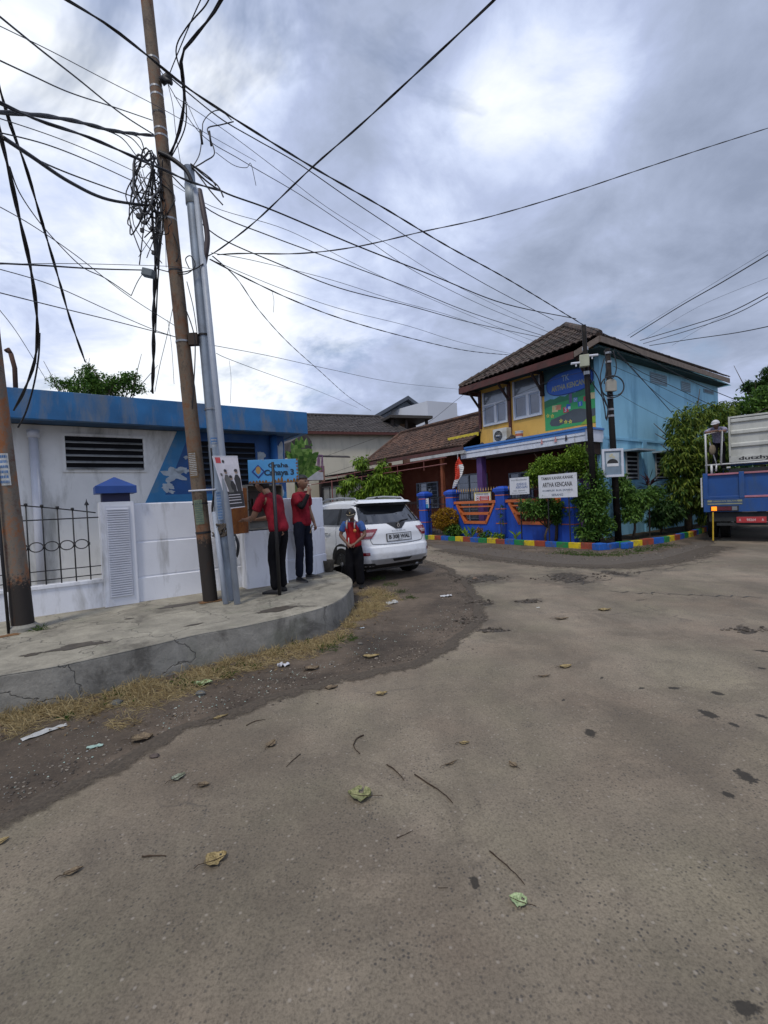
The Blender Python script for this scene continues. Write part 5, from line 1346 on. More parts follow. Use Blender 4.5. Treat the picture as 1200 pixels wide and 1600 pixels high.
# small porch roof behind the banana plant
pr_ = thing('porch', D(500, 740, 17), 'small brown porch roof with pink lattice rail behind the banana plant', 'porch')
PF = Frame(D(478, 720, 17.5), W_AZ)
q = MB(); q.obox(PF.pw(462, 712, 0), PF.u*2.3, Vector((.1, -.1, -.05)), UP*.05)
q.prism([PF.pw(455, 690, 0), PF.pw(478, 676, 0), PF.pw(487, 690, 0), PF.pw(487, 705, 0), PF.pw(455, 705, 0)], -PF.n*3, 0); q.build('roof', M_TILEG, pr_)
q = MB(); x0, z0_ = PF.px(484, 738, .3); x1, _ = PF.px(503, 738, .3)
q.fbox(PF, x0-.5, x1, .0, .4, z0_-.3, z0_); q.build('balcony_wall', mat('balcony_grey', (.42, .42, .44), .8), pr_)
q = MB(); ztb = PF.px(490, 712, .35)[1]
for i in range(4):
    u = x0 + (x1-x0)*i/3; q.obox(PF.p(u, .35, z0_+.02), PF.u*.03, PF.n*.04, UP*(ztb-z0_)); 
q.obox(PF.p(x0, .35, ztb), PF.u*(x1-x0), PF.n*.05, UP*.04); 
for i in range(6): q.tube([PF.p(x0+(x1-x0)*i/6, .37, z0_+.05), PF.p(x0+(x1-x0)*(i+1)/6, .37, ztb)], .02, 5)
q.build('lattice_rail', mat('lattice_mauve', (.20, .11, .19), .7), pr_)
q = MB(); q.fbox(PF, x1, x1+.12, .1, .3, z0_-.35, z0_+.25); q.build('rail_post', mat('post_salmon', (.35, .19, .13), .7), pr_)

gray = thing('grey_gabled_house', D(645, 680, 46), 'distant white house with a slate grey gable roof above the brown roofs', 'house')
GF = Frame(D(640, 700, 46), 85)
q = MB(); 
p = [GF.pw(*xy, 0) for xy in ((582, 652), (635, 623), (650, 636), (650, 662), (582, 662))]
q.prism([GF.pw(585, 655, 0), GF.pw(635, 627, 0), GF.pw(652, 640, 0), GF.pw(652, 700, 0), GF.pw(585, 700, 0)], -GF.n*8, 0); q.build('wall', mat('wall_bluish', (.30, .34, .40), .8, .04), gray)
q = MB(); a, b, c = GF.pw(579, 655, 0), GF.pw(635, 622.5, 0), GF.pw(655, 637, 0)
q.prism([a, b, b-UP*.35, a-UP*.35], GF.n*1.2 , 0); q.prism([b+Vector((.01, 0, 0)), c, c-UP*.35, b-UP*.35+Vector((.01, 0, 0))], GF.n*1.2, 0)
q.prism([a+GF.n*-.002, b, b-UP*.3, a-UP*.3], -GF.n*8.4, 0); q.prism([b+Vector((.01, 0, 0)), c, c-UP*.3, b-UP*.3+Vector((.01, 0, 0))], -GF.n*8.4, 0); q.build('roof', mat('roof_slate', (.055, .068, .09), .6), gray)
wh = thing('white_modern_building', D(690, 680, 42), 'plain white boxy modern building behind the tiled wing roof', 'building')
WF = Frame(D(671, 700, 42), 63); WG = Frame(D(671, 700, 42), -40)
q = MB(); uR, zT = WF.px(735, 633, 0)[0], WF.px(671, 626.5, 0)[1]
uL = WG.px(606, 650, 0)[0]
P0, P1, P2 = WF.p(0, 0, 0), WF.p(WF.px(714, 633, 0)[0], 0, 0), WG.p(uL, 0, 0)
q.prism([P0, P1, P1 + (P2-P0), P2], UP*zT, 0); q.build('main_block', mat('wall_white_grey', (.52, .55, .60), .8, .04, .4), wh)
q = MB(); P3 = WF.p(WF.px(760, 640, 0)[0], -.5, 0); P1b = P1 - WF.n*.5 + WF.u*.01
q.prism([P1b, P3, P3 + (P2-P0)*.8, P1b + (P2-P0)*.8], UP*(zT-1.1), 0); q.build('side_block', mat('wall_pale_grey', (.46, .49, .55), .8, .04, .4), wh)
# dark terrace opening
q = MB(); a = Frame(D(640, 700, 37), 70)
t0_, t1_ = a.px(628, 655, 0)[0], a.px(667, 655, 0)[0]; zA, zB = a.px(648, 655, 0)[1], a.px(648, 672, 0)[1]
q.fbox(a, t0_, t1_, -2.5, 0, zB-3, zB, 0); q.build('terrace_base', mat('terrace_orange', (.30, .16, .10), .8), wh)
q = MB(); q.fbox(a, t0_-1.2, t1_+.3, -3, .5, zA, zA+.22, 0); q.build('terrace_roof', mat('terrace_roof_dark', (.06, .055, .05), .8), wh)
q = MB()
for u in (t0_-.8, t0_+.4, t1_): q.fbox(a, u-.1, u+.1, -.2, 0, zB, zA-.002, 0)
q.fbox(a, (t0_*.55+t1_*.45), t1_, -2.4, -2.2, zB, zA-.003, 0)
q.build('terrace_posts', mat('terrace_post_dark', (.05, .04, .035), .8), wh)
q = MB(); q.fbox(a, t0_+.5, (t0_*.5+t1_*.5), -1.8, -1.6, zB, zA-.1); q.build('terrace_wall', mat('terrace_wall_tan', (.33, .22, .15), .8), wh)
# far neighbours closing the street at the left and right
nb1 = thing('far_house', Vector((-9, 40, 0)), 'dull brown roofed house far down the side street behind the car', 'house')
NF = Frame((-16, 44), W_AZ)
q = MB(); q.fbox(NF, 0, 9, -6, 0, 0, 3); q.build('wall', mat('wall_dull', (.30, .28, .24), .8), nb1)
tiled([NF.p(-.6, .8, 2.9), NF.p(9.6, .8, 2.9), NF.p(9.6, -3, 4.9), NF.p(-.6, -3, 4.9)], NF.n, 'roof', M_TILEG, nb1, tw=.35, tl=.4)

ff = thing('far_house', Vector((46, 30, 0)), 'low cream house with brown roof far down the street beyond the truck', 'house')
XF = Frame((40, 22), W_AZ-70)
q = MB(); q.fbox(XF, 0, 12, -7, 0, 0, 3.2); q.build('wall', mat('wall_far_cream', (.45, .42, .34), .8), ff)
tiled([XF.p(-.6, .8, 3.1), XF.p(12.6, .8, 3.1), XF.p(12.6, -3.5, 5.3), XF.p(-.6, -3.5, 5.3)], XF.n, 'roof', M_TILEG, ff, tw=.35, tl=.4)
tiled([XF.p(-.6, -7.8, 3.1), XF.p(12.6, -7.8, 3.1), XF.p(12.6, -3.5, 5.3), XF.p(-.6, -3.5, 5.3)], -XF.n, 'roof', M_TILEG, ff, tw=.35, tl=.4)
# ================================================================ white SUV, seen from behind
def build_car():
    HEAD = R(-37.0)
    fx = Vector((math.sin(HEAD), math.cos(HEAD), 0)); ly = Vector((-fx.y, fx.x, 0))   # forward, left
    wc = G(636, 892)                        # rear right wheel on the ground
    base = wc - fx*.86 + ly*.80             # middle of the rear end on the ground
    base.z = 0.004
    def T(x, y, z): return base + fx*x + ly*y + UP*z
    LV = [  # z, rear x, front x, half width, corner radius, bulge
        (.20, .42, 4.10, .78, .12, .02), (.26, .22, 4.30, .84, .20, .03), (.34, .09, 4.42, .885, .26, .04), (.46, .02, 4.48, .915, .30, .06), (.58, .0, 4.50, .925, .32, .07),
        (.70, .02, 4.49, .93, .32, .07), (.735, .075, 4.48, .925, .30, .06), (.86, .09, 4.45, .925, .30, .06), (.98, .095, 4.36, .92, .30, .06), (1.06, .11, 4.20, .905, .30, .07),
        (1.13, .15, 3.75, .88, .30, .07), (1.20, .20, 3.45, .855, .30, .08), (1.34, .31, 3.05, .80, .28, .08), (1.48, .43, 2.75, .745, .26, .08), (1.56, .48, 2.6, .715, .25, .08),
        (1.575, .36, 2.56, .71, .22, .10), (1.62, .36, 2.45, .68, .22, .10), (1.65, .42, 2.3, .63, .22, .10), (1.67, .60, 2.1, .54, .2, .10), (1.685, .95, 1.9, .30, .2, .08)]
    def lv(z):
        if z <= LV[0][0]: return LV[0][1:]
        for i in range(len(LV)-1):
            a, b = LV[i], LV[i+1]
            if a[0] <= z <= b[0]:
                t = (z-a[0])/(b[0]-a[0]); return tuple(p+(q-p)*t for p, q in zip(a[1:], b[1:]))
        return LV[-1][1:]
    def rear(y, z, off=0.0):
        xr, xf, hw, rc, bu = lv(z); ay = min(abs(y), hw*.9995); c = hw-rc
        if ay <= c: x = xr + bu*(ay/c)**2; nx, nyy = -1.0, .15*ay
        else:
            t = (ay-c)/rc; x = xr + bu + rc*(1-math.sqrt(max(0, 1-t*t))); nx, nyy = -math.sqrt(max(0, 1-t*t)), t
        l = math.hypot(nx, nyy); return T(x + nx/l*off, math.copysign(ay + nyy/l*off, y), z)
    def side(x, z, s, off=0.0):
        xr, xf, hw, rc, bu = lv(z); x0 = xr+bu
        if x < x0+rc:
            t = max(0, (x0+rc-x)/rc); t = min(t, .999); y = hw-rc + rc*math.sqrt(1-t*t)
        else: y = hw
        if x > xf-.9: y -= .22*((x-(xf-.9))/.9)**2
        return T(x, s*(y+off), z)
    car = thing('parked_car', base, 'white SUV parked beside the wall end, seen from behind, with number plate B 308 WAL', 'car')
    WHITE, nt, b = nm('car_paint_white'); b.inputs['Base Color'].default_value = (.66, .68, .70, 1); b.inputs['Roughness'].default_value = .32; b.inputs['Coat Weight'].default_value = .8; b.inputs['Coat Roughness'].default_value = .06
    n = N(nt); z_ = n.sep(n.pos(1.0))[2]; dk = n.math(n.ramp(n.math(z_, n.math(n.noise(n.pos(1.0), 9, 5), .5), 'SUBTRACT'), [(0.0, .75), (.40, 0.0)]), .8)
    n.link(n.mix((.76, .78, .80), (.30, .27, .23), dk), b.inputs['Base Color'])
    BLK = mat('car_black_plastic', (.014, .014, .015), .45, .1); TR = mat('tyre_rubber', (.018, .017, .016), .85, .2, 20); RIM = mat('rim_alloy', (.35, .36, .38), .35, .08, metallic=.8)
    SILV = mat('car_silver_trim', (.42, .43, .44), .35, .08, metallic=.5)
    GL, nt, b = nm('car_glass'); b.inputs['Base Color'].default_value = (.012, .014, .018, 1); b.inputs['Roughness'].default_value = .04; b.inputs['Specular IOR Level'].default_value = .8; b.inputs['Coat Weight'].default_value = 1
    RED = mat('tail_lamp_red', (.22, .008, .014), .12, .15, 20, coat=1.0); CLR = mat('tail_lamp_clear', (.42, .30, .30), .12, .2, 30, coat=1.0)
    # shell
    q = MB(); zs = []
    for i in range(len(LV)-1):
        k = max(1, round((LV[i+1][0]-LV[i][0])/.03)); zs += [LV[i][0] + (LV[i+1][0]-LV[i][0])*j/k for j in range(k)]
    zs.append(LV[-1][0])
    def ringpts(z):
        xr, xf, hw, rc, bu = lv(z); pts = []
        ys = [0, .25, .5, .75, 1.0]
        for f_ in ys: pts.append(rear(f_*(hw-rc), z))
        for k in range(1, 9):
            a = math.pi/2*k/8; pts.append(T(xr+bu+rc*(1-math.cos(a)), hw-rc+rc*math.sin(a), z))
        x0 = xr+bu+rc
        for k in range(1, 9):
            x = x0 + (xf-.9-x0)*k/8; pts.append(side(x, z, 1))
        for k in range(1, 6):
            x = xf-.9 + .8*k/5; pts.append(side(x, z, 1))
        pts.append(T(xf-.02, (hw-.22)*.75, z)); pts.append(T(xf, (hw-.22)*.4, z)); pts.append(T(xf, 0, z))
        mir = []
        for p in pts[1:-1][::-1]:
            v = p - base; mir.append(base + fx*v.dot(fx) - ly*v.dot(ly) + UP*v.z)
        return pts + mir
    rings = [ringpts(z) for z in zs]; m_ = len(rings[0])
    vs = [p for r_ in rings for p in r_]; fs = []
    for i in range(len(rings)-1):
        for k in range(m_): fs.append((i*m_+k, (i+1)*m_+k, (i+1)*m_+(k+1) % m_, i*m_+(k+1) % m_))
    fs.append(tuple(range(m_))); fs.append(tuple((len(rings)-1)*m_+k for k in range(m_-1, -1, -1)))
    q.add(vs, fs, 0); body = q.build('body', WHITE, car, autosmooth=38)
    def patch(fn, z0, z1, ya, yb, nz=10, ny=16, off=.005):
        q = MB(); g_ = []
        for i in range(nz+1):
            z = z0+(z1-z0)*i/nz; a, b = ya((z-z0)/(z1-z0)), yb((z-z0)/(z1-z0))
            g_.append([fn(a+(b-a)*j/ny, z, off) for j in range(ny+1)])
        for i in range(nz):
            for j in range(ny): q.quad(g_[i][j], g_[i][j+1], g_[i+1][j+1], g_[i+1][j])
        return q
    lerp = lambda a, b: (lambda t: a+(b-a)*t)
    # rear window incl. side wrap, with the V around the badge
    q = patch(rear, 1.17, 1.55, lerp(-.80, -.665), lerp(.80, .665), 12, 30, .006)
    rw = q.build('rear_window', GL, car, smooth=True)
    q = patch(rear, 1.05, 1.18, lerp(-.07, -.26), lerp(.07, .26), 8, 10, .010); q.build('badge_surround', BLK, rw, smooth=True)
    # heating wires are too fine; wiper
    q = MB(); q.tube([rear(.02, 1.15, .03), rear(-.12, 1.21, .035), rear(-.36, 1.225, .03)], [.016, .012, .008], 8); q.build('wiper', BLK, car, smooth=True)
    # spoiler
    q = MB(); g1 = [rear(-.70+1.4*j/20, 1.60, 0) for j in range(21)]
    up1 = [p + UP*.035 for p in g1]; out = [p - fx*(.10) - UP*.005 for p in g1]; lo = [rear(-.70+1.4*j/20, 1.56, .0) - UP*.035 for j in range(21)]
    for j in range(20): q.quad(up1[j], up1[j+1], out[j+1], out[j], 0); q.quad(out[j], out[j+1], lo[j+1], lo[j], 1)
    q.poly([up1[0], out[0], lo[0]], 0); q.poly([up1[-1], lo[-1], out[-1]], 0)
    q.build('spoiler', [WHITE, BLK], car, autosmooth=30)
    # side glass both sides
    for s in (1, -1):
        q = patch(lambda x, z, o: side(x, z, s, o), 1.15, 1.50, lerp(.62, .80), lerp(3.25, 2.60), 8, 20, .006)
        sg = q.build('side_windows', GL, car, smooth=True)
        for x in (1.05, 2.05):
            q = patch(lambda x_, z, o: side(x_, z, s, o), 1.15, 1.50, lerp(x-.04, x+.02), lerp(x+.05, x+.10), 4, 2, .010); q.build('door_pillar', BLK, sg)
        q = patch(lambda x_, z, o: side(x_, z, s, o), 1.135, 1.155, lerp(.62, .62), lerp(3.3, 3.3), 2, 20, .010); q.build('chrome_strip', SILV, sg)
        # roof rails
        q = MB(); q.tube([T(.62, s*.62, 1.62), T(.75, s*.62, 1.70), T(1.4, s*.60, 1.735), T(2.0, s*.59, 1.72), T(2.3, s*.59, 1.62)], .018, 8); q.build('roof_rail', SILV, car, smooth=True)
        # wheel arch and wheel
        for xw in (.86, 3.55):
            q = MB(); c = T(xw, 0, .36); k = 28
            ringp = [side(xw + .42*math.cos(a), max(.21, .36 + .42*math.sin(a)), s, .007) for a in [2*math.pi*i/k for i in range(k)]]
            cc = side(xw, .36, s, .007); q.v = []; 
            for i in range(k): q.add([cc, ringp[i], ringp[(i+1) % k]], [(0, 1, 2)], 0)
            q.build('wheel_arch', BLK, car)
            Mx = Matrix((fx, UP, ly*s)).transposed()   # local z = outward
            wt = bpy.data.objects.new('wheel', None); COL.objects.link(wt); wt.parent = car; wt.location = T(xw, s*.84, .35) - base
            q = MB(); q.lathe(T(xw, s*.84, .35), [(.20, -.13), (.31, -.125), (.345, -.10), (.352, 0), (.345, .085), (.31, .105), (.235, .10), (.22, .06), (.2, -.0)], 36, 0, M=Mx); q.build('tyre', TR, wt, autosmooth=40)
            q = MB(); q.lathe(T(xw, s*.84, .35), [(.235, .095), (.225, .10), (.205, .05), (.01, .04), (.001, .04)], 30, 0, M=Mx)
            for i in range(5):
                a = 2*math.pi*i/5; d = fx*math.cos(a)+UP*math.sin(a); e = fx*-math.sin(a)+UP*math.cos(a); c0 = T(xw, s*.84, .35) + ly*s*.05
                q.obox(c0 - e*.022 + d*.03, d*.19, e*.044, ly*s*.045, 1)
            q.lathe(T(xw, s*.84, .35), [(.05, .09), (.045, .105), (.001, .105)], 14, 1, M=Mx)
            q.build('rim', [BLK, RIM], wt)
    # tail lamps wrap the corner
    for s in (1, -1):
        nm2 = lambda y, z, o: rear(s*y, z, o)
        q = patch(nm2, .885, 1.075, lerp(.66, .50), lerp(.9195, .900), 8, 16, .010)
        la = q.build('tail_lamp', RED, car, smooth=True)
        q = patch(nm2, .94, 1.01, lerp(.66, .60), lerp(.86, .86), 4, 10, .015); q.build('lamp_clear_strip', CLR, la, smooth=True)
        q = patch(lambda x, z, o: side(x, z, s, o), .90, 1.06, lerp(.42, .42), lerp(.50, .66), 6, 6, .010); q.build('lamp_wrap', RED, la, smooth=True)
        q = patch(nm2, .56, .62, lerp(.74, .74), lerp(.90, .90), 3, 8, .008); q.build('bumper_reflector', RED, car)
    # tailgate seam (dark line) and plate recess
    q = MB(); seam = [(-.70, 1.10), (-.69, .90), (-.66, .80), (-.60, .77), (-.3, .755), (0, .75), (.3, .755), (.60, .77), (.66, .80), (.69, .90), (.70, 1.10)]
    q.tube([rear(y, z, .001) for y, z in smooth_line([Vector((a, b, 0)) for a, b in seam], 3) and [(v.x, v.y) for v in smooth_line([Vector((a, b, 0)) for a, b in seam], 4)]], .006, 5); q.build('tailgate_seam', BLK, car)
    q = patch(rear, .80, .965, lerp(-.33, -.33), lerp(.33, .33), 3, 12, .012); pl_ = q.build('number_plate', BLK, car)
    q = patch(rear, .812, .953, lerp(-.31, -.31), lerp(.31, .31), 3, 12, .016); q.build('plate_face', mat('plate_white', (.52, .54, .56), .4, .05), pl_)
    q = MB(); rr_ = -ly
    add_text(q, 'B 308 WAL', rear(0, .893, .045) , rr_, UP, w=.54, h=.085, m=0, bold=.035); add_text(q, '08·27', rear(0, .832, .045), rr_, UP, w=.12, h=.022, m=0)
    for i, v in enumerate(q.v): 
        y = (v-base).dot(ly); q.v[i] = rear(y, (v-base).z, .019)
    q.build('plate_characters', INK, pl_)
    q = MB(); add_text(q, 'KOLEOS', rear(0, 1.012, .03), rr_, UP, w=.36, h=.028, m=0, bold=.02)
    for i, v in enumerate(q.v):
        y = (v-base).dot(ly); q.v[i] = rear(y, (v-base).z, .008)
    q.build('model_lettering', SILV, car)
    q = MB(); bc = rear(0, 1.115, .022); dxx, dzz = .042, .062
    o_ = [bc + rr_*dxx, bc + UP*dzz, bc - rr_*dxx, bc - UP*dzz]; i_ = [bc + (p-bc)*.45 for p in o_]
    for i in range(4): q.prism([o_[i], o_[(i+1) % 4], i_[(i+1) % 4], i_[i]], -fx*.012)
    q.build('diamond_badge', mat('badge_chrome', (.7, .7, .72), .15, .03, metallic=1.0), car)
    # lower bumper skid, exhaust
    q = patch(rear, .245, .40, lerp(-.78, -.86), lerp(.78, .86), 6, 24, .006); q.build('bumper_lower', BLK, car, smooth=True)
    q = patch(rear, .36, .47, lerp(-.60, -.74), lerp(.60, .74), 4, 20, .012); q.build('skid_plate', SILV, car, smooth=True)
    q = patch(rear, .40, .46, lerp(-.20, -.26), lerp(.20, .26), 3, 8, .018); q.build('tow_recess', BLK, car)
    q = MB(); q.box(T(1.2, 0, .27), (1.5, 1.9, .1), rot=Matrix((ly, fx, UP)).transposed()); q.build('underbody', BLK, car)
    q = MB(); q.tube([T(.20, -.55, .27), T(.45, -.55, .27)], .035, 10); q.build('exhaust', SILV, car, smooth=True)
    q = MB(); q.obox(T(.55, -.82, .20), ly*.16, -fx*.012, UP*.28); q.build('mud_flap', BLK, car)
    q = MB(); q.add([T(.95, -.02, 1.68), T(.95, .02, 1.68), T(.80, 0, 1.73), T(.74, 0, 1.68)], [(0, 1, 2), (0, 2, 3), (1, 3, 2)]); q.build('aerial', BLK, car)
    q = patch(lambda x, z, o: side(x, z, 1, o), .50, .535, lerp(1.3, 1.3), lerp(3.1, 3.1), 2, 12, .012); q.build('side_moulding', WHITE, car)
    q = MB(); q.tube([side(1.30, .98, 1, .02), side(1.42, .985, 1, .045), side(1.55, .98, 1, .02)], .014, 6); q.build('door_handle', SILV, car, smooth=True)
    for x0 in (1.12, 2.12):
        q = MB(); q.tube([side(x0+dx, z, 1, .001) for dx, z in ((.10, .42), (0.0, .62), (-.05, .8), (-.03, 1.0), (.0, 1.13))], .005, 5); q.build('door_seam', BLK, car)
    return car
build_car()
# ================================================================ blue truck with a white box on its bed, seen from behind
def build_truck():
    TD = 13.5
    X0 = D(1099, 770, TD).x
    F = Frame((X0, TD), 90+40)   # u to the right and nearer, n towards the viewer
    P = lambda px, py: F.pw(px, py, 0)
    U = lambda px: F.px(px, 780, 0)[0]
    base = F.p(1.175, 0, 0.004)
    BL = mat('truck_blue', (.008, .062, .235), .5, .15, 2, bump=.1, dirt=(.03, .07, .16), dirt_amt=.4, dirt_scale=3, streak=True)
    PK = mat('truck_pink_rail', (.38, .15, .20), .6, .1, dirt=(.3, .12, .14)); WH = mat('truck_white', (.55, .56, .55), .5, .06, dirt=(.36, .36, .33), dirt_amt=.35, streak=True)
    GRP = mat('box_panel_white', (.45, .46, .43), .55, .06, dirt=(.30, .31, .28), dirt_amt=.4, streak=True); DK = mat('truck_dark_steel', (.03, .033, .035), .7, .2)
    t = thing('cargo_truck', base, 'blue truck with pink rails and a white ribbed box on its bed, seen from behind', 'truck')
    W = 2.35; zb, zt = .98, 2.02
    q = MB()
    q.fbox(F, 0, W, -.05, 0, zb-.02, zt-.03, 0)
    q.fbox(F, 0, W, 0.001, .06, zb-.10, zb+.28, 0); 
    for u in (0.0, .84, W-.12): q.fbox(F, u, u+.12, .001, .07, zb+.285, zt, 0)
    q.fbox(F, .07, .84, .001, .05, zb+.285, zb+.36, 0)
    q.build('tailgate', BL, t, bevel=.008)
    q = MB(); q.fbox(F, .121, .839, .0, .06, zt-.065, zt-.015, 0); q.fbox(F, .961, W-.121, .0, .06, zt-.065, zt-.015, 0); q.fbox(F, .961, W-.121, .001, .07, zb+.30, zb+.355, 0); q.build('pink_rails', PK, t, bevel=.005)
    q = MB(); q.fbox(F, -.06, -.02, -.05, .0, zb+.05, zt-.12, 0); q.build('edge_strip', WH, t)
    q = MB(); 
    q.fbox(F, 0, .05, -6.0, -.051, zb, zt-.03, 0); q.fbox(F, W-.05, W, -6.0, -.051, zb, zt-.03, 0); q.fbox(F, .05, W-.05, -6.0, -.051, zb-.02, zb+.10, 0)
    for i in range(7): q.fbox(F, -.03, -.001, -5.9+.9*i, -5.8+.9*i, zb, zt-.03, 0); q.fbox(F, W+.001, W+.03, -5.9+.9*i, -5.8+.9*i, zb, zt-.03, 0)
    q.build('bed', BL, t)
    # chassis, axle, wheels
    q = MB(); q.fbox(F, .6, .72, -6.5, -.1, .62, .9, 0); q.fbox(F, W-.72, W-.6, -6.5, -.1, .62, .9, 0); q.fbox(F, .12, W-.12, -.12, -.02, .60, .86, 0); q.fbox(F, .3, W-.3, -.10, .0, .48, .56, 0); q.build('chassis', DK, t)
    TRm = MATS['tyre_rubber']
    for u in (.10, .42, W-.42, W-.10):
        for y in (-1.6, -5.6) if u in (.10, W-.10) else (-1.6,):
            wt = bpy.data.objects.new('wheel', None); COL.objects.link(wt); wt.parent = t; c = F.p(u+.0, y, .46); wt.location = c - base
            q = MB(); Mx = Matrix((F.n, UP, F.u)).transposed()
            q.lathe(c, [(.28, -.12), (.43, -.125), (.46, -.10), (.465, 0), (.46, .10), (.43, .125), (.28, .12)], 32, 0, M=Mx); q.build('tyre', TRm, wt, autosmooth=40)
            q = MB(); q.lathe(c, [(.27, -.10), (.25, -.05), (.05, -.03), (.05, .03), (.25, .05), (.27, .10)], 24, 0, M=Mx); q.build('rim', DK, wt)
    # lamps
    q = MB(); q.fbox(F, .17, .82, .061, .10, zb-.075, zb+.075, 0); lh = q.build('lamp_housing', DK, t)
    LAMP, nt, b = nm('indicator_lit_orange'); b.inputs['Base Color'].default_value = (.9, .25, .01, 1); b.inputs['Emission Color'].default_value = (1, .22, .01, 1); b.inputs['Emission Strength'].default_value = 1.3
    q = MB(); q.fbox(F, .19, .32, .101, .12, zb-.06, zb+.06, 0); q.build('indicator', LAMP, lh, bevel=.008)
    q = MB(); q.fbox(F, .34, .55, .101, .115, zb-.055, zb+.055, 0); q.fbox(F, .56, .66, .101, .115, zb-.055, zb+.055, 0); q.build('brake_lamp', mat('truck_lamp_red', (.10, .01, .02), .25), lh)
    q = MB(); q.fbox(F, .67, .79, .101, .115, zb-.055, zb+.055, 0); q.build('reverse_lamp', mat('lamp_grey', (.16, .17, .19), .3), lh)
    q = MB(); q.fbox(F, .08, .92, .061, .064, zb+.10, zb+.26, 0); st = q.build('tail_sticker', mat('sticker_backing', (.03, .07, .15), .6), t)
    q = MB(); add_text(q, 'UTAMAKAN SELAMAT', F.p(.50, .0655, zb+.215), F.u, UP, w=.72, h=.045, bold=.02); q.fbox(F, .10, .90, .064, .0662, zb+.12, zb+.15, 0)
    for u in (.10, .80): q.fbox(F, u, u+.10, .064, .0662, zb+.19, zb+.245, 0)
    q.build('sticker_lettering', mat('sticker_olive', (.24, .25, .16), .6), st)
    # red number plate
    pu, pz = U(1173), P(1172, 812).z
    q = MB(); q.fbox(F, pu-.33, pu+.33, .02, .035, pz-.085, pz+.085, 0); q.fbox(F, pu-.33, pu+.33, -.02, .019, pz-.08, pz+.08, 1); np_ = q.build('number_plate', [mat('plate_red', (.38, .03, .035), .5, .1), DK], t, bevel=.006)
    q = MB(); 
    for bd, f_, w_ in (('A', -.25, .05), ('98264', 0, .20), ('A', .25, .05)): add_text(q, bd, F.p(pu+f_, .037, pz), F.u, UP, w=w_, h=.075, bold=.02)
    q.build('plate_characters', mat('plate_letters_white', (.60, .45, .45), .5), np_)
    # white guard rails over the bed
    q = MB(); zr = P(1105, 727).z; r_ = .024
    q.tube([F.p(.06, -.03, zr), F.p(W-.05, -.03, zr)], r_, 8)
    q.tube([F.p(.09, -.03, zt-.05), F.p(.09, -.03, P(1107, 678).z), F.p(U(1131), -.03, P(1131, 674).z+.02), F.p(U(1128), -.03, zr)], r_*1.15, 8)
    q.tube([F.p(U(1113), -.03, zr), F.p(U(1113), -.03, zt-.05)], .03, 8); q.tube([F.p(U(1121), -.03, zr), F.p(U(1120), -.03, zt+.05)], .022, 8)
    for u in (W-.1,): q.tube([F.p(u, -.03, zr), F.p(u, -.03, zt-.05)], r_, 8)
    q.tube([F.p(U(1110), -.25, P(1110, 690).z), F.p(U(1120), -.2, P(1120, 724).z)], .016, 8)
    q.build('guard_rail', WH, t, smooth=True)
    q = MB(); q.fbox(F, U(1139), W-.06, -1.2, -.3, zt-.05, P(1140, 732).z, 0); q.fbox(F, U(1136), U(1142), -.3, -.26, P(1137, 728.5).z, P(1137, 731).z, 1); q.build('tool_box', [DK, WH], t)
    # white ribbed box
    bu0 = U(1140); bz0, bz1 = P(1140, 722).z, P(1140, 652).z; bn = -.35; bw = 2.1
    F2 = Frame(F.p(bu0, -.35, 0), 128)
    q = MB(); q.fbox(F2, 0, bw, -3.2, 0, bz0, bz1+.05, 0)
    h = bz1+.05-bz0
    q.fbox(F2, 0, bw, .001, .05, bz0, bz0+.17, 0)
    q.fbox(F2, 0, .05, .001, .07, bz0+.17, bz1+.05, 0); q.fbox(F2, .05, bw, .001, .06, bz1+.0, bz1+.05, 0)
    for z in (bz0+h*.36, bz0+h*.64, bz0+h*.9): 
        q.prism([F2.p(.055, .001, z-.06), F2.p(.055, .05, z-.03), F2.p(.055, .05, z+.05), F2.p(.055, .001, z+.09)], F2.u*(bw-.06), 0)
    bx = q.build('ribbed_box', GRP, t, bevel=.006)
    q = MB(); add_text(q, 'dutzhydraulic', F2.p(.22+.72, .053, bz0+.085), F2.u, UP, w=1.44, h=.13, bold=.03); q.build('box_lettering', INK, bx)
    # cab far in front
    q = MB(); q.fbox(F, .1, W-.1, -8.2, -6.6, .7, 2.3, 0); q.build('cab', BL, t, bevel=.08)
    yp = MB(); a = F.p(U(1113), .15, 0); yp.tube([Vector((a.x, a.y, .05)), Vector((a.x+.02, a.y, zb-.1))], .02, 8); yo = yp.build('yellow_pole', mat('pole_yellow', (.50, .33, .02), .6, .2)); tag(yo, 'thin yellow marker post at the kerb under the left corner of the truck', 'post')
    return F, U, TD, zt, zr
TRK = build_truck()
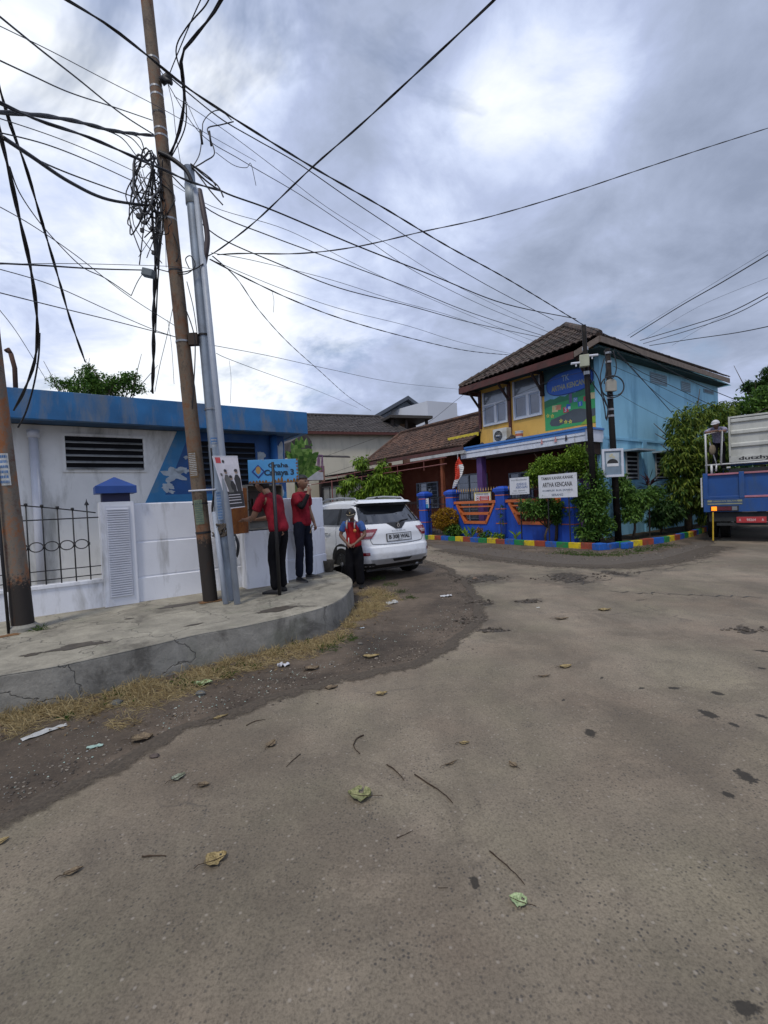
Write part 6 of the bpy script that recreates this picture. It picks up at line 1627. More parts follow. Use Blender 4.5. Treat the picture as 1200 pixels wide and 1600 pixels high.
# ================================================================ people
SKIN = mat('skin_brown', (.27, .15, .095), .55, .08, 8); SKIN2 = mat('skin_dark_brown', (.16, .085, .055), .55, .08, 8)
def catm(P, k=5):
    return smooth_line([Vector(p) for p in P], k)
def skin_mesh(chains, sub=2):
    """chains: list of [(pos, rx, ry)], first point of each later chain may repeat a vertex of an earlier one. Returns (verts, faces)."""
    bm = bmesh.new(); lay = bm.verts.layers.skin.verify(); idx = {}
    first = None
    for ch in chains:
        prev = None
        for p, rx, ry in ch:
            key = tuple(round(c, 4) for c in p)
            v = idx.get(key)
            if v is None:
                v = bm.verts.new(p); v[lay].radius = (rx, ry); idx[key] = v
                if first is None: first = v; v[lay].use_root = True
            if prev is not None and prev is not v and not bm.edges.get((prev, v)): bm.edges.new((prev, v))
            prev = v
    me = bpy.data.meshes.new('sk'); bm.to_mesh(me); bm.free()
    o = bpy.data.objects.new('sk', me); COL.objects.link(o)
    m1 = o.modifiers.new('s', 'SKIN'); m1.branch_smoothing = .6; m1.use_smooth_shade = True
    m2 = o.modifiers.new('u', 'SUBSURF'); m2.levels = sub; m2.render_levels = sub
    dg = bpy.context.evaluated_depsgraph_get(); ev = o.evaluated_get(dg); mm = ev.to_mesh()
    vs = [v.co.copy() for v in mm.vertices]; fs = [tuple(p.vertices) for p in mm.polygons]
    ev.to_mesh_clear(); bpy.data.objects.remove(o); bpy.data.meshes.remove(me)
    return vs, fs
def head_mesh(mb, c, fwd, up, s, m=0):
    """head as one shaped surface: s = head height"""
    f = Vector(fwd).normalized(); u = Vector(up); u = (u - f*u.dot(f)).normalized(); r = f.cross(u)
    K, Rn = 40, 30; vs = []
    for i in range(Rn+1):
        th = math.pi*i/Rn; z = math.cos(th); sr = math.sin(th)
        for k in range(K):
            a = 2*math.pi*k/K; x = math.cos(a)*sr; y = math.sin(a)*sr      # x forward, y to the right
            X, Y, Z = x*.46, y*.37, z*.50
            t = max(0, min(1, (.1 - z)/1.0))
            Y *= 1 - .30*t; X *= 1 - .10*t
            if x > 0: X *= (1 - .12*max(0, z-.2)); 
            if x < 0: X *= 1.05 + .10*max(0, z)
            X -= .06*max(0, -z)*(1 if x < 0 else -.4)
            # nose, brow, sockets, mouth, chin
            g_ = lambda y0, z0, wy, wz: math.exp(-((Y-y0)/wy)**2 - ((Z-z0)/wz)**2) if x > 0 else 0
            X += .085*g_(0, -.08, .045, .055) + .045*g_(0, .0, .03, .08) + .022*g_(0, .09, .16, .03) - .035*(g_(.13, .03, .07, .04) + g_(-.13, .03, .07, .04))
            X += .030*g_(0, -.225, .09, .022) - .018*g_(0, -.165, .07, .018) + .035*g_(0, -.37, .09, .06) + .022*g_(0, -.265, .08, .018)
            vs.append(Vector(c) + (f*X + r*Y + u*Z)*s)
    fs = []
    for i in range(Rn):
        for k in range(K): fs.append((i*K+k, i*K+(k+1) % K, (i+1)*K+(k+1) % K, (i+1)*K+k))
    mb.add(vs, fs, m)
    for sd in (1, -1):   # ears
        ec = Vector(c) + (r*(.36*sd) - f*.02 - u*.03)*s
        mb.blob(ec, (.05*s, .09*s, .10*s), m, 10, 8, M=Matrix((r, f, u)).transposed())
def hand_chains(wrist, d, palm_n, s=1.0, curl=.5, thumb_side=1, grip=False):
    """five separate finger chains rooted inside a palm. d = direction of the hand, palm_n = out of the palm"""
    d = Vector(d).normalized(); n = Vector(palm_n); n = (n - d*n.dot(d)).normalized(); sd = d.cross(n)*thumb_side
    w = Vector(wrist)
    palm = [(w + d*.02*s, .020*s, .028*s), (w + d*.055*s, .016*s, .038*s), (w + d*.085*s, .014*s, .036*s)]
    fingers = []
    for i, (off, L) in enumerate(((.027, .072), (.009, .080), (-.009, .074), (-.026, .058))):
        p = w + d*.075*s + sd*off*s; cur = curl*(1 + .12*i); ch = [(p, .0085*s, .0085*s)]
        dd = d.copy()
        for k, fr in enumerate((.42, .32, .26)):
            dd = (Matrix.Rotation(cur*(.6 + .35*k), 3, sd*thumb_side) @ dd)
            if dd.dot(n) < 0 and curl < 1.2: pass
            p = p + dd*L*fr*s; ch.append((p, (.0082-.0008*k)*s, (.0082-.0008*k)*s))
        fingers.append(ch)
    p = w + d*.03*s + sd*.026*s; ch = [(p, .011*s, .011*s)]
    for a, l in ((.75, .032), (.45, .028), (.25, .022)):
        dd = (d*(1-a*.5) + sd*a + n*.35).normalized(); p = p + dd*l*s; ch.append((p, .0095*s, .009*s))
    return palm, fingers + [ch]
def body_from(chain_sets, heads, name, m, parent, vox=.0065):
    mb = MB()
    for chs in chain_sets: mb.add(*skin_mesh(chs))
    for h in heads: head_mesh(mb, *h)
    o = mb.build(name, m, parent)
    md = o.modifiers.new('r', 'REMESH'); md.mode = 'VOXEL'; md.voxel_size = vox; md.use_smooth_shade = True
    sm_ = o.modifiers.new('s', 'SMOOTH'); sm_.iterations = 2; sm_.factor = .5
    dg = bpy.context.evaluated_depsgraph_get(); me = bpy.data.meshes.new_from_object(o.evaluated_get(dg)); me.materials.clear(); me.materials.append(m)
    o.modifiers.clear(); o.data = me; me.shade_smooth()
    return o
def cloth_from(chains, name, mats, parent, folds=.006, fscale=14, vox=.009, extra=None, cut=None, cut2=None):
    mb = MB()
    for c in (chains if isinstance(chains[0][0], list) else [chains]): mb.add(*skin_mesh(c))
    if extra: extra(mb)
    o = mb.build(name, mats, parent)
    md = o.modifiers.new('r', 'REMESH'); md.mode = 'VOXEL'; md.voxel_size = vox; md.use_smooth_shade = True
    sm_ = o.modifiers.new('s', 'SMOOTH'); sm_.iterations = 3; sm_.factor = .5
    dg = bpy.context.evaluated_depsgraph_get(); me = bpy.data.meshes.new_from_object(o.evaluated_get(dg)); me.materials.clear()
    for mt in (mats if isinstance(mats, list) else [mats]): me.materials.append(mt)
    o.modifiers.clear(); o.data = me
    org = Vector((0, 0, 0)); qq = o
    while qq is not None: org += qq.location; qq = qq.parent
    for v in me.vertices:
        w_ = v.co + org; nn = v.normal
        f_ = mnoise.noise(Vector((w_.x*fscale, w_.y*fscale, w_.z*fscale*.55)))*folds + mnoise.noise(Vector((w_.x*fscale*2.3, w_.y*fscale*2.3, w_.z*fscale*1.1+5)))*folds*.5
        v.co += nn*f_
    me.shade_smooth(); me.update(); return o
HAIR = mat('hair_black', (.008, .007, .007), .6, .3, 60); SHIRT = mat('shirt_crimson', (.22, .012, .024), .85, .25, 10, bump=.3, bscale=60)
TROU = mat('trousers_black', (.005, .005, .007), .85, .2, 12); JEANS = mat('trousers_navy', (.006, .008, .018), .85, .2, 12); SHOE = mat('shoe_black', (.010, .010, .011), .5, .2, 12); SOLE = mat('sole_grey', (.16, .15, .14), .8)
def hairm(mb, c, fwd, up, s, low=.02, front=.18, puff=1.07):
    f = Vector(fwd).normalized(); u = Vector(up); u = (u - f*u.dot(f)).normalized(); r = f.cross(u); K, Rn = 28, 16; vs = []
    for i in range(Rn+1):
        th = math.pi*.80*i/Rn
        for k in range(K):
            a = 2*math.pi*k/K; x = math.cos(a)*math.sin(th); y = math.sin(a)*math.sin(th); z = math.cos(th)
            zmin = front if x > .25 else (low + (front-low)*max(0, (x+.25)/.5))*1.0 if x > -.25 else -.42
            z2 = max(z*.50, zmin if z*.5 < zmin else z*.5)
            j = 1 + .03*mnoise.noise(Vector((x*6, y*6, z*6)))
            X, Y = x*.50*puff*j, y*.385*puff*j
            if x < 0: X *= 1.04
            if z2 < -.1: X *= .90; Y *= .86
            vs.append(Vector(c) + (f*X + r*Y + u*(z2*puff))*s)
    fs = [(i*K+k, i*K+(k+1) % K, (i+1)*K+(k+1) % K, (i+1)*K+k) for i in range(Rn) for k in range(K)]
    mb.add(vs, fs, 0)
def shoe(mb, heel, toe_dir, L=.27, w=.048, m=0, ms=1):
    d = Vector(toe_dir); d.z = 0; d.normalize(); s_ = Vector((-d.y, d.x, 0)); h = Vector(heel)
    secs = [(0, .030, .075), (.05, .036, .085), (.10, .037, .080), (.15, .040, .062), (.20, .046, .050), (.24, .042, .040), (.265, .022, .026)]
    K = 14; vs = []
    for x, hw, ht in secs:
        for k in range(K):
            a = 2*math.pi*k/K; y, z = math.cos(a), math.sin(a)
            zz = .020 + (ht-.020)*max(0, z) + .0 if z > 0 else .020 + .018*z
            vs.append(h + d*(x*L/.27) + s_*(hw*y*w/.048) + UP*zz)
    fs = [(i*K+k, (i+1)*K+k, (i+1)*K+(k+1) % K, i*K+(k+1) % K) for i in range(len(secs)-1) for k in range(K)]
    fs += [tuple(range(K)), tuple((len(secs)-1)*K+k for k in range(K-1, -1, -1))]
    mb.add(vs, fs, m)
    out = [h + d*(x*L/.27) + s_*(hw*1.06*w/.048) for x, hw, _ in secs] + [h + d*(x*L/.27) - s_*(hw*1.06*w/.048) for x, hw, _ in secs[::-1]]
    mb.prism([p + UP*.002 for p in out], UP*.024, ms)

def person(name, origin, face_az, H, J, label, opts):
    """J: joints in a local frame (x forward, y left, z up; unit metres for a 1.70 m person), scaled by H/1.70"""
    k = H/1.70; a = R(face_az); f = Vector((math.sin(a), math.cos(a), 0)); l = Vector((-f.y, f.x, 0))
    O = Vector(origin)
    def Wd(p): return O + (f*p[0] + l*p[1] + UP*p[2])*k
    def dW(p): return (f*p[0] + l*p[1] + UP*p[2]).normalized()
    t = thing(name, O, label, 'person')
    g_ = lambda n_: Wd(J[n_])
    pel, wai, che, nek, hd = g_('pelvis'), g_('waist'), g_('chest'), g_('neck'), g_('head')
    ch = [[(pel, .135*k, .105*k), (wai, .125*k, .095*k), (che, .150*k, .105*k), (nek - (nek-che)*.3, .075*k, .07*k), (nek, .055*k, .055*k), (nek.lerp(hd, .7), .053*k, .055*k)]]
    skm = opts.get('skin', SKIN)
    limbs = []
    hands = []
    for s in ('L', 'R'):
        sh, el, wr = g_('sh'+s), g_('el'+s), g_('wr'+s); sgn = 1 if s == 'L' else -1
        ch.append([(che, .150*k, .105*k), (sh, .060*k, .060*k), (sh.lerp(el, .5), .052*k, .052*k), (el, .043*k, .043*k), (el.lerp(wr, .35), .043*k, .041*k), (wr, .029*k, .026*k)])
        hp, kn, an = g_('hip'+s), g_('kn'+s), g_('an'+s)
        ch.append([(pel, .135*k, .105*k), (hp, .085*k, .09*k), (hp.lerp(kn, .5), .072*k, .075*k), (kn, .052*k, .054*k), (kn.lerp(an, .35), .050*k, .054*k), (an, .034*k, .036*k)])
        hdir, pn = opts['hand'+s]
        pal, fing = hand_chains(wr, dW(hdir), dW(pn), k*1.0, opts.get('curl'+s, .5), sgn)
        ch[-2].extend([(p, a1, b1) for p, a1, b1 in pal]); hands += fing
    sets = [ch] + [[fg] for fg in hands]
    hf, hu = dW(opts['headf']), dW(opts['headu']); hs = .235*k
    ft = MB()
    for s in ('L', 'R'):
        an = g_('an'+s); d = dW(opts['toe'+s]); base = Vector((an.x, an.y, O.z)) if not opts.get('foot_free') else an - UP*.07*k
    body_from(sets, [(hd, hf, hu, hs)], 'body', skm, t)
    rr_ = hf.cross(hu).normalized(); uu = (hu - hf*hu.dot(hf)).normalized()
    for sd in (1, -1):
        e = MB(); ec = hd + (hf*.405 + rr_*(.13*sd) + uu*.035)*hs
        e.blob(ec, .028*hs, 0, 8, 6); 
        e.tube([ec + (hf*.03 - rr_*.06 + uu*.09)*hs, ec + (hf*.035 + uu*.105)*hs, ec + (hf*.01 + rr_*.06 + uu*.085)*hs], .012*hs, 5, 0)
        e.build('eye', HAIR, t)
    if opts.get('hair', True):
        h = MB(); hairm(h, hd, hf, hu, hs, low=opts.get('hairlow', .0), front=opts.get('hairfront', .25)); h.build('hair', HAIR, t, smooth=True)
    # trousers
    sc_ = opts.get('loose', 1.0)
    tc = []
    belt = pel.lerp(wai, .45)
    tc.append([(pel, .158*k, .132*k), (pel.lerp(wai, .95), .150*k, .122*k)])
    for s in ('L', 'R'):
        hp, kn, an = g_('hip'+s), g_('kn'+s), g_('an'+s); lo = kn.lerp(an, 1.04)
        tc.append([(pel, .158*k, .132*k), (hp, .100*k, .105*k), (hp.lerp(kn, .5), .084*k*sc_, .090*k*sc_), (kn, .068*k*sc_, .072*k*sc_), (kn.lerp(an, .5), .064*k*sc_, .070*k*sc_), (lo, .066*k*sc_, .072*k*sc_)])
    cloth_from([tc], 'trousers', opts.get('trousers', TROU), t, .010*k, 12)
    # shirt
    sl = opts.get('sleeve', .55)
    hem = pel.lerp(wai, opts.get('hem', -.55))
    tops = [[(hem, .178*k, .150*k), (pel.lerp(wai, .3), .172*k, .142*k), (wai.lerp(che, .3), .170*k, .138*k), (che, .186*k, .138*k), (che.lerp(nek, .60), .130*k, .115*k), (che.lerp(nek, .97), .080*k, .078*k)]]
    for s in ('L', 'R'):
        sh, el = g_('sh'+s), g_('el'+s)
        tops.append([(che, .186*k, .138*k), (sh, .082*k, .082*k), (sh.lerp(el, sl*.5), .074*k, .074*k), (sh.lerp(el, sl), .076*k, .076*k), (sh.lerp(el, sl+.08), .070*k, .070*k)])
    o = cloth_from([tops], 'shirt', opts.get('shirt', SHIRT), t, .009*k, 13)
    q = MB()
    for s in ('L', 'R'):
        an = g_('an'+s); d = dW(opts['toe'+s]); shoe(q, Vector((an.x, an.y, (O.z if not opts.get('feetz') else opts['feetz']))) - d*.055*k, d, .27*k)
    q.build('shoes', [SHOE, opts.get('sole', SHOE)], t, smooth=False, autosmooth=50)
    return t, g_, Wd, dW, k, hd, hf, hu, hs
def cap(mb, c, f, u, s, brim=True, m=0, mb_=1, low=.12, length=.38):
    f = Vector(f).normalized(); u = Vector(u); u = (u - f*u.dot(f)).normalized(); r = f.cross(u)
    K, Rn = 28, 10; vs = []
    for i in range(Rn+1):
        th = math.pi/2*i/Rn; 
        for k in range(K):
            a = 2*math.pi*k/K; vs.append(Vector(c) + (f*(math.cos(a)*math.sin(th)*.52 - .01) + r*(math.sin(a)*math.sin(th)*.43) + u*(low + .46*math.cos(th)))*s)
    fs = [(i*K+k, i*K+(k+1) % K, (i+1)*K+(k+1) % K, (i+1)*K+k) for i in range(Rn) for k in range(K)]
    mb.add(vs, fs, m)
    mb.tube([Vector(c) + (f*(math.cos(a)*.53 - .01) + r*(math.sin(a)*.44) + u*low)*s for a in [2*math.pi*k/24 for k in range(24)]], .02*s, 6, m, closed=True)
    if brim:
        top = []; out = []
        for k in range(13):
            a = -1.15 + 2.3*k/12; top.append(Vector(c) + (f*(math.cos(a)*.50) + r*(math.sin(a)*.42) + u*(low+.02))*s); out.append(Vector(c) + (f*(math.cos(a)*.50 + length*math.cos(a*1.25)) + r*(math.sin(a)*.42) + u*(low - .07*math.cos(a)))*s)
        for k in range(12): mb.quad(top[k], top[k+1], out[k+1], out[k], mb_); mb.quad(top[k]-u*.025*s, out[k]-u*.025*s, out[k+1]-u*.025*s, top[k+1]-u*.025*s, mb_); mb.quad(out[k], out[k+1], out[k+1]-u*.025*s, out[k]-u*.025*s, mb_)

# first man: back to us, bending to the open cabinet (faces away and to the left)
o1 = G(436, 926, PZ)
J1 = dict(pelvis=(-.06, 0, .93), waist=(-.04, 0, 1.05), chest=(.05, 0, 1.28), neck=(.13, 0, 1.46), head=(.22, 0, 1.585),
          shL=(.08, .17, 1.39), elL=(.20, .24, 1.10), wrL=(.42, .16, 1.08), shR=(.08, -.17, 1.39), elR=(.22, -.22, 1.10), wrR=(.44, -.10, 1.07),
          hipL=(-.06, .09, .88), knL=(.0, .10, .48), anL=(-.03, .10, .07), hipR=(-.06, -.09, .88), knR=(.03, -.10, .48), anR=(.02, -.12, .07))
person('person', o1, -62, 1.74, J1, 'man in crimson T-shirt and black trousers bending to the open cabinet behind the street sign',
       dict(handL=(.9, -.3, .05), pnL=0, handR=(.9, .2, .05), headf=(.85, 0, -.5), headu=(.5, 0, .85), toeL=(1, .2, 0), toeR=(1, -.25, 0), trousers=TROU, sleeve=.60, hairlow=-.12) | dict(handL=((.9, -.3, .05), (0, 0, -1)), handR=((.9, .2, .05), (0, 0, -1))))
# second man: crimson shirt, hand with cigarette at the mouth, faces right
o2 = G(476, 906, PZ)
J2 = dict(pelvis=(0, 0, .93), waist=(.0, 0, 1.06), chest=(.0, 0, 1.28), neck=(-.0, 0, 1.45), head=(.045, 0, 1.585),
          shL=(.0, .17, 1.39), elL=(-.05, .27, 1.13), wrL=(.02, .30, .92), shR=(.02, -.17, 1.38), elR=(.17, -.20, 1.17), wrR=(.23, -.09, 1.40),
          hipL=(0, .09, .88), knL=(.03, .12, .48), anL=(-.02, .15, .07), hipR=(0, -.09, .88), knR=(.03, -.12, .48), anR=(.02, -.16, .07))
t2, g2, W2, d2, k2, hd2, hf2, hu2, hs2 = person('person', o2, 118, 1.80, J2, 'man in crimson T-shirt smoking with his hand at his mouth by the white wall',
       dict(handL=((.25, .1, -1), (0, -1, 0)), handR=((.05, .25, .9), (-1, .2, 0)), curlR=.9, curlL=.35, headf=(1, -.05, -.03), headu=(0, 0, 1), toeL=(1, .5, 0), toeR=(1, -.3, 0), trousers=JEANS, sleeve=.62, sole=SOLE, hairlow=.02, hairfront=.27))
q = MB()
sh, el, wr = g2('shR'), g2('elR'), g2('wrR')
q.add(*skin_mesh([[(sh.lerp(el, .55), .060, .060), (el, .052, .052), (el.lerp(wr, .4), .047, .046), (wr.lerp(el, .02), .034, .033)]])); q.build('arm_sleeve', mat('arm_sleeve_black', (.010, .010, .012), .8), t2, smooth=True)
q = MB(); cpt = hd2 + (hf2*.50 - Vector(hu2)*.18)*hs2; q.tube([cpt, cpt + hf2*.07 - UP*.005], .0045, 8); q.build('cigarette', mat('cigarette_white', (.7, .7, .68), .8), t2)
q = MB(); q.tube([W2((.16, .03, .90)), W2((.17, .03, .84)), W2((.15, .01, .76))], .006, 5); q.build('lanyard', mat('lanyard_tan', (.25, .18, .10), .8), t2)
# third man: short, cap, red vest over blue shirt, hands clasped in front
o3 = G(556, 918)
J3 = dict(pelvis=(0, 0, .93), waist=(-.01, 0, 1.06), chest=(.0, 0, 1.28), neck=(.04, 0, 1.44), head=(.10, 0, 1.56),
          shL=(.02, .18, 1.38), elL=(.05, .27, 1.12), wrL=(.22, .10, .96), shR=(.02, -.18, 1.38), elR=(.05, -.27, 1.12), wrR=(.22, -.07, .95),
          hipL=(0, .09, .88), knL=(.02, .10, .48), anL=(-.02, .11, .07), hipR=(0, -.09, .88), knR=(.02, -.10, .48), anR=(0, -.12, .07))
VEST = mat('vest_red', (.32, .012, .018), .75, .12, 10); BSH = mat('shirt_blue', (.05, .11, .30), .8, .12, 10)
t3, g3, W3, d3, k3, hd3, hf3, hu3, hs3 = person('person', o3, 192, 1.53, J3, 'short man in black cap and red vest, hands clasped, beside the white car',
       dict(handL=((.45, -.8, -.3), (-.5, 0, -.5)), handR=((.45, .8, -.3), (-.5, 0, -.5)), skin=SKIN2, headf=(1, .12, -.45), headu=(.45, 0, 1), toeL=(1, .3, 0), toeR=(1, -.3, 0), trousers=TROU, loose=1.42, shirt=BSH, sleeve=.62, hairlow=.0))
q = MB(); pel, wai, che, nek = g3('pelvis'), g3('waist'), g3('chest'), g3('neck')
vt = [[(pel.lerp(wai, -.75), .192*k3, .166*k3), (pel.lerp(wai, .3), .186*k3, .158*k3), (wai.lerp(che, .3), .184*k3, .154*k3), (che, .200*k3, .152*k3), (che.lerp(nek, .66), .135*k3, .12*k3)], [(che, .200*k3, .152*k3), (g3('shL').lerp(che, .18), .086*k3, .086*k3)], [(che, .200*k3, .152*k3), (g3('shR').lerp(che, .18), .086*k3, .086*k3)]]
vo_ = cloth_from([vt], 'vest', VEST, t3, .006, 12)
REFL = mat('reflective_strip', (.42, .40, .36), .4)
for s in (1, -1):
    q = MB(); q.tube([W3((.12, .085*s, 1.44)), W3((.175, .085*s, 1.36)), W3((.19, .085*s, 1.27))], .014, 6); q.build('reflective_strip', REFL, t3, smooth=True)
q = MB(); q.blob(W3((.185, .09, 1.22)), (.03, .03, .035), 0, 8, 6); q.build('chest_badge', mat('badge_orange', (.5, .2, .05), .6), t3, smooth=True)
q = MB(); q.tube([W3((.20, -.05, 1.08)), W3((.20, -.05, .90))], .012, 6); q.build('vest_zip', REFL, t3, smooth=True)
q = MB(); cap(q, hd3, hf3, hu3, hs3, True, 0, 0, low=.10, length=.34)
fr = Vector(hf3).normalized(); ur = (Vector(hu3) - fr*Vector(hu3).dot(fr)).normalized(); rt = fr.cross(ur)
q.tube([hd3 + (fr*(math.cos(a)*.54) + rt*(math.sin(a)*.45) + ur*.16)*hs3 for a in (-.9, -.5, 0, .5, .9)], .035*hs3, 6, 1)
q.blob(hd3 + (fr*.50 + ur*.36)*hs3, (.05*hs3, .08*hs3, .08*hs3), 2, 8, 6)
q.build('cap', [HAIR, mat('cap_trim_pale', (.45, .40, .30), .7), mat('cap_badge_gold', (.35, .26, .10), .6)], t3, smooth=True)
# fourth man: on the truck, leaning his forearms on the rail
F_, U_, TD_, zt_, zr_ = TRK
o4 = F_.p(U_(1122), -.36, 2.10)
ztop = F_.px(1107, 678, 0)[1]
kk4 = 1.62/1.70; rz4 = (ztop - 2.10)/kk4
J4 = dict(pelvis=(-.24, 0, .93), waist=(-.20, 0, 1.05), chest=(-.02, 0, 1.22), neck=(.11, .0, 1.33), head=(.20, .0, 1.42),
          shL=(.03, .18, 1.30), elL=(.30, .26, rz4+.045), wrL=(.34, .03, rz4+.05), shR=(.03, -.17, 1.30), elR=(.30, -.24, rz4+.045), wrR=(.36, -.0, rz4+.075),
          hipL=(-.24, .09, .88), knL=(-.16, .10, .48), anL=(-.20, .11, .07), hipR=(-.24, -.09, .88), knR=(-.18, -.10, .48), anR=(-.22, -.12, .07))
PLAID = mat('shirt_grey_lilac', (.23, .22, .30), .85, .45, 26)
t4, g4, W4, d4, k4, hd4, hf4, hu4, hs4 = person('person', o4, 226, 1.62, J4, 'man in white flat cap leaning on the guard rail of the blue truck',
       dict(handL=((.1, -1, .0), (0, 0, -1)), handR=((.1, 1, .0), (0, 0, -1)), skin=SKIN2, headf=(.9, -.35, -.15), headu=(.12, 0, 1), toeL=(1, .2, 0), toeR=(1, -.2, 0), trousers=TROU, shirt=PLAID, sleeve=.9, hairlow=.0))
q = MB(); cap(q, hd4, hf4, hu4, hs4*1.03, True, 0, 0, low=.12, length=.16); q.build('flat_cap', mat('cap_pale_grey', (.50, .50, .52), .8, .08), t4, smooth=True)
bg_ = MB(); c = F_.pw(1113, 703, -.08); bg_.blob(c, (.10, .05, .15), 0, 12, 9, jit=.06); bg_.tube([c + UP*.12, F_.pw(1108, 686, -.05)], .01, 5)
tag(bg_.build('cloth_bag', mat('bag_khaki', (.17, .14, .10), .9, .2, 14), smooth=True), 'khaki cloth bag hanging on the guard rail in front of the man on the truck', 'bag')
# ================================================================ vegetation
LM_BRIGHT = leafmat('leaf_yellow_green', (.075, .15, .015), (.22, .34, .035)); LM_MID = leafmat('leaf_mid_green', (.035, .095, .018), (.12, .22, .038)); LM_DARK = leafmat('leaf_dark_green', (.018, .052, .015), (.060, .12, .028))
LM_MANGO = leafmat('leaf_mango', (.032, .085, .015), (.20, .25, .035)); LM_GOLD = leafmat('leaf_golden', (.20, .12, .012), (.46, .26, .025)); LM_RED = leafmat('leaf_dark_maroon', (.020, .008, .012), (.06, .018, .022)); LM_DRY = leafmat('straw_dry', (.27, .20, .095), (.56, .45, .24), .8, .2)
LM_GRASS = leafmat('grass_green', (.03, .065, .012), (.09, .14, .03))
BARK = mat('bark_grey_brown', (.075, .058, .042), .9, .3, 14, bump=.5); STEMG = mat('stem_green', (.06, .075, .03), .8, .2)
class Leaves:
    """fast quad-leaf collector"""
    def __init__(s): s.v = []; s.f = []
    def leaf(s, p, d, n, L, w, fold=.25, droop=.0):
        side = d.cross(n)
        if side.length < 1e-4: side = d.orthogonal()
        side.normalize(); up = side.cross(d).normalized(); b = len(s.v)
        mid = p + d*L*.5 + up*(-droop*L*.1); tip = p + d*L - UP*droop*L*.45
        s.v += [p, mid + side*w*.5 + up*fold*w*.5, tip, mid - side*w*.5 + up*fold*w*.5, mid]
        s.f += [(b, b+4, b+1), (b+4, b+2, b+1), (b, b+3, b+4), (b+4, b+3, b+2)]
    def build(s, name, m, parent):
        org = Vector((0, 0, 0)); q = parent
        while q is not None: org += q.location; q = q.parent
        me = bpy.data.meshes.new(name); me.from_pydata([(v.x-org.x, v.y-org.y, v.z-org.z) for v in s.v], [], s.f); me.materials.append(m); me.update()
        o = bpy.data.objects.new(name, me); COL.objects.link(o); o.parent = parent; return o
def rdir(r):
    while True:
        v = Vector((r.uniform(-1, 1), r.uniform(-1, 1), r.uniform(-1, 1)))
        if .05 < v.length < 1: return v.normalized()
def crown(lv, blobs, n, L, w, r, droop=.3, shell=.5, clump=.16, per=9, upb=.2, whorl=False):
    """n leaves in clumps through the blobs; blobs = (centre, radii)"""
    vol = [b[1][0]*b[1][1]*b[1][2] for b in blobs]; tot = sum(v**.7 for v in vol)
    for (c, rad), v in zip(blobs, vol):
        k = int(n*(v**.7)/tot/per)
        for _ in range(max(1, k)):
            d = rdir(r); t = (shell + (1-shell)*r.random()**.6) if r.random() < .75 else r.random()
            t *= 1 + .22*mnoise.noise(d*2.2 + Vector(c))
            cc = Vector(c) + Vector((d.x*rad[0], d.y*rad[1], d.z*rad[2]))*t
            out = (d*.7 + rdir(r)*.5 + UP*upb).normalized()
            for j in range(per):
                if whorl:
                    dd = (out*.5 + rdir(r)*.9 - UP*droop).normalized(); p = cc + dd*L*.15
                else:
                    dd = (out*.6 + rdir(r) - UP*droop*.5).normalized(); p = cc + rdir(r)*clump*r.random()
                s_ = r.uniform(.65, 1.2)
                lv.leaf(p, dd, (UP + rdir(r)*.7).normalized(), L*s_, w*s_, .25, droop)
def limbs(mb, base, tips, r0, rr, bend=.15, split=.45):
    b = Vector(base); top = Vector((sum(t.x for t in tips)/len(tips), sum(t.y for t in tips)/len(tips), sum(t.z for t in tips)/len(tips)))
    fk = b.lerp(top, split); fk.x += rr.uniform(-.05, .05)
    mb.tube([b - UP*.05, b.lerp(fk, .5) + Vector((rr.uniform(-bend, bend)*.4, 0, 0)), fk], [r0, r0*.85, r0*.75], 9)
    for t in tips:
        m_ = fk.lerp(t, .5) + Vector((rr.uniform(-bend, bend), rr.uniform(-bend, bend), rr.uniform(0, bend)))
        mb.tube([fk, m_, t], [r0*.6, r0*.4, r0*.12], 7)
        for _ in range(2):
            e = t + rdir(rr)*.35*(t-fk).length; mb.tube([m_.lerp(t, .4), e], [r0*.25, r0*.07], 5)
def tree(name, base, blobs, label, cat, n, L, w, m, r0, seed, group=None, **kw):
    rr = random.Random(seed); t = thing(name, base, label, cat, group)
    q = MB(); limbs(q, base, [Vector(c) for c, _ in blobs][:12], r0, rr); q.build('trunk', BARK, t, smooth=True)
    lv = Leaves(); crown(lv, blobs, n, L, w, rr, **kw); lv.build('crown', m, t); return t
def B(px, py, depth, rx, ry=None, dy=None):
    """blob around a point, radii given in photo pixels"""
    k = depth/FPX; ry = rx if ry is None else ry
    return (D(px, py, depth), (rx*k, (dy if dy else (rx+ry)/2*k), ry*k))
# golden clipped ball bush
bp = SF.p(SF.px(698, 830, 2.35)[0], 2.35, .06); dpt = bp.y
tree('clipped_bush', bp, [B(697, 812, dpt, 20, 17)], 'round clipped bush with golden orange top beside the iron gate', 'bush', 6500, .07, .045, LM_GOLD, .05, 11, shell=.85, clump=.05, droop=.1)
lv = Leaves(); rr = random.Random(3); crown(lv, [B(700, 822, dpt, 14, 12)], 600, .09, .05, rr, clump=.06)
tg = thing('low_plant', bp + Vector((.1, -.25, 0)), 'dark green leafy underplanting at the foot of the golden bush', 'plant'); lv2 = Leaves(); crown(lv2, [B(708, 829, dpt-.3, 14, 9)], 700, .13, .07, rr, clump=.06); lv2.build('leaves', LM_MID, tg)
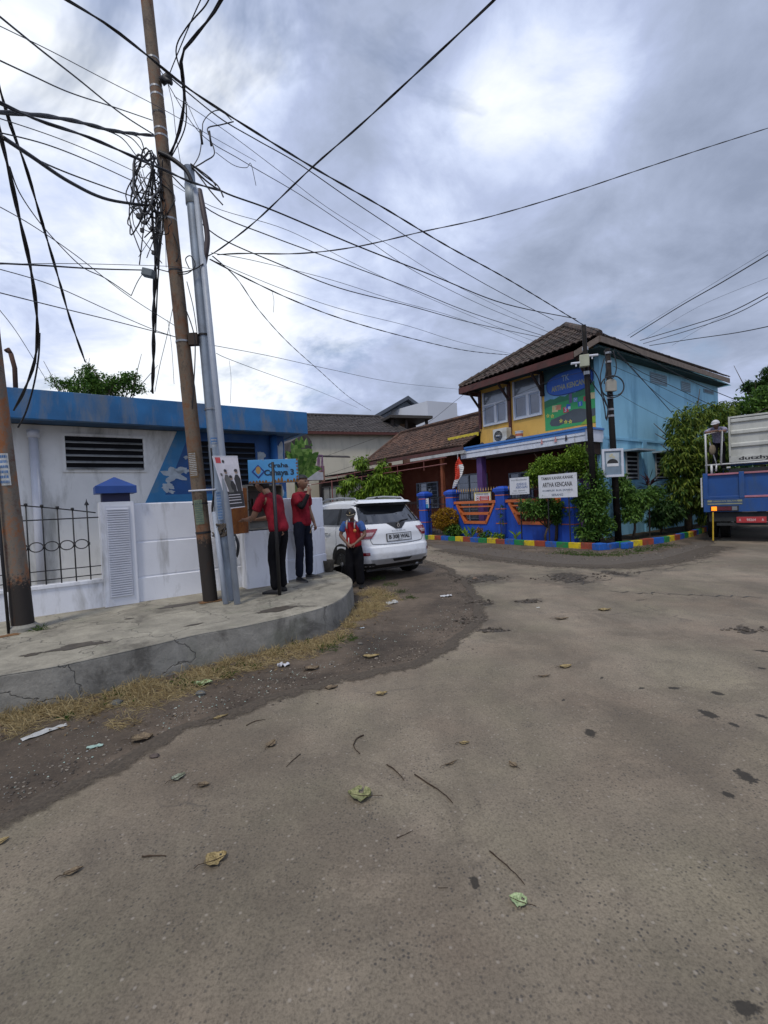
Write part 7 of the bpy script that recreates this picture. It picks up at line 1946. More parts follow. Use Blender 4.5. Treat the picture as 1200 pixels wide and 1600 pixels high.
# main shrub behind the name boards
d1 = SF.p(1.9, 2.15, 0).y
base1 = SF.p(SF.px(868, 838, 2.05)[0], 2.05, .06); dd1 = base1.y
tree('garden_shrub', base1, [B(843, 735, dd1+.2, 16, 14), B(832, 748, dd1+.3, 12, 12), B(868, 728, dd1+.3, 24, 10), B(903, 711, dd1+.2, 16, 16), B(888, 722, dd1+.2, 20, 14), B(852, 722, dd1+.2, 14, 10), B(920, 728, dd1, 12, 16), B(905, 736, dd1+.2, 14, 10)],
     'tall yellow green shrub rising behind the two white name boards', 'shrub', 9000, .11, .05, LM_BRIGHT, .055, 21, shell=.3, clump=.14, upb=.5)
base2 = SF.p(SF.px(852, 838, 2.45)[0], 2.45, .06); dd2 = base2.y
tree('garden_shrub', base2, [B(838, 797, dd2, 24, 13), B(862, 794, dd2, 20, 13), B(884, 799, dd2, 18, 16), B(820, 790, dd2, 11, 9), B(872, 811, dd2+.1, 16, 8), B(850, 782, dd2-.1, 10, 6)],
     'low spreading mid green shrub in front of the blue wall below the white boards', 'shrub', 4200, .11, .055, LM_MID, .04, 22, shell=.3, clump=.12, upb=.4)
base3 = SF.p(SF.px(918, 845, 2.4)[0], 2.4, .06); dd3 = base3.y
tree('garden_shrub', base3, [B(925, 800, dd3, 20, 26), B(918, 832, dd3, 18, 14), B(938, 772, dd3, 16, 20), B(908, 775, dd3+.2, 14, 20), B(942, 822, dd3, 17, 20), B(930, 745, dd3+.2, 12, 14)],
     'dense dark green shrub filling the corner between the name board and the framed sign', 'shrub', 6500, .12, .06, LM_MID, .05, 23, shell=.25, clump=.13, upb=.3)
lv = Leaves(); rr = random.Random(8)
b4 = Vector((D(988, 830, 14.6).x, 14.6, .06))
tree('garden_shrub', b4, [B(975, 765, 14.6, 15, 18), B(992, 782, 14.5, 20, 18), B(1012, 775, 14.8, 16, 16), B(985, 802, 14.4, 17, 14), B(970, 748, 14.8, 8, 12), B(1025, 768, 15, 12, 8)],
     'bright green drooping shrub right of the framed sign against the blue wall', 'shrub', 7500, .115, .05, LM_MID, .045, 24, shell=.25, clump=.12, droop=.7, whorl=True, per=8)
b5 = Vector((D(1030, 828, 15.8).x, 15.8, .06))
tree('garden_shrub', b5, [B(1035, 795, 15.8, 18, 14), B(1052, 800, 15.8, 14, 14), B(1028, 812, 15.6, 16, 8)],
     'sparse dark shrub with pale leaf tips at the foot of the large mango tree', 'shrub', 2500, .2, .06, LM_DARK, .04, 25, shell=.2, clump=.1, droop=.6, whorl=True, per=7)
# cordyline
b6 = Vector((D(1014, 800, 15.2).x, 15.2, .06)); ct = thing('cordyline_plant', b6, 'dark maroon spiky cordyline standing against the blue wall', 'plant')
q = MB(); tp = D(1014, 755, 15.2); q.tube([b6, tp], .025, 7); q.build('stem', BARK, ct)
lv = Leaves(); rr = random.Random(4)
for i in range(34):
    a = rr.uniform(0, 6.28); el = rr.uniform(-.1, 1.4); d = Vector((math.cos(a)*math.cos(el), math.sin(a)*math.cos(el), math.sin(el))); L_ = rr.uniform(.4, .65); lv.leaf(tp + UP*rr.uniform(-.25, .08), d, UP, L_, .085, .4, .5)
lv.build('leaves', LM_RED, ct)
# mango tree at the right, behind the truck's left corner
b7 = Vector((D(1075, 800, 16.2).x, 16.2, .06))
bl = [B(1062, 670, 16.2, 20, 30), B(1090, 650, 16.4, 24, 22), B(1118, 650, 16.8, 22, 24), B(1070, 720, 16, 24, 34), B(1055, 700, 16, 14, 30), B(1090, 700, 16, 22, 34), B(1080, 760, 16, 24, 30), B(1058, 765, 15.9, 14, 28), B(1045, 728, 16, 14, 12), B(1095, 790, 16.2, 14, 26), B(1120, 700, 17, 24, 40), B(1135, 640, 17.5, 18, 16), B(1140, 690, 17.5, 20, 40)]
tree('mango_tree', b7, bl, 'big mango tree with drooping yellow tipped leaves between the blue wall and the truck', 'tree', 14000, .20, .055, LM_MANGO, .14, 31, shell=.35, clump=.12, droop=.8, whorl=True, per=9)
b8 = D(1190, 790, 24); b8.z = 0
tree('background_tree', b8, [B(1170, 640, 24, 22, 20), B(1195, 630, 24, 22, 24), B(1222, 640, 24, 20, 26), B(1150, 655, 24, 16, 14), B(1205, 690, 24, 40, 40)], 'dense green tree rising behind the white box of the truck', 'tree', 8000, .26, .11, LM_MID, .2, 32, shell=.5, clump=.25)
b9 = D(1210, 790, 34); b9.z = 0
tree('background_tree', b9, [B(1183, 607, 34, 13, 9), B(1203, 590, 34, 12, 16), B(1200, 610, 34, 20, 12), B(1168, 603, 34, 9, 5)], 'taller darker tree at the right edge of the photo, far behind the truck', 'tree', 3500, .32, .12, LM_DARK, .2, 33, shell=.4, clump=.3)
# more greenery down the right-hand street, seen between truck and wall
b10 = D(1125, 800, 19.5); b10.z = 0
tree('background_tree', b10, [B(1110, 750, 19.5, 26, 44), B(1130, 780, 19.5, 24, 40), B(1150, 740, 19.5, 30, 40)], 'shaded hedge like tree filling the gap between mango tree and truck', 'tree', 6000, .26, .10, LM_DARK, .12, 34, shell=.4, clump=.2)
for (x, y, lb, sd) in ((30, 34, 'broad tree down the street at the right, beyond the photo edge', 35), (38, 16, 'roadside tree furthest to the right of the truck', 36)):
    tree('background_tree', Vector((x, y, 0)), [(Vector((x + dx, y + dy, z)), (r_, r_, r_*.8)) for dx, dy, z, r_ in ((0, 0, 5.5, 2.2), (-1.8, .5, 4.5, 1.7), (1.8, -.5, 4.8, 1.8), (.3, 1, 6.6, 1.4))], lb, 'tree', 3000, .34, .15, LM_MID, .22, sd, shell=.5, clump=.3)
# tree behind the car
b11 = SF.p(SF.px(580, 800, 2.0)[0], 2.0, 0); d11 = b11.y
tree('street_tree', b11, [B(563, 722, d11, 11, 12), B(598, 728, d11, 10, 10), B(545, 752, d11, 15, 10), B(535, 762, d11, 8, 6), B(618, 762, d11, 10, 8), B(580, 755, d11, 18, 12), B(608, 750, d11, 16, 14), B(565, 772, d11, 18, 8), B(600, 772, d11, 20, 10), B(590, 742, d11, 14, 8)],
     'young tree with bright drooping leaf tufts behind the roof of the white car', 'tree', 4300, .27, .085, LM_BRIGHT, .07, 41, shell=.15, clump=.15, droop=.8, whorl=True, per=9)
# tree behind the corner house
b12 = D(150, 700, 15); b12.z = 0
tree('background_tree', b12, [B(140, 592, 15, 22, 14), B(165, 600, 15, 26, 12), B(195, 597, 15, 22, 10), B(118, 600, 15, 16, 6), B(212, 608, 15, 16, 6), B(95, 600, 15, 14, 5), B(82, 594, 15, 8, 4), B(150, 612, 15, 50, 8), B(138, 578, 15, 9, 8), B(205, 588, 15, 12, 6)],
     'spreading tree showing above the flat blue roof of the corner house', 'tree', 6500, .11, .05, LM_MID, .09, 42, shell=.3, clump=.18, upb=.4)
# banana clump
b13 = D(478, 780, 13); b13.z = 0
bt = thing('banana_plant', b13, 'banana clump with long ragged leaves between the blue sign and the cream house', 'plant')
q = MB(); rr = random.Random(6)
for dx in (-.25, .02): q.tube([b13 + Vector((dx, 0, 0)), D(470, 742, 13) + Vector((dx*.6, 0, 0))], [.07, .035], 9)
q.build('stem', STEMG, bt, smooth=True)
q = MB()
for i, (x0, y0, x1, y1, dr) in enumerate(((470, 744, 446, 697, .25), (470, 744, 455, 688, .1), (471, 742, 463, 683, .0), (472, 742, 471, 681, .0), (473, 742, 479, 684, .0), (474, 742, 487, 688, .15), (475, 744, 497, 692, .5), (470, 746, 450, 716, .4), (475, 746, 494, 708, .3), (476, 746, 503, 716, .6), (472, 744, 466, 690, .1), (474, 744, 483, 696, .2), (471, 744, 458, 700, .3))):
    a, b = D(x0, y0, 13), D(x1, y1, 13+.3*math.sin(i*2)); n_ = 10; d = (b-a); sd = d.cross(Vector((rr.uniform(-.4, .4), 1, rr.uniform(-.3, .3)))).normalized()
    prev = None
    for j in range(n_+1):
        t = j/n_; p = a + d*t - UP*dr*(t**3)*.5; w_ = .115*math.sin(math.pi*min(1, .12+t*.88))**.6*(1 if j < n_ else .1)
        cur = (p + sd*w_ + UP*-.05*w_, p, p - sd*w_ - UP*.05*w_)
        if prev and rr.random() > .2: q.add([prev[0], prev[1], cur[1], cur[0]], [(0, 1, 2, 3)]); q.add([prev[1], prev[2], cur[2], cur[1]], [(0, 1, 2, 3)])
        prev = cur
q.build('leaves', leafmat('leaf_banana', (.04, .11, .02), (.17, .28, .07), .4, .35), bt)
# row of little plants along the fence foot
kinds = [('broad', LM_MID), ('strap', LM_BRIGHT), ('strap', LM_MID), ('tuft', LM_GOLD), ('broad', LM_DARK), ('strap', LM_BRIGHT)]
lst = [(716, 'strap', LM_MID, 22, 'tall strap leaved plant right of the golden bush'), (728, 'strap', LM_BRIGHT, 18, 'bright strap leaved plant under the left edge of the orange trapezoid'), (737, 'strap', LM_MID, 24, 'upright green plant below the middle of the orange trapezoid'),
       (750, 'tuft', LM_GOLD, 20, 'small plant with yellowish leaves below the orange trapezoid'), (762, 'broad', LM_MID, 12, 'low leafy plant under the right edge of the orange trapezoid'), (777, 'broad', LM_BRIGHT, 10, 'low plant at the foot of the middle blue pillar'),
       (807, 'strap', LM_BRIGHT, 24, 'single upright seedling with pale leaves right of the middle blue pillar')]
for i, (px, kd, m, hpx, lb) in enumerate(lst):
    u, _ = SF.px(px, 838, 2.35); b = SF.p(u, 2.35, .06); hh = hpx*b.y/FPX; rr = random.Random(50+i); lv = Leaves()
    t = thing('border_plant', b, lb, 'plant', 'small plants along the fence foot')
    if kd == 'strap':
        for j in range(14 if px != 807 else 7):
            a = rr.uniform(0, 6.28); el = rr.uniform(.7, 1.5); d = Vector((math.cos(a)*math.cos(el), math.sin(a)*math.cos(el), math.sin(el))); lv.leaf(b + UP*rr.uniform(0, hh*.45), d, UP.cross(d), hh*rr.uniform(.45, .8), .07, .3, .3)
    elif kd == 'tuft': crown(lv, [(b + UP*hh*.6, (.12, .12, hh*.4))], 160, .10, .05, rr, clump=.05)
    else: crown(lv, [(b + UP*hh*.5, (.28, .2, hh*.5))], 260, .12, .06, rr, clump=.06)
    lv.build('leaves', m, t)
    q = MB(); q.tube([b - UP*.02, b + UP*hh*.6], .012, 5); q.build('stem', STEMG, t)
# thin dark plant in front of the middle pillar
u, _ = SF.px(784, 838, 2.3); b = SF.p(u, 2.3, .06); t = thing('sapling', b, 'thin dark leafed sapling in front of the middle blue pillar', 'plant'); lv = Leaves(); rr = random.Random(77)
for i in range(46):
    z = .55 + .75*rr.random(); a = rr.uniform(0, 6.28); lv.leaf(b + UP*z + SF.u*.03*math.sin(z*9), Vector((math.cos(a), math.sin(a), -.3)).normalized(), UP, .16, .05, .2, .6)
lv.build('leaves', LM_DARK, t); q = MB(); q.tube([b, b + UP*.7 + SF.u*.04, b + UP*1.3], [.014, .011, .006], 6); q.build('stem', BARK, t)

# ---------------------------------------------------------------- grass and straw (stuff)
def blades(name, spots, m, L, w, label=None, seed=1, lay=.5):
    lv = Leaves(); rr = random.Random(seed)
    for (c, rad, n) in spots:
        for _ in range(n):
            a = rr.uniform(0, 6.28); q = rad*math.sqrt(rr.random()); p = Vector(c) + Vector((math.cos(a)*q, math.sin(a)*q, 0))
            el = rr.uniform(.15, 1.45) if rr.random() > lay else rr.uniform(.0, .5); b_ = rr.uniform(0, 6.28); d = Vector((math.cos(b_)*math.cos(el), math.sin(b_)*math.cos(el), math.sin(el)))
            lv.leaf(p, d, UP.cross(d) + UP*.1, L*rr.uniform(.4, 1.3), w*rr.uniform(.6, 1.3), .1, rr.uniform(.2, .9))
    o = lv.build(name, m, None); o['kind'] = 'stuff'
    if label: o['label'] = label
    return o
spots = []; rr = random.Random(12)
gl = [(0, 1128, .30), (40, 1120, .26), (90, 1108, .24), (140, 1096, .22), (190, 1082, .22), (235, 1072, .22), (280, 1060, .22), (330, 1045, .24), (375, 1033, .25), (420, 1018, .24), (460, 1006, .20), (500, 993, .20), (535, 978, .20), (560, 962, .20), (575, 948, .22), (595, 938, .30), (585, 925, .25), (610, 945, .22)]
for i in range(len(gl)-1):
    (x0, y0, r0_), (x1, y1, r1_) = gl[i], gl[i+1]
    for k in range(6):
        t = (k + rr.random())/6; dens = .5 + .9*mnoise.noise(Vector((x0*.02+t, 1, 3)))+.35
        spots.append((G(x0+(x1-x0)*t + rr.uniform(-8, 8), y0+(y1-y0)*t + rr.gauss(2, 13)), r0_*rr.uniform(.3, .8), int(max(14, 190*dens))))
blades('dry_grass', spots, LM_DRY, .13, .006, seed=5, lay=.55)
gs = [(G(540, 1000), .12, 60), (G(515, 1015), .14, 70), (G(640, 935), .12, 60), (G(610, 915), .15, 80), (G(590, 905), .16, 100), (G(350, 1050), .12, 50), (Vector(P0B)+Vector((.22, -.05, 0)), .06, 60), (G(628, 925), .1, 50), (G(180, 1090), .1, 30)]
blades('verge_grass', gs, LM_GRASS, .10, .008, seed=6, lay=.2)
gs = []
for x0, y0, x1, y1, k in ((860, 862, 950, 868, 22), (955, 868, 1010, 858, 16), (1010, 860, 1050, 850, 8), (960, 850, 1090, 828, 40), (1000, 838, 1100, 815, 40), (670, 841, 850, 848, 24)):
    for i in range(k):
        t = rr.random(); gs.append((G(x0+(x1-x0)*t + rr.uniform(-6, 6), y0+(y1-y0)*t + rr.uniform(-2, 3), .0), rr.uniform(.12, .3), 26))
blades('garden_grass', gs, LM_GRASS, .10, .014, seed=7, lay=.3)
# ================================================================ overhead wires
M_WIRE = M_CABLE; M_WIREG = mat('grey_wire', (.06, .065, .075), .6, .1)
def wire(pts, r, label, name='overhead_wire', m=None, group='overhead wires', twist=False, k=7, cat='wire'):
    """pts: (px, py, depth) control points; the cable runs through them in space"""
    # interpolate 1/depth between the given ones so that a straight run stays straight
    r = r*.85; P = [D(x, y, d) for x, y, d in pts]; Q = smooth_line(P, k) if len(P) > 2 else P
    q = MB()
    def out_(x, y): return x <= 0 or x >= 1200 or y <= 0
    if out_(pts[0][0], pts[0][1]):
        d_ = (Q[0]-Q[1]).normalized(); Q = [Q[0] + d_*e + UP*.004*e*e for e in (9, 6, 3)] + Q
    if out_(pts[-1][0], pts[-1][1]):
        d_ = (Q[-1]-Q[-2]).normalized(); Q = Q + [Q[-1] + d_*e + UP*.004*e*e for e in (3, 6, 9, 12)]
    if twist:
        n = max(20, min(260, int(sum((Q[i+1]-Q[i]).length for i in range(len(Q)-1))/.14))); Ls = [0]
        for i in range(len(Q)-1): Ls.append(Ls[-1] + (Q[i+1]-Q[i]).length)
        R_ = []
        for i in range(n+1):
            s = Ls[-1]*i/n; j = max(jj for jj in range(len(Ls)) if Ls[jj] <= s + 1e-9); j = min(j, len(Q)-2); t = (s-Ls[j])/max(1e-6, Ls[j+1]-Ls[j]); R_.append(Q[j].lerp(Q[j+1], t))
        for ph in (0, math.pi):
            q.tube([p + Vector((math.cos(i*.9+ph), math.sin(i*.9+ph)*.5, math.sin(i*.9+ph)))*r*.62 for i, p in enumerate(R_)], r*.62, 5)
    else: q.tube(Q, r, 6)
    o = q.build(name, m or M_WIRE, smooth=True); return tag(o, label, cat, group)
def run(x0, y0, d0, x1, y1, d1, sag=0, n=5):
    """control points of a sagging run; 1/depth linear"""
    out = []
    for i in range(n):
        t = i/(n-1); d = 1/((1-t)/d0 + t/d1); out.append((x0+(x1-x0)*t, y0+(y1-y0)*t + sag*4*t*(1-t), d))
    return out
HUB = 6.4; PB = 13.5
def mid(pts_px, d0, d1):
    n = len(pts_px); L = [0]
    for i in range(n-1): L.append(L[-1] + math.hypot(pts_px[i+1][0]-pts_px[i][0], pts_px[i+1][1]-pts_px[i][1]))
    return [(x, y, 1/((1-l/L[-1])/d0 + (l/L[-1])/d1)) for (x, y), l in zip(pts_px, L)]
# from the tall pole to the school corner
wire(mid([(105, 0), (170, 40), (232, 88), (290, 135), (370, 188), (490, 262), (600, 325), (700, 385), (800, 440), (912, 508)], 4.2, PB), .017, 'thick twisted cable from the upper left past the tall pole to the school pole', twist=True)
wire(mid([(262, 118), (340, 182), (400, 218), (470, 258), (560, 320), (660, 385), (760, 445), (865, 500)], HUB, PB+2), .010, 'second cable just under the thick twisted one, tall pole to school roof')
wire(mid([(272, 150), (360, 210), (440, 270), (520, 330), (620, 390), (720, 450), (850, 512)], HUB, PB+3), .005, 'hair thin wire between the two upper cables towards the school roof')
wire(mid([(245, 100), (310, 205), (380, 252), (470, 305), (560, 365), (650, 425), (760, 480), (860, 520)], HUB, PB+3), .007, 'thin sagging wire from the tall pole ending at the middle of the school roof')
wire(mid([(300, 262), (345, 298), (430, 330), (560, 385), (680, 432), (790, 475), (900, 498)], HUB, PB+1), .014, 'heavy cable from the top of the grey pole to the school ridge')
wire(mid([(262, 268), (330, 330), (420, 368), (520, 405), (640, 450), (740, 490), (850, 525)], HUB, PB+3), .010, 'cable from the coil beside the tall pole to the school roof')
wire(mid([(230, 260), (330, 322), (450, 360), (560, 415), (680, 470), (800, 520), (840, 535)], HUB, PB+3), .005, 'very thin wire running under the coil cable to the roof edge')
wire(mid([(310, 345), (350, 375), (430, 410), (530, 450), (640, 478), (740, 505), (850, 528)], HUB, PB+3), .010, 'cable leaving the grey pole at mid height towards the roof edge')
wire(mid([(330, 395), (400, 408), (520, 438), (620, 470), (700, 492), (780, 520), (830, 540)], HUB, PB+3), .005, 'faint grey wire sagging between grey pole and school eave', m=M_WIREG)
wire(mid([(328, 405), (385, 435), (460, 470), (540, 500), (640, 528), (730, 548), (800, 555)], HUB, PB+2), .012, 'lowest thick spliced cable from the grey pole to the yellow front', twist=True)
wire(mid([(335, 408), (450, 455), (540, 485), (640, 510), (720, 535), (800, 553)], HUB, PB+2), .005, 'thin wire just above the lowest thick cable', m=M_WIREG)
wire(mid([(332, 400), (370, 435), (405, 485), (450, 535), (500, 580), (545, 620), (580, 642)], HUB, 20), .009, 'cable dropping steeply from the grey pole to the cream house roof', twist=True)
wire(mid([(325, 400), (345, 388), (400, 345), (487, 262), (560, 198), (650, 115), (770, 2), (800, -30)], HUB, 3.4), .012, 'straight dark cable rising from the grey pole to the top centre of the photo', twist=True)
wire(mid([(340, 398), (380, 396), (470, 396), (560, 385), (660, 362), (760, 340), (880, 305), (1000, 265), (1100, 232), (1210, 197)], HUB, 9), .012, 'twisted cable sweeping from the grey pole to the right edge above the school', twist=True)
wire(mid([(335, 540), (420, 556), (520, 578), (620, 598), (715, 608)], HUB, PB+4), .005, 'thin wire from the grey pole to the left corner of the school eave', m=M_WIREG)
wire(mid([(338, 552), (360, 562), (430, 588), (500, 612), (560, 638)], HUB, 22), .005, 'thin pale wire from the grey pole to the brown roofs', m=M_WIREG)
wire(mid([(358, 563), (361, 590), (360, 630)], HUB+1, HUB+1), .003, 'loose thread hanging from the pale wire right of the grey pole', m=M_WIREG)
wire(mid([(490, 720), (600, 680), (660, 665), (720, 620), (800, 560), (880, 530), (912, 520)], 20, PB), .007, 'service wire crossing in front of the yellow windows down to the carport')
wire(mid([(500, 745), (560, 725), (630, 700), (700, 670), (790, 625), (860, 595), (915, 580)], 19, PB), .007, 'service wire draped across the tiled wing to the junction box pole')
# right-hand fan from the school corner
wire(mid([(985, 527), (1060, 480), (1130, 440), (1210, 392)], PB+.5, 9), .014, 'upper thick cable fanning from the school corner to the right edge')
wire(mid([(980, 525), (1070, 470), (1210, 385)], PB+.5, 9), .004, 'thin wire beside the upper right hand cable', m=M_WIREG)
wire(mid([(1010, 528), (1090, 480), (1210, 430)], PB+2, 10), .004, 'thin pale wire in the middle of the right hand fan', m=M_WIREG)
wire(mid([(1000, 532), (1080, 508), (1140, 488), (1210, 452)], PB+.5, 9), .012, 'middle thick cable of the right hand fan above the blue wall')
wire(mid([(1005, 537), (1080, 515), (1150, 490), (1210, 458)], PB+.5, 9), .010, 'cable just below the middle one of the right hand fan')
wire(mid([(1015, 540), (1080, 530), (1150, 520), (1210, 508)], PB+.5, 9), .012, 'nearly level lowest cable of the right hand fan')
wire(mid([(1050, 540), (1100, 510), (1140, 490)], PB+2, 11), .004, 'short thin wire crossing the lower cables of the right hand fan', m=M_WIREG)
wire(mid([(915, 510), (945, 522), (975, 538), (1030, 570), (1090, 600), (1150, 625)], PB, PB+.6), .012, 'cable under the side eave crossing the three vents')
wire(mid([(952, 550), (1000, 580), (1060, 608), (1115, 635)], PB+.2, PB+.8), .010, 'cable sloping across the blue wall below the vents')
wire(mid([(960, 545), (985, 572), (1010, 600), (1050, 645)], PB+.2, PB+.8), .012, 'thick cable dropping steeply from the pole top to the mango tree')
wire(mid([(965, 552), (1000, 590), (1030, 618), (1068, 645)], PB+.2, PB+.8), .008, 'cable beside the steep one entering the mango tree')
wire(mid([(958, 572), (1000, 590), (1040, 608), (1090, 632)], PB+.2, PB+.8), .007, 'thin cable low across the blue wall')
wire(mid([(966, 615), (1000, 635), (1050, 660)], PB, PB+.8), .006, 'lowest thin cable on the blue wall beside the round loop')
# left half of the sky
wire(mid([(-10, 18), (60, 75), (120, 122), (190, 178), (240, 210)], 3.4, HUB), .009, 'black wire descending from the top left corner to the tall pole')
wire(mid([(-10, 36), (80, 80), (160, 122), (240, 163), (300, 196), (400, 252)], 3.4, HUB+1), .004, 'faint wire across the upper left sky passing behind the tall pole', m=M_WIREG)
wire(mid([(-10, 90), (50, 118), (110, 145), (180, 168), (238, 188)], 3.4, HUB), .007, 'wavy thin wire in the upper left sky reaching the tall pole')
wire(mid([(-10, 156), (60, 188), (140, 215), (220, 250), (262, 268), (300, 285), (345, 298)], 3.6, HUB), .018, 'thick cable from the left edge passing the coil to the grey pole top', twist=True)
wire(mid([(-10, 175), (60, 180), (120, 190), (180, 205), (240, 212)], 3.6, HUB), .026, 'thick wrapped cable bundle from the left edge to the tall pole', twist=True)
for j, (x0, y0, x1, y1) in enumerate(((155, 200, 212, 242), (172, 203, 226, 240), (200, 208, 226, 238))):
    wire(mid([(x0, y0), ((x0+x1)/2+6, (y0+y1)/2-6), (x1, y1)], 5.6, HUB), .008, ['first jumper wire from the wrapped bundle down to the coil, leftmost', 'middle jumper wire from the wrapped bundle down to the coil', 'last jumper wire from the wrapped bundle, nearest the tall pole'][j])
wire(mid([(-10, 182), (80, 212), (150, 240), (215, 270)], 3.8, HUB), .005, 'thin level wire above the two thicker ones meeting the coil')
wire(mid([(-10, 205), (70, 225), (140, 252), (212, 285)], 3.8, HUB), .007, 'thin wire meeting the coil at its middle')
wire(mid([(5, 215), (50, 245), (110, 285), (170, 312), (240, 322)], 3.6, HUB), .020, 'thick sagging cable from the left edge to the bottom of the coil')
wire(mid([(0, 210), (40, 240), (110, 272), (210, 308)], 3.6, HUB), .009, 'cable hanging between the thick sagging one and the thin ones')
wire(mid([(-3, 130), (18, 200), (40, 260), (65, 345), (90, 430), (110, 500), (133, 565)], 4.2, 7.2), .017, 'black twisted cable running down the left sky to the blue roof edge', twist=True)
wire(mid([(-8, 180), (10, 250), (30, 340), (48, 420), (58, 500), (55, 560), (38, 610), (22, 640)], 4.4, 6.0), .022, 'heavy cable pair hanging down at the left edge behind the rusty pole', twist=True)
wire(mid([(62, 520), (60, 560), (52, 605), (40, 645), (28, 668)], 5.8, 6.0), .012, 'thinner cable curling below the heavy pair at the left edge')
wire(mid([(15, 260), (30, 300), (60, 345), (95, 385), (130, 418), (165, 435), (205, 462)], 4.4, HUB), .007, 'loose wire sagging in a loop below the thick cables at the left')
wire(mid([(205, 462), (215, 440), (225, 425)], HUB, HUB), .006, 'short wire tail linking the sagging loop to the small splice box')
wire(mid([(-10, 411), (70, 415), (150, 420), (225, 422)], 4, HUB), .010, 'level black cable from the left edge to the small splice box')
wire(mid([(-10, 413), (120, 412), (260, 416), (300, 420)], 4, HUB), .004, 'hair thin level wire just above the splice box cable', m=M_WIREG)
wire(mid([(-10, 418), (80, 445), (170, 485), (240, 515), (280, 528)], 4, HUB), .005, 'thin wire falling from the left edge to the tall pole at mid height', m=M_WIREG)
wire(mid([(-10, 455), (90, 480), (180, 502), (280, 528)], 4, HUB), .006, 'lowest thin wire of the left sky ending at the pole clamp', m=M_WIREG)
wire(mid([(-10, 318), (50, 352), (120, 400), (200, 462), (275, 510)], 4, HUB), .005, 'thin straight wire crossing the left sky downwards', m=M_WIREG)
wire(mid([(0, 485), (30, 525), (70, 590)], 5, 8), .005, 'thin wire beside the roof vent pipe', m=M_WIREG)
wire(mid([(272, 470), (262, 520), (250, 570), (242, 612)], HUB, 7.5), .005, 'thin stay wire slanting down left of the tall pole to the roof', m=M_WIREG)
wire(mid([(246, 330), (244, 390), (242, 440), (240, 500), (240, 560), (238, 614)], HUB, 7.3), .030, 'thick cable bundle hanging from the coil down to the blue roof', twist=True)
wire(mid([(251, 325), (249, 400), (246, 450), (243, 520)], HUB, 7.0), .012, 'thinner cable alongside the hanging bundle')
# up to the top of the photo from the tall pole
wire(mid([(262, 250), (280, 205), (288, 150), (283, 90), (300, 62), (330, 25), (348, -5)], HUB, 5.2), .024, 'thick taped cable looping up beside the tall pole to the top edge', twist=True)
wire(mid([(268, 245), (290, 195), (287, 130), (275, 80), (290, 45), (320, 10), (330, -10)], HUB, 5.2), .010, 'thinner cable following the taped one to the top edge')
wire(mid([(265, 115), (275, 90), (300, 30), (318, -10)], HUB, 5.2), .008, 'thin wire from the insulator straight up to the top edge')
wire(mid([(262, 130), (270, 165), (275, 210), (283, 260)], HUB, HUB), .005, 'thin drop wire close to the right side of the tall pole')
wire(mid([(292, 160), (305, 190), (313, 205)], HUB, HUB), .005, 'short jumper from the taped cable to the dangling splices')
wire(mid([(300, 262), (312, 240), (316, 205), (318, 190), (330, 176), (345, 173), (362, 188)], HUB, 7), .008, 'jumper arching from grey pole top over to the upper cable')
wire(mid([(303, 262), (320, 252), (335, 240), (328, 215), (325, 200), (345, 195), (365, 190)], HUB, 7), .010, 'looped jumper with splices right of the grey pole top')
wire(mid([(337, 238), (365, 258), (385, 262), (392, 256), (400, 290)], HUB, 7), .005, 'thin tail dangling from the looped jumper')
wire(mid([(300, 260), (315, 280), (330, 300), (348, 320)], HUB, 6.3), .012, 'stub cable ending with a black cap, lowest of three at the grey pole top')
wire(mid([(300, 258), (320, 275), (340, 290), (349, 308)], HUB, 6.3), .012, 'stub cable ending with a black cap, middle of three at the grey pole top')
wire(mid([(298, 256), (315, 268), (330, 280), (337, 290)], HUB, 6.3), .012, 'stub cable ending with a black cap, uppermost at the grey pole top')
wire(mid([(248, 238), (262, 244), (278, 255), (292, 268), (300, 285)], 6.25, 6.3), .035, 'thick black cable sleeve crossing in front of the tall pole')
wire(mid([(425, 455), (428, 470), (427, 488)], 8, 8), .004, 'short thread hanging under the lowest thick cable')
# coil of cable beside the tall pole
coil = thing('cable_coil', D(235, 300, HUB), 'tangled coil of black and grey cable hanging beside the tall rusty pole', 'cable coil')
rr = random.Random(17)
def loop(cx, cy, rx, ry, rot, r, m, nm_, ph=0.0, part=1.0):
    q = MB(); pts = []
    for i in range(30):
        a = ph + 2*math.pi*part*i/29; x, y = rx*math.cos(a), ry*math.sin(a); c, s = math.cos(rot), math.sin(rot)
        j = 1 + .16*math.sin(a*3+cx) + .10*math.sin(a*5+cy)
        pts.append(D(cx + (x*c-y*s)*j, cy + (x*s+y*c)*j, HUB - .15 + .08*math.sin(a+cx)))
    q.tube(pts, r, 6, closed=(part >= 1)); q.build(nm_, m, coil, smooth=True)
loop(229, 283, 22, 42, .05, .016, M_WIREG, 'grey_loop'); loop(232, 280, 20, 40, -.1, .010, M_WIRE, 'black_loop'); loop(226, 290, 17, 48, .1, .009, M_WIRE, 'black_loop')
loop(235, 290, 15, 38, -.35, .008, M_WIRE, 'black_loop'); loop(228, 300, 14, 30, .5, .006, M_WIRE, 'black_loop'); loop(240, 300, 12, 44, .15, .010, M_WIRE, 'black_loop'); loop(212, 340, 9, 24, .35, .009, M_WIRE, 'black_loop')
loop(236, 330, 18, 30, .2, .006, M_WIRE, 'black_loop'); loop(243, 345, 12, 26, -.2, .006, M_WIRE, 'black_loop'); loop(232, 262, 18, 20, .3, .006, M_WIREG, 'grey_loop'); loop(250, 350, 18, 14, .3, .007, M_WIRE, 'black_loop')
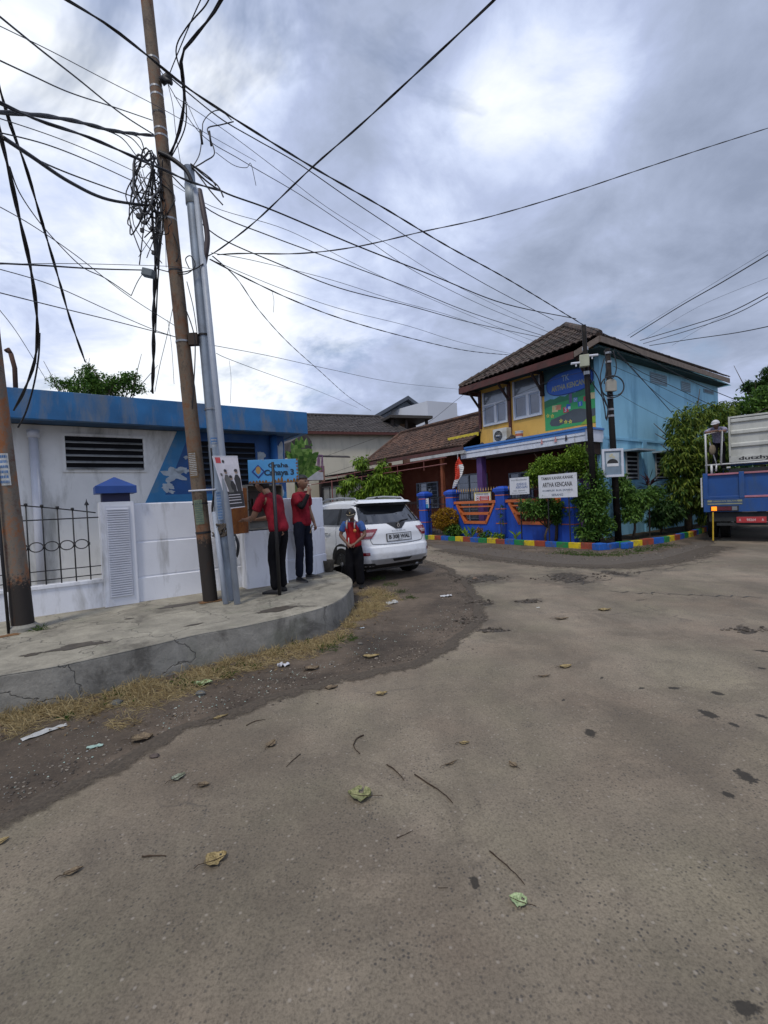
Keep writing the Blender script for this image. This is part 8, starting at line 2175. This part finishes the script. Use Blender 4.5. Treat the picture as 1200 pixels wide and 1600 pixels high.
for i in range(26):
    a = [(rr.uniform(208, 256), rr.uniform(245, 300)) for _ in range(1)][0]; b = (rr.uniform(214, 262), rr.uniform(310, 420)); q = MB()
    q.tube(sm([D(a[0], a[1], HUB-.2), D((a[0]+b[0])/2 + rr.uniform(-26, 26), (a[1]+b[1])/2, HUB-.1), D(b[0], b[1], HUB-.15)]), rr.choice([.004, .006, .008]), 5); q.build('loose_strand', M_WIRE, coil, smooth=True)
for k in range(6):
    q = MB(); x0 = 238 + k*2.6; q.tube(sm([D(x0 + rr.uniform(-4, 4), 240 + 12*k, HUB-.15), D(x0 + rr.uniform(-5, 5), 290, HUB-.1), D(x0 + rr.uniform(-5, 5), 345, HUB-.12), D(244 + rr.uniform(-3, 3), 400 + 4*k, HUB-.1)]), .011, 5); q.build('loose_strand', M_WIRE, coil, smooth=True)
q = MB()
for x, y, s in ((218, 338, .07), (222, 360, .05), (236, 358, .045), (240, 395, .05), (226, 348, .05), (237, 372, .03)): q.box(D(x, y, HUB-.2), (s*.8, s*.7, s), rot=Matrix.Rotation(rr.uniform(0, 2), 3, 'Y'))
q.build('splices', M_WIRE, coil)
q = MB(); q.box(D(232, 427, HUB-.1), (.15, .10, .10), rot=Matrix.Rotation(R(15), 3, 'Y')); sb = q.build('splice_box', mat('splice_box_grey', (.12, .15, .17), .6), bevel=.01); tag(sb, 'small grey splice box on the hanging cable bundle', 'box')
q = MB(); q.tube([D(252, 128, 6.3), D(266, 118, 6.3)], .05, 8); q.tube([D(256, 122, 6.25), D(268, 130, 6.25)], .03, 8); q.build('insulator', M_CABLE, p1, smooth=True)
q = MB(); q.tube([D(313, 203, HUB), D(316, 225, HUB)], .016, 6); q.tube([D(327, 205, HUB), D(330, 228, HUB)], .014, 6); tag(q.build('hanging_splice', M_CABLE, smooth=True), 'pair of black splices dangling right of the tall pole', 'splice')
# pole-mounted loose wires round the tall pole
q = MB()
for (pts, r) in ((((252, 330), (268, 360), (280, 395), (270, 420), (285, 425), (305, 420), (318, 412)), .008), (((245, 420), (265, 425), (290, 428), (305, 415), (298, 400), (290, 405), (296, 420)), .007), (((285, 470), (300, 510), (305, 540), (303, 600), (300, 640)), .008), (((292, 440), (302, 480), (308, 520)), .006), (((262, 500), (268, 540), (272, 600)), .003)):
    q.tube(sm([D(x, y, 6.28) for x, y in pts]), r, 5)
q.build('loose_wires', M_CABLE, p1, smooth=True)
# ================================================================ things lying on the ground
def ground_leaf(px, py, L, w, rot, m, label, seed, z=.006, stem=True, holes=False):
    L *= 1.15; w *= 1.45; rr = random.Random(seed); c = G(px, py); q = MB(); nx_, ny_ = 10, 6; vs = []
    cr, sr = math.cos(rot), math.sin(rot); curl = rr.uniform(.1, .35); ph = rr.uniform(0, 6)
    def pt(i, j):
        s = i/nx_; t = (j/ny_-.5)*2
        prof_ = (math.sin(math.pi*min(1, s**.75))**.75)*(1+.10*math.sin(s*17+seed)); x = (s-.5)*L; y = t*w*.5*max(.03, prof_)
        zz = .004 + curl*w*.30*t*t + .10*w*abs(math.sin(s*5+ph))*abs(t) + .012*L*math.sin(s*9+t*4+ph) + .05*L*(2*s-1)**2
        return c + Vector((x*cr - y*sr, x*sr + y*cr, z + max(0, zz)))
    for i in range(nx_):
        for j in range(ny_):
            if holes and rr.random() < .06: continue
            q.quad(pt(i, j), pt(i+1, j), pt(i+1, j+1), pt(i, j+1))
    t = thing('fallen_leaf', c, label, 'leaf', 'fallen leaves on the road'); q.build('blade', m, t, smooth=True)
    if stem:
        a = pt(0, ny_//2); d = Vector((-cr, -sr, 0)); q = MB(); q.tube([pt(nx_, ny_//2)+UP*.001, pt(5, ny_//2)+UP*.002, a, a + d*L*.25 + Vector((0, 0, .004)), a + d*L*.45 + Vector((sr, -cr, 0))*L*.08], [.0008, .0015, .0018, .0015, .0018], 5); q.build('stem', M_TWIG, t)
    return t
M_TWIG = mat('twig_brown', (.055, .038, .026), .9, .3, 30)
def lm(name, c1, c2):
    if name in MATS: return MATS[name]
    m, nt, b = nm(name); n = N(nt); MATS[name] = m; v = n.pos(1.0)
    f = n.noise(v, 150, 5, .7); g_ = n.noise(v, 35, 4)
    c = n.ramp(n.mix(f, g_, .4), [(.38, tuple(x*.35 for x in c1)), (.47, c1), (.62, c2)]); n.link(c, b.inputs['Base Color']); b.inputs['Roughness'].default_value = .75
    n.link(n.bump(f, .5, .003), b.inputs['Normal']); return m
ML1 = lm('leaf_mottled_green_yellow', (.15, .16, .06), (.34, .33, .16)); ML2 = lm('leaf_mottled_ochre', (.22, .16, .06), (.40, .31, .15)); ML3 = lm('leaf_pale_green', (.26, .34, .16), (.44, .52, .30)); ML4 = lm('leaf_brown_dry', (.12, .085, .05), (.25, .19, .11)); ML5 = lm('leaf_grey_green', (.16, .18, .12), (.32, .34, .26))
for (px, py, L_, w_, rot, m, lb, ho) in (
    (562, 1246, .115, .085, 2.9, ML1, 'broad mottled green and yellow leaf on the tar near the middle of the road', True), (337, 1347, .085, .060, .5, ML2, 'ochre spotted leaf with a long stem pointing left', True),
    (810, 1412, .062, .045, 2.6, ML3, 'pale green leaf with a ragged edge, nearest the lower middle', True), (115, 1365, .065, .026, .6, ML4, 'narrow curled tan leaf near the lower left', False),
    (279, 1217, .075, .040, .9, ML5, 'grey green leaf with its stem hanging down', False), (318, 1229, .060, .032, 0, ML4, 'small curled brown leaf right of the grey green one', False),
    (596, 1086, .085, .045, .2, ML2, 'dry yellow leaf just beyond the dirt edge', False), (424, 1165, .07, .045, 1.2, ML4, 'flat brown leaf close to the edge of the tar', False),
    (884, 1043, .11, .05, .3, ML2, 'crumpled yellow leaf in the middle distance', False), (726, 1163, .06, .022, .1, ML2, 'thin pale curled leaf right of the centre', False),
    (945, 954, .16, .07, .1, ML2, 'yellow leaf near the potholes', False), (878, 968, .15, .05, 0, ML4, 'flat brown scrap of leaf behind the crumpled yellow one', False),
    (801, 1197, .055, .030, 2.0, ML4, 'dark brown torn leaf right of the long twig', False), (3, 1318, .05, .03, 1, ML2, 'orange leaf at the left edge', False),
    (705, 1195, .08, .012, .5, ML4, 'thin reddish leaf rib lying on the tar', False), (851, 1058, .10, .02, .1, ML4, 'narrow reddish leaf in front of the crumpled yellow one', False)):
    ground_leaf(px, py, L_, w_, rot, m, lb, int(px*7+py), holes=ho)
for (px, py, L_, w_, rot, m, lb) in ((318, 1070, .14, .09, .4, ML3, 'green leaf lying in the straw by the kerb'), (222, 1156, .13, .08, .2, ML4, 'broad tan leaf on the dirt strip'), (345, 1122, .10, .03, .6, ML2, 'narrow yellow leaf on the dirt strip'),
    (487, 1046, .13, .07, .1, ML4, 'brown leaf on the dirt strip near the pavement bend'), (580, 1027, .15, .06, .1, ML2, 'tan leaf at the edge of the tar'), (518, 1076, .10, .05, .3, ML4, 'curled brown leaf where dirt and tar meet'), (300, 1010-2, .0, .0, 0, ML4, '')):
    if L_: ground_leaf(px, py, L_, w_, rot, m, lb, int(px*3+py), z=.003)
def twig(pts, r, label, nm_='twig'):
    q = MB(); rr = random.Random(len(label)); P = [G(*p) for p in pts]; P = [p + UP*(.006 + r) for p in smooth_line(P, 3)]
    P = [p + Vector((rr.uniform(-1, 1), rr.uniform(-1, 1), 0))*r*.8 for p in P]
    q.tube(P, [r*(1-.5*i/len(P))*rr.uniform(.8, 1.2) for i in range(len(P))], 6); tag(q.build(nm_, M_TWIG, smooth=True), label, 'twig', 'twigs on the road')
twig([(647, 1212), (668, 1226), (690, 1240), (708, 1257)], .0042, 'longest dark twig lying diagonally near the middle of the road'); twig([(605, 1197), (618, 1206), (632, 1221)], .0040, 'short dark twig left of the longest one')
twig([(765, 1333), (785, 1350), (805, 1368), (819, 1385)], .0034, 'dark twig above the pale green leaf'); twig([(568, 1151), (556, 1158), (553, 1170), (562, 1180)], .005, 'hooked brown twig with a curled end')
twig([(620, 1312), (632, 1307), (645, 1300)], .002, 'tiny forked twig between the leaves'); twig([(222, 1342), (240, 1340), (260, 1341)], .004, 'short stubby twig left of the ochre leaf'); twig([(470, 1180), (460, 1188), (448, 1200)], .003, 'thin bent twig near the edge of the tar')
twig([(385, 1135), (400, 1128), (415, 1126)], .003, 'thin twig at the seam of dirt and tar'); twig([(170+515, 1390), (700, 1378+12)], .0015, 'faint short twig left of the dark moss spot')
# plastic scraps and stones
def scrap(px, py, L_, w_, rot, c, label, name='plastic_scrap', cat='litter', h=.35):
    rr = random.Random(px); q = MB(); o_ = G(px, py); n_ = 7; cr, sr = math.cos(rot), math.sin(rot)
    def pt(i, j):
        x, y = (i/n_-.5)*L_, (j/4-.5)*w_*(1-.6*abs(i/n_-.5)); z = .006 + h*w_*abs(mnoise.noise(Vector((i*.7, j*.9, px*.1))))
        return o_ + Vector((x*cr-y*sr, x*sr+y*cr, z))
    for i in range(n_):
        for j in range(4): q.quad(pt(i, j), pt(i+1, j), pt(i+1, j+1), pt(i, j+1))
    tag(q.build(name, mat('scrap_%d_%d' % (int(c[0]*100), int(c[1]*100)), c, .5, .1)), label, cat)
scrap(70, 1145, .28, .07, .9, (.42, .42, .40), 'long crumpled white plastic strip on the dirt by the kerb'); scrap(443, 1041, .12, .09, .3, (.55, .56, .60), 'crumpled white plastic bag on the dirt strip', h=.8)
scrap(612, 943, .20, .12, .6, (.36, .36, .34), 'grey plastic wrapper in the straw beside the pavement tip', h=.8); scrap(697, 932, .20, .12, .1, (.52, .52, .52), 'white plastic scrap on the dark ground behind the straw'); scrap(566, 982, .06, .05, .5, (.45, .50, .52), 'small white scrap on the dirt near the pavement bend')
scrap(841, 970-20, .05, .04, .5, (.5, .5, .45), 'tiny pale scrap beyond the potholes edge'); scrap(148, 1172-4, .10, .04, .3, (.30, .42, .36), 'pale green plastic shred on the dirt')
def stone(px, py, r_, c, label, nm_='stone', z=0):
    q = MB(); rr = random.Random(px*3); o_ = G(px, py); q.blob(o_ + UP*r_*.35, (r_, r_*.75, r_*.55), 0, 9, 7, jit=.16, rr=rr); tag(q.build(nm_, mat('stone_%d' % int(c[0]*100), c, .9, .3, 20, bump=.6)), label, 'stone')
for a in ((183, 1102, .055, (.11, .11, .10), 'grey stone half buried in straw by the kerb'), (313, 1086, .045, (.14, .14, .13), 'rounded stone on the dirt below the green leaf'), (588, 1030, .02, (.2, .17, .14), 'pebble on the tar near the dirt edge'), (563, 1007, .03, (.15, .14, .12), 'small stone beside the pavement bend'),
          (366, 1041, .04, (.10, .08, .07), 'dark brown stone in the straw'), (241, 1184, .03, (.10, .09, .08), 'dark lump on the seam of dirt and tar left of the leaves'), (560, 965, .045, (.06, .05, .04), 'dark clod at the foot of the kerb bend'), (742, 905, .05, (.22, .16, .12), 'broken brick piece in the nearer pothole')): stone(*a)
# glass crumbs (nobody could count them)
lv = MB(); rr = random.Random(99)
def crumb(p, s):
    a = rr.uniform(0, 6.28); e = [p + Vector((math.cos(a+k*2.1+rr.uniform(-.3, .3))*s, math.sin(a+k*2.1)*s, .004)) for k in range(3)]; t = p + UP*(.004+s*.6); lv.add(e+[t], [(0, 1, 2), (0, 1, 3), (1, 2, 3), (2, 0, 3)], rr.choice([0, 0, 1]))
for (x0, y0, x1, y1, n_, sp) in ((0, 1230, 130, 1160, 60, 28), (130, 1165, 300, 1105, 170, 24), (300, 1110, 430, 1060, 120, 18), (430, 1065, 560, 1015, 110, 12), (560, 1020, 720, 960, 130, 12), (640, 970, 735, 930, 60, 14)):
    for _ in range(n_):
        t = rr.random(); x, y = x0+(x1-x0)*t, y0+(y1-y0)*t
        p = G(x + rr.gauss(0, sp), y + rr.gauss(0, sp*.6))
        if mnoise.noise(Vector((p.x*1.8, p.y*1.8, 4))) < -.12: continue
        crumb(p, rr.choice([.002, .003, .003, .004, .005, .009]))
gc = lv.build('glass_crumbs', [mat('crumb_pale_green', (.30, .40, .34), .3, .2, 30), mat('crumb_white', (.40, .42, .40), .4, .1, 30)]); gc['kind'] = 'stuff'
# gravel in the potholes and along the dirt edge
lv = MB()
def peb(p, s, m): lv.blob(p + UP*s*.3, (s, s*.8, s*.55), m, 6, 4, jit=.25, rr=rr)
for x, y, rx, ry, s_ in holes:
    c = G(x, y)
    for _ in range(int(60*rx)+12):
        a = rr.uniform(0, 6.28); q = math.sqrt(rr.random()); peb(c + Vector((math.cos(a)*rx*q, math.sin(a)*ry*q, .006)), rr.uniform(.008, .03), rr.choice([0, 1, 1]))
for i in range(1700):
    t = rr.random(); k = int(t*(len(edge)-2)); p = edge[k].lerp(edge[k+1], rr.random()); peb(p + Vector((rr.gauss(-.12, .18), rr.gauss(.12, .18), 0)), rr.uniform(.003, .012), rr.choice([0, 1, 2]))
for i in range(700):
    peb(G(rr.uniform(660, 1100), rr.uniform(852, 880)), rr.uniform(.006, .022), rr.choice([0, 1, 2]))
for i in range(350):
    peb(G(rr.uniform(0, 1200), rr.uniform(900, 1590)), rr.uniform(.0015, .0035), rr.choice([0, 1, 2]))
gv = lv.build('gravel', [mat('gravel_dark', (.07, .06, .05), .9, .3, 30), mat('gravel_mid', (.14, .12, .10), .9, .3, 30), mat('gravel_pale', (.24, .21, .17), .9, .3, 30)]); gv['kind'] = 'stuff'

# leaf litter and weeds gathered along the kerb and the dirt verge (nobody could count them)
LM_LIT = leafmat('litter_brown', (.07, .045, .025), (.24, .17, .09), .9, .1)
lv = Leaves(); rr = random.Random(41)
for i in range(1500):
    k = int(rr.random()*(len(gl)-1)); x0, y0, _ = gl[k]; x1, y1, _ = gl[k+1]; t = rr.random(); far_ = abs(rr.gauss(0, 26))
    p = G(x0+(x1-x0)*t + rr.gauss(0, 10), y0+(y1-y0)*t - 8 + far_); 
    if mnoise.noise(Vector((p.x*2.5, p.y*2.5, 7))) < -.05: continue
    a = rr.uniform(0, 6.28); lv.leaf(p + UP*.006, Vector((math.cos(a), math.sin(a), rr.uniform(0, .5))).normalized(), (UP + rdir(rr)*.6).normalized(), rr.uniform(.012, .055), rr.uniform(.006, .022), .4, .1)
for i in range(260):
    p = G(rr.uniform(660, 1060), rr.uniform(852, 872)); a = rr.uniform(0, 6.28); lv.leaf(p + UP*.012, Vector((math.cos(a), math.sin(a), .2)).normalized(), (UP + rdir(rr)*.6).normalized(), rr.uniform(.02, .08), rr.uniform(.01, .04), .4, .1)
o = lv.build('leaf_litter', LM_LIT, None); o['kind'] = 'stuff'
gs = []
for i in range(26):
    k = int(rr.random()*(len(gl)-1)); x0, y0, _ = gl[k]; gs.append((G(x0 + rr.uniform(-15, 25), y0 + rr.uniform(-18, 18)), rr.uniform(.03, .10), rr.randint(8, 36)))
blades('verge_weeds', gs, LM_GRASS, .07, .012, seed=61, lay=.2)
